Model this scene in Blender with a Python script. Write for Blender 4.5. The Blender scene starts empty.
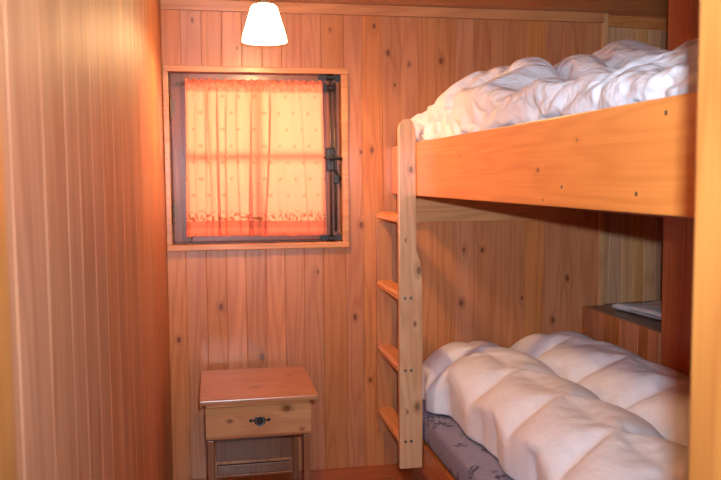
import bpy, bmesh, math, random
from mathutils import Vector, Matrix, noise as mnoise
PI = math.pi
scene = bpy.context.scene
COL = scene.collection
rng = random.Random(7)

# ------------------------------------------------------------------ helpers
def link(o):
    COL.objects.link(o); return o

def thing(name, label, cat, loc=(0, 0, 0), group=None):
    o = link(bpy.data.objects.new(name, None)); o.location = loc; o.empty_display_size = .05
    o['label'] = label; o['category'] = cat
    if group: o['group'] = group
    return o

def worldpos(o):
    p = Vector((0, 0, 0))
    while o is not None:
        p += o.location; o = o.parent
    return p

def obj(name, bm, mats, parent=None, smooth=False, base=None, label=None):
    """link bm (world coordinates) as ONE mesh object, under parent or with its origin at base"""
    org = Vector(base) if base is not None else (worldpos(parent) if parent is not None else Vector((0, 0, 0)))
    bmesh.ops.translate(bm, verts=bm.verts, vec=-org)
    me = bpy.data.meshes.new(name)
    bm.to_mesh(me); bm.free()
    for m in (mats if isinstance(mats, (list, tuple)) else [mats]): me.materials.append(m)
    if smooth:
        me.polygons.foreach_set('use_smooth', [True] * len(me.polygons))
    o = link(bpy.data.objects.new(name, me))
    if parent is not None:
        o.parent = parent; o.location = org - worldpos(parent)
    else:
        o.location = org
    if label: o['label'] = label
    return o

def tag(o, label, cat, group=None):
    o['label'] = label; o['category'] = cat
    if group: o['group'] = group
    return o

def struct(o):
    o['kind'] = 'structure'; return o

def brd(bm):
    return bm.faces.layers.float.get('brd') or bm.faces.layers.float.new('brd')

def setbrd(bm, faces, v=None):
    l = brd(bm); v = rng.random() if v is None else v
    for f in faces: f[l] = v

def box(bm, x0, x1, y0, y1, z0, z1, bev=0.0, seg=2, b=None):
    l = brd(bm)
    m = Matrix.Translation(((x0 + x1) / 2, (y0 + y1) / 2, (z0 + z1) / 2)) @ Matrix.Diagonal((abs(x1 - x0), abs(y1 - y0), abs(z1 - z0), 1))
    n0 = set(bm.faces)
    r = bmesh.ops.create_cube(bm, size=1, matrix=m)
    if bev > 0:
        es = list({e for v in r['verts'] for e in v.link_edges})
        bmesh.ops.bevel(bm, geom=es, offset=bev, segments=seg, profile=.6, affect='EDGES')
    fs = [f for f in bm.faces if f not in n0]
    setbrd(bm, fs, b)
    return fs

def prism(bm, pts, a0, a1, axis, bev=0.0, b=None):
    """pts: outline in the plane perpendicular to axis. axis y -> pts (x,z); x -> (y,z); z -> (x,y)"""
    brd(bm); n0 = set(bm.faces)
    def P(p, a):
        return (p[0], a, p[1]) if axis == 'y' else (a, p[0], p[1]) if axis == 'x' else (p[0], p[1], a)
    A = [bm.verts.new(P(p, a0)) for p in pts]; B = [bm.verts.new(P(p, a1)) for p in pts]
    n = len(pts)
    fa = bm.faces.new(A); fb = bm.faces.new(B[::-1])
    for i in range(n): bm.faces.new((A[i], B[i], B[(i + 1) % n], A[(i + 1) % n]))
    fs = [f for f in bm.faces if f not in n0]
    bmesh.ops.recalc_face_normals(bm, faces=fs)
    if bev > 0:
        es = list({e for f in (fa, fb) for e in f.edges})
        bmesh.ops.bevel(bm, geom=es, offset=bev, segments=2, profile=.6, affect='EDGES')
        fs = [f for f in bm.faces if f not in n0]
    setbrd(bm, fs, b)
    return fs

def tube(bm, pts, r, n=10, cap=True):
    brd(bm); n0 = set(bm.faces)
    pts = [Vector(p) for p in pts]; rings = []
    up = None
    for i, p in enumerate(pts):
        t = (pts[min(i + 1, len(pts) - 1)] - pts[max(i - 1, 0)]).normalized()
        if up is None:
            up = t.orthogonal().normalized()
        up = (up - t * up.dot(t)).normalized(); sd = t.cross(up)
        rr = r[i] if isinstance(r, (list, tuple)) else r
        rings.append([bm.verts.new(p + up * (math.cos(2 * PI * k / n) * rr) + sd * (math.sin(2 * PI * k / n) * rr)) for k in range(n)])
    for a, b in zip(rings, rings[1:]):
        for k in range(n): bm.faces.new((a[k], a[(k + 1) % n], b[(k + 1) % n], b[k]))
    if cap:
        bm.faces.new(rings[0][::-1]); bm.faces.new(rings[-1])
    fs = [f for f in bm.faces if f not in n0]
    bmesh.ops.recalc_face_normals(bm, faces=fs); setbrd(bm, fs, .5)
    return fs

def lathe(bm, prof, c, n=40, axis='z', closed=False):
    """prof: (radius, height) list revolved about the axis through c"""
    brd(bm); n0 = set(bm.faces); rings = []
    for r, h in prof:
        ring = []
        for k in range(n):
            a = 2 * PI * k / n; u, v = r * math.cos(a), r * math.sin(a)
            p = (c[0] + u, c[1] + v, c[2] + h) if axis == 'z' else (c[0] + u, c[1] + h, c[2] + v)
            ring.append(bm.verts.new(p))
        rings.append(ring)
    prs = list(zip(rings, rings[1:])) + ([(rings[-1], rings[0])] if closed else [])
    for a, b in prs:
        for k in range(n): bm.faces.new((a[k], a[(k + 1) % n], b[(k + 1) % n], b[k]))
    if not closed:
        if prof[0][0] > 1e-5: bm.faces.new(rings[0][::-1])
        if prof[-1][0] > 1e-5: bm.faces.new(rings[-1])
    bmesh.ops.remove_doubles(bm, verts=[v for r in rings for v in r], dist=1e-6)
    fs = [f for f in bm.faces if f not in n0]
    bmesh.ops.recalc_face_normals(bm, faces=fs); setbrd(bm, fs, .5)
    return fs

NB = bmesh.new

# ------------------------------------------------------------------ node helpers / materials
class NT:
    def __init__(s, name):
        s.m = bpy.data.materials.new(name); s.m.use_nodes = True
        s.t = s.m.node_tree; s.t.nodes.clear()
        s.out = s.n('ShaderNodeOutputMaterial')
    def n(s, typ, **kw):
        x = s.t.nodes.new(typ)
        for k, v in kw.items(): setattr(x, k, v)
        return x
    def put(s, sock, v):
        if hasattr(v, 'is_output'): s.t.links.new(v, sock)
        else: sock.default_value = v
    def math(s, op, a, b=None, c=None, clamp=False):
        x = s.n('ShaderNodeMath', operation=op, use_clamp=clamp); s.put(x.inputs[0], a)
        if b is not None: s.put(x.inputs[1], b)
        if c is not None: s.put(x.inputs[2], c)
        return x.outputs[0]
    def vmath(s, op, a, b=None, out=0):
        x = s.n('ShaderNodeVectorMath', operation=op); s.put(x.inputs[0], a)
        if b is not None: s.put(x.inputs[1], b)
        return x.outputs['Value'] if op in ('DISTANCE', 'LENGTH', 'DOT_PRODUCT') else x.outputs[0]
    def noise(s, vec, scale, detail=3, rough=.5, dist=0):
        x = s.n('ShaderNodeTexNoise'); s.put(x.inputs['Vector'], vec)
        x.inputs['Scale'].default_value = scale; x.inputs['Detail'].default_value = detail
        x.inputs['Roughness'].default_value = rough; x.inputs['Distortion'].default_value = dist
        return x.outputs['Fac']
    def mix(s, fac, a, b, mode='MIX'):
        x = s.n('ShaderNodeMix', data_type='RGBA', blend_type=mode)
        s.put(x.inputs[0], fac); s.put(x.inputs[6], a); s.put(x.inputs[7], b)
        return x.outputs[2]
    def ramp(s, v, lo, hi, a=0., b=1.):
        x = s.n('ShaderNodeMapRange'); s.put(x.inputs[0], v)
        x.inputs[1].default_value = lo; x.inputs[2].default_value = hi; x.inputs[3].default_value = a; x.inputs[4].default_value = b
        return x.outputs[0]
    def attr(s, name):
        x = s.n('ShaderNodeAttribute', attribute_name=name); return x.outputs['Fac']
    def comb(s, x, y, z):
        c = s.n('ShaderNodeCombineXYZ'); s.put(c.inputs[0], x); s.put(c.inputs[1], y); s.put(c.inputs[2], z); return c.outputs[0]

def rgb(c): return (c[0], c[1], c[2], 1.0)
def s2l(r, g, b):
    return tuple(((v / 255) / 12.92 if v / 255 <= .04045 else ((v / 255 + .055) / 1.055) ** 2.4) for v in (r, g, b))

def wood(name, light, dark, axis='z', knots=(), vor=0.0, var=.25, gloss=.35, coat=.25, contrast=1.0, knotplane='xz', org=(0, 0, 0)):
    """varnished pine. grain along axis (object space); knots: (u, v, r) in the given plane (object space)"""
    t = NT(name)
    P = t.n('ShaderNodeTexCoord').outputs['Object']
    sp = t.n('ShaderNodeSeparateXYZ'); t.put(sp.inputs[0], P)
    X, Y, Z = sp.outputs
    G = {'z': (X, Y, Z), 'x': (Z, Y, X), 'y': (X, Z, Y)}[axis]
    b = t.attr('brd')
    off = t.comb(t.math('MULTIPLY', b, 37.), t.math('MULTIPLY', b, 11.), t.math('MULTIPLY', b, 91.))
    g = t.comb(*G)
    gs = t.vmath('ADD', g, off)
    # knot field
    km = None; kd = None
    if knots:
        ia, ib = {'xz': (0, 2), 'yz': (1, 2), 'xy': (0, 1)}[knotplane]
        S = [X, Y, Z]; ga = {'x': 0, 'y': 1, 'z': 2}[axis]
        u, v = S[ia], S[ib]
        if ga == ia: u = t.math('MULTIPLY', u, .62)
        if ga == ib: v = t.math('MULTIPLY', v, .62)
        flat = t.comb(u, v, 0.)
        for (ku, kv, kr) in knots:
            kr *= .78; ku -= org[ia]; kv -= org[ib]
            if ga == ia: ku *= .62
            if ga == ib: kv *= .62
            d = t.math('DIVIDE', t.vmath('DISTANCE', flat, (ku, kv, 0)), kr)
            kd = d if kd is None else t.math('MINIMUM', kd, d)
    if vor > 0:
        vv = t.vmath('MULTIPLY', gs, (7., 7., 2.6))
        vn = t.n('ShaderNodeTexVoronoi'); t.put(vn.inputs['Vector'], vv); vn.inputs['Scale'].default_value = 1.
        sc = t.n('ShaderNodeSeparateColor'); t.put(sc.inputs[0], vn.outputs['Color'])
        rad = t.math('MULTIPLY', t.math('SUBTRACT', sc.outputs[0], 1 - vor, clamp=True), .10 / max(vor, .05))
        d = t.math('DIVIDE', vn.outputs['Distance'], t.math('ADD', rad, .004))
        kd = d if kd is None else t.math('MINIMUM', kd, d)
    # grain: contour lines of a stretched noise field + fine fibre
    vec = t.vmath('MULTIPLY', gs, (10., 10., .75))
    field = t.noise(vec, 1.0, 1.5, .45)
    if kd is not None:
        warp = t.math('DIVIDE', 1.6, t.math('ADD', t.math('MULTIPLY', kd, kd), 3.0))
        field = t.math('ADD', field, t.math('MULTIPLY', warp, .22))
    ring = t.math('SINE', t.math('MULTIPLY', field, 62.))
    ring = t.math('POWER', t.math('ADD', t.math('MULTIPLY', ring, .5), .5), 1.8)
    fib = t.noise(t.vmath('MULTIPLY', gs, (170., 170., 3.5)), 1.0, 2, .6)
    blot = t.noise(t.vmath('MULTIPLY', gs, (9., 9., 2.2)), 1.0, 2, .55)
    f = t.math('ADD', t.math('MULTIPLY', ring, .42 * contrast), t.math('MULTIPLY', t.ramp(fib, .35, .7), .28 * contrast))
    f = t.math('ADD', f, t.math('MULTIPLY', t.ramp(blot, .4, .72), .30 * contrast), clamp=True)
    col = t.mix(f, rgb(light), rgb(dark))
    # board-to-board value and hue
    bv = t.math('ADD', t.math('MULTIPLY', b, 2 * var), 1 - var)
    bh = t.math('FRACT', t.math('MULTIPLY', b, 7.31))
    hs = t.n('ShaderNodeHueSaturation'); t.put(hs.inputs['Color'], col)
    t.put(hs.inputs['Value'], bv); t.put(hs.inputs['Saturation'], t.ramp(bh, 0, 1, 1 - var * .55, 1 + var * .25))
    t.put(hs.inputs['Hue'], t.ramp(bh, 0, 1, .5 - .004 * var * 4, .5 + .004 * var * 4))
    col = hs.outputs[0]
    if kd is not None:
        halo = t.ramp(kd, 2.6, .9)
        col = t.mix(t.math('MULTIPLY', halo, .35), col, rgb([c * .5 for c in dark]))
        core = t.ramp(kd, 1.15, .75)
        col = t.mix(t.math('MULTIPLY', core, .7), col, rgb((dark[0] * .22, dark[1] * .17, dark[2] * .15)))
    p = t.n('ShaderNodeBsdfPrincipled')
    t.put(p.inputs['Base Color'], col)
    t.put(p.inputs['Roughness'], t.ramp(fib, .2, .8, gloss - .05, gloss + .1))
    p.inputs['Coat Weight'].default_value = coat; p.inputs['Coat Roughness'].default_value = .22
    bp = t.n('ShaderNodeBump'); bp.inputs['Strength'].default_value = .12; bp.inputs['Distance'].default_value = .002
    t.put(bp.inputs['Height'], t.math('ADD', fib, t.math('MULTIPLY', ring, .4))); t.put(p.inputs['Normal'], bp.outputs[0])
    t.put(t.out.inputs[0], p.outputs[0])
    return t.m

def plain(name, col, rough=.5, metal=0., bump=0., bscale=60.):
    t = NT(name); p = t.n('ShaderNodeBsdfPrincipled')
    P = t.n('ShaderNodeTexCoord').outputs['Object']
    nz = t.noise(P, bscale, 3)
    t.put(p.inputs['Base Color'], t.mix(t.ramp(nz, .3, .7), rgb([c * .8 for c in col]), rgb([min(1, c * 1.15) for c in col])))
    p.inputs['Roughness'].default_value = rough; p.inputs['Metallic'].default_value = metal
    if bump:
        bp = t.n('ShaderNodeBump'); bp.inputs['Strength'].default_value = bump; bp.inputs['Distance'].default_value = .002
        t.put(bp.inputs['Height'], nz); t.put(p.inputs['Normal'], bp.outputs[0])
    t.put(t.out.inputs[0], p.outputs[0])
    return t.m

# pine tones (linear)
PL, PD = s2l(204, 132, 82), s2l(172, 96, 52)
KN_BACK = [(.301, 1.788, .006), (.124, 1.895, .007), (.685, 1.871, .005), (.872, 1.892, .009), (.859, 1.374, .010), (.812, 1.366, .007),
           (.809, 1.056, .010), (.213, .725, .011), (.379, .505, .013), (.78, .66, .010), (.04, .594, .010), (.844, .381, .009),
           (1.022, 1.737, .006), (1.164, 1.753, .012), (1.268, .937, .008), (1.351, .935, .010), (1.255, .703, .012), (1.539, .715, .008),
           (1.607, 1.557, .008), (1.754, .798, .011), (1.688, .609, .011), (.961, 1.648, .007), (.931, 1.782, .010), (.43, .30, .009), (.62, .86, .006)]
W_BACK = wood('pine boards back', PL, PD, 'z', KN_BACK, 0, var=.11, contrast=.95)
W_LEFT = wood('pine boards left', s2l(196, 134, 94), s2l(164, 100, 64), 'z', (), .16, var=.10, gloss=.50, coat=.0, contrast=1.15)
W_ALC = wood('pine boards recess', s2l(214, 160, 110), s2l(184, 122, 76), 'z', (), .3, var=.2)
W_PANEL = wood('pine panel red', s2l(196, 112, 58), s2l(160, 78, 36), 'z', (), .15, var=.12)
W_LEDGE = wood('pine ledge boards', s2l(200, 128, 76), s2l(164, 92, 50), 'z', (), .12, var=.16)
W_CEIL = wood('ceiling planks', s2l(214, 146, 92), s2l(180, 110, 62), 'x', (), .2, var=.2)
W_TRIM = wood('pine trim', s2l(216, 146, 88), s2l(184, 108, 58), 'x', (), .12, var=.08)
W_TRIMZ = wood('pine trim upright', s2l(222, 166, 112), s2l(190, 126, 76), 'z', (), .12, var=.1)
W_JAMB = wood('pale door jamb pine', s2l(182, 118, 56), s2l(156, 90, 38), 'z', (), .1, var=.06)
W_FLOOR = wood('floor boards', s2l(176, 90, 42), s2l(138, 62, 26), 'x', (), .15, var=.14, gloss=.28, coat=.4)
W_RAIL = wood('orange bunk pine', s2l(232, 146, 74), s2l(206, 116, 52), 'y', [(1.55, 1.33, .004), (1.75, 1.27, .007), (2.35, 1.32, .004), (1.72, 1.20, .003)], 0, var=.06, contrast=.8, knotplane='yz', org=(1.39, 2.2, 0))
W_BUNK = wood('bunk under boards', s2l(196, 120, 66), s2l(160, 86, 42), 'x', (), .15, var=.14)
W_BUNKY = wood('bunk side boards', s2l(178, 104, 54), s2l(146, 76, 34), 'y', (), .12, var=.1)
W_LEDGER = wood('bunk ledger pine', s2l(210, 150, 96), s2l(178, 116, 68), 'x', (), .1, var=.1)
W_LAD = wood('pale ladder pine', s2l(222, 172, 132), s2l(192, 138, 96), 'z', [(.921, 1.285, .010), (.951, .905, .012), (.905, .36, .005), (.944, .378, .012), (.935, .70, .008), (.90, 1.02, .004)], 0, var=.05, org=(.91, 3.07, .135))
W_LADW = wood('ladder wall plank pine', s2l(200, 130, 80), s2l(170, 98, 54), 'z', (), .12, var=.05)
W_RUNG = wood('ladder rung pine', s2l(228, 150, 84), s2l(204, 122, 60), 'y', (), .12, var=.12)
W_NST = wood('nightstand top pine', s2l(190, 128, 82), s2l(164, 100, 60), 'x', [(.33, 2.93, .010), (.15, 2.86, .006), (.47, 3.08, .006)], 0, var=.06, knotplane='xy', org=(.337, 3.0, 0))
W_NSD = wood('nightstand drawer pine', s2l(206, 146, 96), s2l(176, 112, 66), 'x', [(.436, .428, .011), (.232, .396, .007), (.49, .35, .005)], 0, var=.05, contrast=1.1, org=(.337, 3.0, 0))
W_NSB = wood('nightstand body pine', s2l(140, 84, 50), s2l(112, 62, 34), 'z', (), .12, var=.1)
W_SASH = wood('window sash pine', s2l(136, 76, 42), s2l(104, 54, 27), 'z', (), .12, var=.14, coat=0)
W_SASHX = wood('window sash rail pine', s2l(130, 74, 40), s2l(100, 52, 26), 'x', (), .12, var=.14)
M_IRON = plain('black iron', (.035, .030, .028), .42, .5, .3, 120)
M_RUST = plain('browned iron bar', (.13, .075, .05), .4, .45, .2, 90)
M_SCREW = plain('steel screw', (.20, .18, .16), .35, .9)

# ------------------------------------------------------------------ boarded surfaces
def edges_from(start, end, w, jit=.006):
    e = [start]
    while e[-1] + w * 1.4 < end: e.append(e[-1] + w + rng.uniform(-jit, jit))
    e.append(end); return e

def boards(bm, edges, z0, z1, P, back, face=0.0, g=.0022, c=.002, holes=()):
    """P(u, depth, z) -> point; depth grows into the wall; V-grooved boards with edges along u.
    holes: (u0,u1,za,zb) rectangles aligned with board edges or splitting boards"""
    l = brd(bm)
    cuts = sorted(set(list(edges) + [h for H in holes for h in H[:2]]))
    for a, b in zip(edges, edges[1:]):
        v = rng.random()
        sub = [x for x in cuts if a - 1e-6 <= x <= b + 1e-6]
        for s0, s1 in zip(sub, sub[1:]):
            if s1 - s0 < 1e-5: continue
            zr = [(z0, z1)]
            for (h0, h1, ha, hb) in holes:
                if s0 >= h0 - 1e-6 and s1 <= h1 + 1e-6:
                    zr = [q for (p0, p1) in zr for q in ((p0, min(p1, ha)), (max(p0, hb), p1)) if q[1] > q[0] + 1e-6]
            prof = []
            if abs(s0 - a) < 1e-6: prof += [(s0, face + g), (s0 + c, face)]
            else: prof += [(s0, face)]
            if abs(s1 - b) < 1e-6: prof += [(s1 - c, face), (s1, face + g)]
            else: prof += [(s1, face)]
            for (q0, q1) in zr:
                lo = [bm.verts.new(P(u, d, q0)) for u, d in prof]; hi = [bm.verts.new(P(u, d, q1)) for u, d in prof]
                lb = [bm.verts.new(P(u, back, q0)) for u in (s0, s1)]; hb_ = [bm.verts.new(P(u, back, q1)) for u in (s0, s1)]
                fs = []
                for i in range(len(prof) - 1): fs.append(bm.faces.new((lo[i], lo[i + 1], hi[i + 1], hi[i])))
                fs.append(bm.faces.new((lb[1], lb[0], hb_[0], hb_[1])))
                fs.append(bm.faces.new((lo[0], hi[0], hb_[0], lb[0]))); fs.append(bm.faces.new((lo[-1], lb[1], hb_[1], hi[-1])))
                fs.append(bm.faces.new(lo[::-1] + lb)); fs.append(bm.faces.new(hi + hb_[::-1]))
                for f in fs: f[l] = v
    bmesh.ops.recalc_face_normals(bm, faces=bm.faces[:])

HC = 1.975            # ceiling height
YB = 3.30             # back wall
YF = 0.70             # door wall, inner face
XR = 1.83             # bunk side wall
# ---- back wall with the window opening
WX0, WX1, WZ0, WZ1 = .016, .736, .985, 1.694
bm = NB()
e = [0, .075] + edges_from(.158, .75, .0825, .004)[0:] 
e = sorted(set(e)); e = [x for x in e if x < .742] + [.742]
e += [.82, .905] + edges_from(.985, 1.92, .0835, .004)
boards(bm, e, 0, HC, lambda u, d, z: (u, YB + d, z), .09, holes=[(WX0, WX1, WZ0, WZ1)])
struct(obj('wall_back', bm, W_BACK))
# ---- left wall
bm = NB()
boards(bm, edges_from(YF, YB + .09, .125, .045), 0, HC, lambda u, d, z: (-d, u, z), .09, g=.0022, c=.0016)
struct(obj('wall_left', bm, W_LEFT))
# ---- recess behind the bunk: rear, far side and near return
bm = NB()
a8 = math.radians(7.5)
boards(bm, edges_from(0, .52, .066, .006), 0, HC, lambda u, d, z: (1.92 + u * math.cos(a8) - d * math.sin(a8), YB + .035 + u * math.sin(a8) + d * math.cos(a8), z), .06)
struct(obj('wall_recess', bm, W_ALC))
bm = NB()
boards(bm, edges_from(2.58, 3.42, .085), 0, HC, lambda u, d, z: (2.42 + d, u, z), .08)
struct(obj('wall_recess_side', bm, W_ALC))
# ---- panelled wall along the inner side of the bunk, ending at the recess
bm = NB()
boards(bm, edges_from(YF, 2.66, .115), 0, HC, lambda u, d, z: (XR + d, u, z), .06)
box(bm, XR + .001, 2.42, 2.63, 2.66, 0, HC, 0)
struct(obj('wall_right', bm, W_PANEL))
# ---- door wall
JX0, JX1 = .020, .653
bm = NB()
boards(bm, edges_from(JX1 + .05, 1.95, .1), 0, HC, lambda u, d, z: (u, YF - d, z), .07)
boards(bm, [JX0 - .06, JX1 + .05], 1.90, HC, lambda u, d, z: (u, YF - d, z), .07)
boards(bm, edges_from(-.75, JX0 - .06, .1), 0, HC, lambda u, d, z: (u, YF - .001 - d, z), .07)
struct(obj('wall_front', bm, W_LEFT))
bm = NB()
box(bm, JX0 - .06, JX0, .60, YF, 0, 1.90, .004)
box(bm, JX1, JX1 + .05, .60, YF, 0, 1.90, .004)
box(bm, JX0 - .06, JX1 + .05, .60, YF, 1.86, 1.90, .004)
struct(obj('door_1', bm, W_JAMB))
# ---- floor, ceiling
bm = NB()
for i in range(30):
    y0 = -.5 + i * .14
    box(bm, -.75, 2.5, y0, y0 + .1385, -.03, 0, .002, 1)
struct(obj('floor', bm, W_FLOOR))
bm = NB()
for i in range(34):
    y0 = -.5 + i * .12
    box(bm, -.75, 2.5, y0, y0 + .119, HC, HC + .03, .003, 1)
struct(obj('ceiling', bm, W_CEIL))
# ---- trims
bm = NB(); box(bm, 0, 1.905, YB - .020, YB + .001, 1.932, HC, .004)
struct(obj('trim_1', bm, W_TRIM))
bm = NB(); prism(bm, [(1.935, YB + .020), (2.42, YB + .084), (2.42, YB + .106), (1.935, YB + .042)], 1.925, HC, 'z', .002)
struct(obj('trim_2', bm, W_TRIM))
bm = NB(); box(bm, 1.905, 1.932, YB - .008, YB + .04, .66, HC, .003)
struct(obj('trim_3', bm, W_TRIMZ))
# built-in hall behind the photographer
bm = NB()
boards(bm, edges_from(-.75, 2.5, .1), 0, HC, lambda u, d, z: (u, -.42 - d, z), .06)
struct(obj('wall_hall', bm, W_LEFT))

# ------------------------------------------------------------------ window
def tex_glass():
    t = NT('window glass'); tr = t.n('ShaderNodeBsdfTransparent'); gl = t.n('ShaderNodeBsdfGlossy')
    gl.inputs['Roughness'].default_value = .02
    m = t.n('ShaderNodeMixShader'); m.inputs[0].default_value = .08
    t.put(m.inputs[1], tr.outputs[0]); t.put(m.inputs[2], gl.outputs[0]); t.put(t.out.inputs[0], m.outputs[0]); return t.m
win = link(bpy.data.objects.new('window_1', None)); win.location = (.376, YB, .98); win.empty_display_size = .05; struct(win)
# casing on the wall face
bm = NB()
box(bm, .002, .024, YB - .014, YB + .09, WZ0 - .004, WZ1, .003)
box(bm, .728, .756, YB - .014, YB + .09, WZ0 - .004, WZ1, .003)
box(bm, .002, .760, YB - .018, YB + .09, WZ1 - .006, WZ1 + .018, .003)
box(bm, .002, .756, YB - .020, YB + .09, WZ0 - .022, WZ0 + .003, .004)
obj('casing', bm, W_TRIM, win)
# sash, set back in the opening
SX0, SX1, SZ0, SZ1 = .028, .726, .994, 1.690
ys0, ys1 = YB + .022, YB + .058
bm = NB()
box(bm, SX0, SX0 + .074, ys0, ys1, SZ0, SZ1, .005)
box(bm, SX1 - .090, SX1, ys0, ys1, SZ0, SZ1, .005)
sash = obj('sash', bm, W_SASH, win)
bm = NB()
box(bm, SX0 + .072, SX1 - .08, ys0 + .001, ys1 - .001, SZ0, SZ0 + .05, .005)
box(bm, SX0 + .072, SX1 - .08, ys0 + .001, ys1 - .001, SZ1 - .055, SZ1, .005)
obj('sash_rail', bm, W_SASHX, win)
bm = NB(); box(bm, SX0 + .072, SX1 - .08, ys0 + .006, ys1 - .006, 1.335, 1.365, .004)
obj('glazing_bar', bm, W_SASHX, win)
bm = NB(); box(bm, .362, .392, ys0 + .005, ys1 - .007, SZ0 + .05, SZ1 - .055, .004)
obj('glazing_bar', bm, W_SASH, win)
for (x0, x1) in ((SX0 + .072, .364), (.39, SX1 - .08)):
    for (z0, z1) in ((SZ0 + .048, 1.337), (1.363, SZ1 - .053)):
        bm = NB(); box(bm, x0, x1, YB + .040, YB + .043, z0, z1)
        obj('pane', bm, tex_glass(), win)
bm = NB(); box(bm, .026, .728, ys1, ys1 + .03, WZ0 - .01, SZ0 + .02, .003); box(bm, .018, SX0 + .02, ys1, ys1 + .03, SZ0, SZ1 + .01, .003)
box(bm, SX1 - .02, .734, ys1, ys1 + .03, SZ0, SZ1 + .01, .003); box(bm, .026, .728, ys1, ys1 + .03, SZ1 - .02, WZ1 + .004, .003)
obj('window_frame', bm, W_SASH, win)
for z in (1.545, 1.125):
    bm = NB(); tube(bm, [(.030, YB + .014, z - .045), (.030, YB + .014, z + .045)], .004, 10)
    lathe(bm, [(.0, -.052), (.0055, -.048), (.0055, -.04), (.004, -.037), (.004, .037), (.0055, .04), (.0055, .048), (0, .054)], (.030, YB + .014, z), 12)
    box(bm, .031, .046, YB + .016, YB + .0225, z - .03, z + .03, .001)
    obj('hinge', bm, M_RUST, win)
# old espagnolette bolt up the right of the sash
bx = .682
bm = NB()
tube(bm, [(bx, YB + .006, .988), (bx, YB + .006, 1.692)], .0060, 10)
tube(bm, [(bx + .021, YB + .012, 1.03), (bx + .021, YB + .012, 1.655)], .0055, 8)
bolt = obj('espagnolette_bolt', bm, M_RUST, win, True)
def plate(cx, cz, w, h, n=3):
    bm = NB(); y0, y1 = YB + .012, YB + .021
    pts = [(cx - w * .5, cz - h * .16), (cx - w * .36, cz - h * .5), (cx - w * .2, cz - h * .22), (cx, cz - h * .5), (cx + w * .2, cz - h * .22), (cx + w * .36, cz - h * .5), (cx + w * .5, cz - h * .16),
           (cx + w * .5, cz + h * .2), (cx + w * .36, cz + h * .5), (cx + w * .2, cz + h * .25), (cx, cz + h * .5), (cx - w * .2, cz + h * .25), (cx - w * .36, cz + h * .5), (cx - w * .5, cz + h * .2)]
    prism(bm, pts, y0, y1, 'y', .001)
    tube(bm, [(cx - .014, YB + .000, cz), (cx + .014, YB + .000, cz)], .012, 12)
    return bm
obj('bolt_keeper', plate(bx, 1.676, .098, .036), M_IRON, win)
obj('bolt_keeper', plate(bx, 1.002, .094, .036), M_IRON, win)
bm = plate(bx, 1.632, .055, .05); obj('bolt_guide', bm, M_IRON, win)
bm = NB(); box(bm, bx - .018, bx + .018, YB - .006, YB + .018, 1.285, 1.385, .008, 3)
lathe(bm, [(.0, .0), (.013, .004), (.013, .02), (.009, .028)], (bx, YB - .028, 1.338), 14, 'y')
obj('bolt_case', bm, M_IRON, win)
bm = NB(); tube(bm, [(bx - .032, YB - .020, 1.343), (bx - .024, YB - .024, 1.342), (bx, YB - .026, 1.340), (bx + .03, YB - .026, 1.337), (bx + .044, YB - .022, 1.336)], [.004, .006, .0075, .006, .0065], 10)
obj('bolt_handle', bm, M_IRON, win, True)
bm = NB(); box(bm, bx + .012, bx + .036, YB - .002, YB + .014, 1.232, 1.272, .005); tube(bm, [(bx + .02, YB + .006, 1.29), (bx + .034, YB + .004, 1.262), (bx + .05, YB + .006, 1.25)], .007, 8)
obj('bolt_guide', bm, M_IRON, win)

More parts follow.
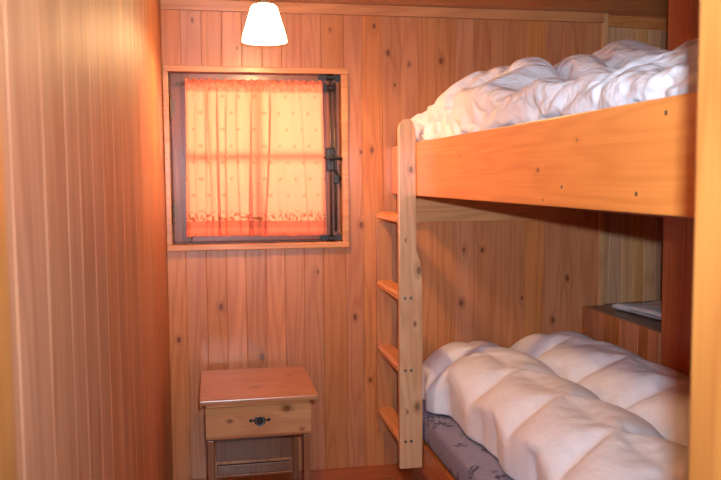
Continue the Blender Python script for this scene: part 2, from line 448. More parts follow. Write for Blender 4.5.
# ------------------------------------------------------------------ curtain and rod
def curtain_mat():
    t = NT('salmon printed curtain')
    uv = t.n('ShaderNodeTexCoord').outputs['UV']
    sp = t.n('ShaderNodeSeparateXYZ'); t.put(sp.inputs[0], uv); U, V, _ = sp.outputs
    base = rgb(s2l(255, 186, 158)); red = rgb(s2l(244, 130, 94)); green = rgb(s2l(176, 120, 60))
    # scattered small sprigs on a half-drop repeat
    fu = t.math('MULTIPLY', U, 9.); fv = t.math('MULTIPLY', V, 9.5)
    row = t.math('FLOOR', fv)
    fu2 = t.math('ADD', fu, t.math('MULTIPLY', t.math('MODULO', row, 2.), .5))
    cu = t.math('SUBTRACT', t.math('FRACT', fu2), .5); cv = t.math('SUBTRACT', t.math('FRACT', fv), .5)
    r = t.vmath('LENGTH', t.comb(t.math('MULTIPLY', cu, 1.7), t.math('MULTIPLY', cv, 1.7), 0.))
    spot = t.ramp(t.math('ADD', r, t.math('MULTIPLY', t.noise(t.comb(fu, fv, 0.), 9., 2), .12)), .27, .17)
    inner = t.math('MULTIPLY', spot, t.ramp(V, .150, .165))
    col = t.mix(t.math('MULTIPLY', inner, .33), base, green)
    # leafy line above the hem band, then the deep red band
    lf = t.noise(t.comb(t.math('MULTIPLY', U, 60.), t.math('MULTIPLY', V, 40.), 0.), 1., 3)
    line = t.math('MULTIPLY', t.math('MULTIPLY', t.ramp(V, .085, .10), t.ramp(V, .165, .13)), t.ramp(lf, .48, .58))
    col = t.mix(t.math('MULTIPLY', line, .75), col, rgb(s2l(170, 96, 52)))
    band = t.math('MULTIPLY', t.ramp(V, .100, .095), t.ramp(V, .045, .052))
    col = t.mix(t.math('MULTIPLY', band, .5), col, rgb(s2l(206, 70, 34)))
    hem = t.ramp(V, .05, .045)
    col = t.mix(t.math('MULTIPLY', hem, .6), col, red)
    head = t.ramp(V, .915, .93)
    hl = t.math('MULTIPLY', head, t.ramp(lf, .35, .7))
    col = t.mix(t.math('ADD', t.math('MULTIPLY', head, .2), t.math('MULTIPLY', hl, .35)), col, rgb(s2l(226, 84, 44)))
    w = t.n('ShaderNodeTexWave'); t.put(w.inputs[0], t.comb(t.math('MULTIPLY', U, 90.), t.math('MULTIPLY', V, 90.), 0.)); w.inputs['Scale'].default_value = 3.
    d = t.n('ShaderNodeBsdfDiffuse'); tr = t.n('ShaderNodeBsdfTranslucent')
    t.put(d.inputs[0], col); t.put(tr.inputs[0], t.mix(1.0, col, col, 'MULTIPLY'))
    m = t.n('ShaderNodeMixShader'); m.inputs[0].default_value = .55
    t.put(m.inputs[1], d.outputs[0]); t.put(m.inputs[2], tr.outputs[0]); t.put(t.out.inputs[0], m.outputs[0])
    return t.m
rod_z = 1.641
bm = NB(); tube(bm, [(.058, YB + .004, rod_z), (.652, YB + .004, rod_z)], .005, 12)
lathe(bm, [(0, -.001), (.0075, 0), (.0075, .008), (0, .011)], (.06, YB - .004, rod_z), 12, 'y')
tube(bm, [(.066, YB + .004, rod_z), (.066, YB + .018, rod_z + .002), (.066, YB + .023, rod_z + .004)], .004, 8)
tube(bm, [(.650, YB + .004, rod_z), (.650, YB + .018, rod_z + .002), (.650, YB + .023, rod_z + .004)], .004, 8)
rod = obj('curtain_rod', bm, M_RUST, base=(.355, YB + .004, rod_z))
tag(rod, 'thin brown metal curtain rod across the top of the window sash', 'curtain rod')
def curtain():
    bm = NB(); NX, NZ = 190, 70
    uvl = bm.loops.layers.uv.new('UVMap'); brd(bm)
    x0t, x1t, x0b, x1b = .088, .648, .074, .662
    zt, zb = 1.660, 1.019
    rr = random.Random(3)
    folds = [(rr.uniform(0, 1), rr.uniform(.012, .03), rr.uniform(.6, 1.2)) for _ in range(9)]
    folds += [(.47, .035, 1.7), (.60, .025, 1.4), (.17, .018, 1.3), (.36, .018, 1.0)]
    g = []
    for j in range(NZ + 1):
        v = j / NZ; row = []
        for i in range(NX + 1):
            u = i / NX
            uu = u + .010 * math.sin(v * 3 + u * 9) * math.sin(PI * u)
            x = (x0b * (1 - v) + x1b * 0 * v) + (x0t - x0b) * 0
            xl = x0b + (x0t - x0b) * v; xr_ = x1b + (x1t - x1b) * v
            x = xl + (xr_ - xl) * uu
            z = zb + (zt - zb) * v
            d = 0; dx = 0
            gath = max(0, (v - .86) / .14)
            for (c, w, a) in folds:
                cc = c + .03 * (1 - v) * math.sin(c * 40)
                tt = (u - cc) / w; ee = math.exp(-tt * tt)
                d += a * .012 * ee
                dx -= a * .62 * (1.25 - .4 * v) * w * tt * 1.9 * ee * (x1t - x0t)
            x += dx * (1 - .7 * gath)
            d += .003 * math.sin(u * 70 + 2 * math.sin(v * 2.2)) + .0025 * math.sin(u * 41 + 1.3)
            d = d * (1 - .55 * gath) + gath * .0035 * math.sin(u * 160 + math.sin(u * 31) * 2)
            # pocket bulges round the rod
            dz = z - rod_z
            if abs(dz) < .014: d = min(d, .004) + .009 * math.sqrt(max(0, 1 - (dz / .014) ** 2))
            z += .004 * math.sin(u * 5 + .6) * (1 - v) + (.003 * math.sin(u * 110) if v > .97 else 0)
            row.append(bm.verts.new((x, YB - .0045 - d + .004 * (v > .9) * 0, z)))
        g.append(row)
    for j in range(NZ):
        for i in range(NX):
            f = bm.faces.new((g[j][i], g[j][i + 1], g[j + 1][i + 1], g[j + 1][i]))
            for lp, (a, b) in zip(f.loops, ((i, j), (i + 1, j), (i + 1, j + 1), (i, j + 1))): lp[uvl].uv = (a / NX, b / NZ)
    return bm
cur = obj('curtain', curtain(), curtain_mat(), smooth=True, base=(.36, YB - .01, 1.641))
tag(cur, 'salmon orange printed cotton curtain glowing with daylight over the small window', 'curtain')

# ------------------------------------------------------------------ pendant lamp
LX, LY = .379, 2.80
lamp = thing('pendant_lamp', 'small white tapered pendant lamp, lit, hanging in front of the window wall', 'lamp', (LX, LY, HC))
def shade_mat():
    t = NT('white lamp shade'); d = t.n('ShaderNodeBsdfDiffuse'); tr = t.n('ShaderNodeBsdfTranslucent'); em = t.n('ShaderNodeEmission')
    wv = t.noise(t.n('ShaderNodeTexCoord').outputs['Object'], 300., 2)
    c = t.mix(wv, rgb((.86, .80, .68)), rgb((.92, .88, .78)))
    t.put(d.inputs[0], c); t.put(tr.inputs[0], rgb((.80, .70, .52)))
    m = t.n('ShaderNodeMixShader'); m.inputs[0].default_value = .55
    t.put(m.inputs[1], d.outputs[0]); t.put(m.inputs[2], tr.outputs[0])
    em.inputs[0].default_value = (1, .74, .42, 1); em.inputs[1].default_value = 11
    a = t.n('ShaderNodeAddShader'); t.put(a.inputs[0], m.outputs[0]); t.put(a.inputs[1], em.outputs[0])
    t.put(t.out.inputs[0], a.outputs[0]); return t.m
bm = NB(); lathe(bm, [(.078, 1.731), (.0765, 1.746), (.0465, 1.846), (.038, 1.855), (.012, 1.858), (.012, 1.855), (.036, 1.853), (.045, 1.844), (.075, 1.746), (.0765, 1.731)], (LX, LY, 0), 56, closed=True)
obj('lamp_shade', bm, shade_mat(), lamp, True)
bm = NB(); lathe(bm, [(0, 1.799), (.0115, 1.801), (.0117, 1.848), (.017, 1.859), (.017, 1.874), (.012, 1.884), (.006, 1.892), (0, 1.893)], (LX, LY, 0), 20)
obj('lamp_socket', bm, plain('brown bakelite', (.07, .045, .03), .4), lamp, True)
t = NT('glowing bulb'); em = t.n('ShaderNodeEmission'); em.inputs[0].default_value = (1, .56, .24, 1); em.inputs[1].default_value = 1420
t.put(t.out.inputs[0], em.outputs[0])
bm = NB(); lathe(bm, [(0, 1.726), (.008, 1.727), (.0145, 1.733), (.0170, 1.743), (.0160, 1.755), (.0125, 1.769), (.0115, 1.793), (.0115, 1.800), (0, 1.801)], (LX, LY, 0), 24)
bulb = obj('light_bulb', bm, t.m, lamp, True)
bm = NB(); tube(bm, [(LX, LY, 1.89), (LX, LY, HC - .012)], .0032, 8)
lathe(bm, [(.0032, 1.945), (.02, 1.95), (.034, 1.966), (.035, HC), (0, HC)], (LX, LY, 0), 24)
obj('lamp_cord', bm, plain('dark cord', (.05, .035, .025), .5), lamp, True)

# ------------------------------------------------------------------ nightstand
ns = thing('nightstand', 'small pine nightstand with one drawer on thin legs, below the window', 'nightstand', (.337, 3.0, 0))
NX0, NX1, NY0, NY1 = .149, .521, 2.790, 3.225
bm = NB(); box(bm, .127, .549, 2.776, 3.232, .458, .476, .004)
obj('tabletop', bm, W_NST, ns)
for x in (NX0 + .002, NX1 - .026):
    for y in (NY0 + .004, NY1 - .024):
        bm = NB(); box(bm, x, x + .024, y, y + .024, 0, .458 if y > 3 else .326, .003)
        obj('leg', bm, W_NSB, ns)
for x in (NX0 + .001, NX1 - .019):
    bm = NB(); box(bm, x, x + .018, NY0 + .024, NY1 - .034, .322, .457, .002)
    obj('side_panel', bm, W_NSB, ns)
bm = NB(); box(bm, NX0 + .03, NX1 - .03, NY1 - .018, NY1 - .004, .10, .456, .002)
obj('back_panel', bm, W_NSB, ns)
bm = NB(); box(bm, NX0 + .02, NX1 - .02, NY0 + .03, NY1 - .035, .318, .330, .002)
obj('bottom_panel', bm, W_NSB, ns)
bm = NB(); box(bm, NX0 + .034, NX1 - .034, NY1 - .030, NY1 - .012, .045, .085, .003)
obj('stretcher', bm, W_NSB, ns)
# drawer with a bevelled front
bm = NB()
prism(bm, [(NY0 + .024, .330), (NY0 + .003, .330), (NY0 - .004, .341), (NY0 - .004, .420), (NY0 + .016, .4405), (NY0 + .024, .4405)], NX0 - .002, NX1 + .002, 'x', .0015)
dr = obj('drawer', bm, W_NSD, ns)
bm = NB()
cx, cz, yh = .338, .393, NY0 - .0075
pts = []
for (x, z) in [(-.040, 0), (-.032, .007), (-.026, .0028), (-.018, .0036), (-.016, .012), (-.007, .0105), (0, .0135), (.007, .0105), (.016, .012), (.018, .0036), (.026, .0028), (.032, .007), (.040, 0),
               (.032, -.007), (.026, -.0028), (.018, -.004), (.019, -.012), (.010, -.016), (.0, -.019), (-.010, -.016), (-.019, -.012), (-.018, -.004), (-.026, -.0028), (-.032, -.007)]:
    pts.append((cx + x, cz + z))
prism(bm, pts, yh, NY0 - .003, 'y', .0008)
hd = obj('handle', bm, M_IRON, dr)
bm = NB(); tube(bm, [(cx + .014 * math.cos(a), yh - .006 - .003 * math.sin(PI * k / 14), cz + .003 + .019 * math.sin(a)) for k, a in enumerate([PI + PI * q / 14 for q in range(15)])], .0028, 8)
lathe(bm, [(0, -.009), (.004, -.007), (.005, 0)], (cx - .014, yh, cz + .004), 10, 'y'); lathe(bm, [(0, -.009), (.004, -.007), (.005, 0)], (cx + .014, yh, cz + .004), 10, 'y')
obj('drop_pull', bm, plain('worn grey iron', (.12, .13, .15), .3, .8), hd, True)
bm = NB(); box(bm, NX0 + .001, NX1 - .001, NY0 + .017, NY0 + .0235, .4412, .458, .002)
obj('front_rail', bm, W_NSD, ns)
for x in (.132, .538):
    bm = NB(); box(bm, x - .004, x + .004, 2.79, 2.80, .446, .459, .002)
    obj('corner_block', bm, W_NST, ns)

# ------------------------------------------------------------------ bunk bed
RX0 = .942
RY0 = 1.105
bunk = thing('bunk_bed', 'built-in pine bunk bed with a deep orange upper side board', 'bunk bed', (1.39, 2.2, 0))
bm = NB(); box(bm, RX0, RX0 + .026, RY0, YB - .002, 1.187, 1.387, .004)
sr = obj('side_rail', bm, W_RAIL, bunk)
for (y, z) in ((1.31, 1.222), (1.62, 1.232), (1.22, 1.36)):
    bm = NB(); lathe(bm, [(0, 0), (.0045, .0005), (.0045, .003)], (0, 0, 0), 10); bmesh.ops.rotate(bm, verts=bm.verts, matrix=Matrix.Rotation(PI / 2, 3, 'Y')); bmesh.ops.translate(bm, verts=bm.verts, vec=(RX0 - .0012, y, z))
    obj('screw', bm, M_SCREW, sr)
# base boards of the upper bunk
for i in range(15):
    y0 = RY0 + .02 + i * .1445
    bm = NB(); box(bm, RX0 + .027, XR - .012, y0, y0 + .138, 1.192, 1.212, .003)
    obj('base_board', bm, W_BUNK, bunk)
bm = NB(); box(bm, RX0 + .030, XR - .014, YB - .026, YB - .001, 1.064, 1.19, .003)
obj('wall_ledger', bm, W_LEDGER, bunk)
bm = NB(); box(bm, XR - .040, XR - .012, RY0, YB - .028, 1.105, 1.19, .003)
obj('inner_ledger', bm, W_BUNKY, bunk)
bm = NB(); box(bm, RX0 + .027, XR - .032, RY0, RY0 + .03, 1.10, 1.19, .003)
obj('end_ledger', bm, W_BUNK, bunk)
bm = NB(); box(bm, RX0 + .03, RX0 + .10, RY0, RY0 + .06, 0, 1.099, .004)
obj('post', bm, W_PANEL, bunk)
# lower bunk
LBX = .968
bm = NB(); box(bm, LBX, LBX + .026, RY0 + .062, YB - .002, .105, .223, .004)
obj('lower_side_rail', bm, W_BUNKY, bunk)
bm = NB(); box(bm, LBX + .03, LBX + .05, RY0 + .062, YB - .002, 0, .104, .002)
obj('plinth', bm, W_BUNKY, bunk)
for i in range(14):
    y0 = RY0 + .07 + i * .153
    bm = NB(); box(bm, LBX + .027, XR - .014, y0, y0 + .146, .200, .218, .003)
    obj('lower_base_board', bm, W_BUNK, bunk)
bm = NB(); box(bm, XR - .044, XR - .014, RY0 + .07, YB - .002, .11, .199, .003)
obj('inner_ledger', bm, W_BUNKY, bunk)

# ------------------------------------------------------------------ ladder
lad = thing('ladder', 'pale pine bunk ladder with four rungs fixed between a tall plank and the wall', 'ladder', (.91, 3.07, .135))
SY0, SY1 = 2.876, 2.904
xl, xu, xw = .875, .941, .965
pts = [(xl, .137), (xw - .002, .137), (xw, .30), (xw, .84), (xw - .002, .90), (xw - .008, .94), (xu, .985), (xu, 1.395), (xu - .002, 1.438), (xu - .01, 1.462), (xu - .024, 1.474)]
for k in range(9):
    a = PI / 2 + (PI / 2) * k / 8
    pts.append((xl + .036 + .036 * math.cos(a), 1.438 + .036 * math.sin(a)))
bm = NB(); prism(bm, pts, SY0, SY1, 'y', .003)
st = obj('stringer', bm, W_LAD, lad)
far = [(xl - .004, .153), (xl + .045, .153), (xl + .062, .175), (xl + .062, 1.0)]
for k in range(7):
    a = (PI / 2) * k / 6
    far.append((xl + .020 + .042 * math.cos(a), 1.0 + .072 * math.sin(a)))
far.append((xl - .004, 1.072))
bm = NB(); prism(bm, far, YB - .026, YB - .002, 'y', .003)
obj('wall_stringer', bm, W_LADW, lad)
for z in (1.100, .806, .527, .250):
    bm = NB()
    prism(bm, [(xl - .004, z - .010), (xl + .002, z - .0155), (xl + .060, z - .0155), (xl + .064, z - .011), (xl + .064, z + .009), (xl + .060, z + .0125), (xl + .012, z + .0125), (xl + .002, z + .010), (xl - .003, z + .004)], SY1 - .001, YB - .025, 'y', 0)
    obj('rung', bm, W_RUNG, lad)
    if z < 1.0:
        for x in (.897, .920):
            bm = NB(); lathe(bm, [(0, -.0015), (.0055, -.001), (.0064, .002)], (x, SY0, z - .006), 12, 'y')
            obj('screw', bm, M_SCREW, st)

# ------------------------------------------------------------------ ledge box in the recess, with a folded towel
lg = thing('storage_ledge', 'boarded pine storage ledge with dark top in the recess beyond the lower bunk', 'ledge', (2.05, 2.97, 0))
bm = NB(); boards(bm, edges_from(2.664, YB - .002, .072, .006), 0, .668, lambda u, d, z: (XR - .004 + d, u, z), .024)
obj('front_boards', bm, W_LEDGE, lg)
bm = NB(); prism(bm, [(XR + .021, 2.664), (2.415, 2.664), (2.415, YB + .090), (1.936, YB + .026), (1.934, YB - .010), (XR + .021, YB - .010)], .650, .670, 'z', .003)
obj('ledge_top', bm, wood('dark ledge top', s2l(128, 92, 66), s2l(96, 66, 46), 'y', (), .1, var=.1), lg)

def towel():
    bm = NB(); brd(bm); NU, NV = 40, 48
    # two folded layers: a thick soft slab with rounded folds
    c = Vector((2.06, 2.99)); ang = math.radians(8)
    def P(u, v, s):
        w, l = .135, .20
        x = (u - .5) * 2; y = (v - .5) * 2
        ed = max(abs(x), abs(y)) ** 6
        th = .017 * math.sqrt(max(0, 1 - max(abs(x) ** 8, abs(y) ** 8)))
        wob = .005 * mnoise.noise(Vector((u * 3, v * 3, 1))) + .002 * mnoise.noise(Vector((u * 9, v * 9, 5)))
        z = .670 + .018 + (th + wob * (1 if th > .004 else .2)) * s + (.004 * math.sin(v * 4 + u * 2) if s > 0 else 0)
        if s < 0: z = .671 + .017 - th
        px = x * w * (1 + .02 * math.sin(v * 7)); py = y * l * (1 + .02 * math.sin(u * 6))
        return (c.x + px * math.cos(ang) - py * math.sin(ang), c.y + px * math.sin(ang) + py * math.cos(ang), z)
    for s in (1, -1):
        g = [[bm.verts.new(P(i / NU, j / NV, s)) for i in range(NU + 1)] for j in range(NV + 1)]
        for j in range(NV):
            for i in range(NU): bm.faces.new((g[j][i], g[j][i + 1], g[j + 1][i + 1], g[j + 1][i]))
    bmesh.ops.remove_doubles(bm, verts=bm.verts, dist=.0012)
    bmesh.ops.recalc_face_normals(bm, faces=bm.faces[:])
    return bm
def cloth_mat(name, col, scale=500., bump=.25, rough=.85):
    t = NT(name); P = t.n('ShaderNodeTexCoord').outputs['Object']
    n1 = t.noise(P, scale, 2); n2 = t.noise(P, 14., 4, .6)
    p = t.n('ShaderNodeBsdfPrincipled')
    t.put(p.inputs['Base Color'], t.mix(t.ramp(n2, .35, .7), rgb([c * .93 for c in col]), rgb(col)))
    p.inputs['Roughness'].default_value = rough; p.inputs['Sheen Weight'].default_value = .08
    p.inputs['Specular IOR Level'].default_value = .25
    bp = t.n('ShaderNodeBump'); bp.inputs['Strength'].default_value = bump; bp.inputs['Distance'].default_value = .003
    t.put(bp.inputs['Height'], t.math('ADD', t.math('MULTIPLY', n1, .3), n2)); t.put(p.inputs['Normal'], bp.outputs[0])
    t.put(t.out.inputs[0], p.outputs[0]); return t.m
tw = obj('folded_towel', towel(), cloth_mat('white towel', (.72, .72, .76), 900., .5), smooth=True, base=(2.06, 2.99, .67))
tag(tw, 'folded white towel lying on the dark ledge top beyond the lower bunk', 'towel')

# ------------------------------------------------------------------ mattresses
def mattress_mat():
    t = NT('blue grey floral ticking'); P = t.n('ShaderNodeTexCoord').outputs['Object']
    base = t.mix(t.noise(P, 40., 2), rgb(s2l(122, 124, 150)), rgb(s2l(146, 146, 168)))
    vn = t.n('ShaderNodeTexVoronoi'); t.put(vn.inputs['Vector'], P); vn.inputs['Scale'].default_value = 15.
    pet = t.noise(P, 75., 2, .6)
    m1 = t.math('MULTIPLY', t.ramp(vn.outputs['Distance'], .42, .32), t.ramp(pet, .44, .50))
    col = t.mix(t.math('MULTIPLY', m1, .95), base, rgb(s2l(62, 64, 92)))
    dots = t.n('ShaderNodeTexVoronoi'); t.put(dots.inputs['Vector'], P); dots.inputs['Scale'].default_value = 130.; dots.inputs['Randomness'].default_value = .1
    col = t.mix(t.math('MULTIPLY', t.ramp(dots.outputs['Distance'], .3, .2), .35), col, rgb(s2l(105, 105, 130)))
    p = t.n('ShaderNodeBsdfPrincipled'); t.put(p.inputs['Base Color'], col); p.inputs['Roughness'].default_value = .85
    bp = t.n('ShaderNodeBump'); bp.inputs['Strength'].default_value = .3; bp.inputs['Distance'].default_value = .003
    t.put(bp.inputs['Height'], t.noise(P, 300., 2)); t.put(p.inputs['Normal'], bp.outputs[0])
    t.put(t.out.inputs[0], p.outputs[0]); return t.m
M_MAT = mattress_mat()
bm = NB(); box(bm, .974, XR - .012, 1.19, YB - .012, .2235, .335, .032, 5)
mt = obj('mattress', bm, M_MAT, smooth=True, base=(1.4, 2.25, .2235))
tag(mt, 'blue-grey floral mattress on the lower bunk, partly bared', 'mattress')
bm = NB(); box(bm, RX0 + .032, XR - .036, 1.16, YB - .03, 1.2125, 1.372, .04, 5)
mt2 = obj('mattress', bm, M_MAT, smooth=True, base=(1.4, 2.2, 1.2125))
tag(mt2, 'mattress of the upper bunk, behind the orange board and under the crumpled duvet', 'mattress')

# ------------------------------------------------------------------ duvets
def hfield(bm, X, Y, H, F):
    """closed soft body: top heights H, floor F on grid X (list) x Y (list)"""
    nx, ny = len(X), len(Y); brd(bm)
    T = [[bm.verts.new((X[i], Y[j], H(i, j))) for i in range(nx)] for j in range(ny)]
    B = [[bm.verts.new((X[i], Y[j], F(i, j))) for i in range(nx)] for j in range(ny)]
    for j in range(ny - 1):
        for i in range(nx - 1):
            bm.faces.new((T[j][i], T[j][i + 1], T[j + 1][i + 1], T[j + 1][i])); bm.faces.new((B[j][i], B[j + 1][i], B[j + 1][i + 1], B[j][i + 1]))
    for i in range(nx - 1):
        bm.faces.new((T[0][i], B[0][i], B[0][i + 1], T[0][i + 1])); bm.faces.new((T[-1][i], T[-1][i + 1], B[-1][i + 1], B[-1][i]))
    for j in range(ny - 1):
        bm.faces.new((T[j][0], T[j + 1][0], B[j + 1][0], B[j][0])); bm.faces.new((T[j][-1], B[j][-1], B[j + 1][-1], T[j + 1][-1]))
    bmesh.ops.recalc_face_normals(bm, faces=bm.faces[:])
def duvet_mat(name, amt, sc, crease):
    t = NT(name); P = t.n('ShaderNodeTexCoord').outputs['Object']
    w = t.noise(P, 5., 2); wv = t.vmath('ADD', P, t.comb(t.math('MULTIPLY', w, .10), t.math('MULTIPLY', w, .07), 0.))
    a = t.noise(t.vmath('MULTIPLY', wv, (sc, sc * .45, sc)), 1., 3, .55); b = t.noise(t.vmath('MULTIPLY', wv, (sc * .4, sc, sc)), 1., 3, .55)
    ra = t.math('ABSOLUTE', t.math('SUBTRACT', a, .5)); rb = t.math('ABSOLUTE', t.math('SUBTRACT', b, .5))
    rid = t.math('MINIMUM', t.math('MULTIPLY', ra, 5., clamp=True), t.math('MULTIPLY', rb, 5., clamp=True))
    h = t.math('ADD', t.math('MULTIPLY', rid, crease), t.math('MULTIPLY', t.noise(P, 600., 2), .04))
    p = t.n('ShaderNodeBsdfPrincipled'); n2 = t.noise(P, 14., 4, .6)
    t.put(p.inputs['Base Color'], t.mix(t.ramp(n2, .35, .7), (.73, .72, .78, 1), (.80, .79, .84, 1)))
    p.inputs['Roughness'].default_value = .8; p.inputs['Specular IOR Level'].default_value = .25; p.inputs['Sheen Weight'].default_value = .05
    bp = t.n('ShaderNodeBump'); bp.inputs['Strength'].default_value = amt; bp.inputs['Distance'].default_value = .012
    t.put(bp.inputs['Height'], h); t.put(p.inputs['Normal'], bp.outputs[0]); t.put(t.out.inputs[0], p.outputs[0]); return t.m
M_DUV = duvet_mat('white quilted duvet', .16, 13., 1.)
M_DUV2 = duvet_mat('white crumpled duvet', .5, 9., 1.)
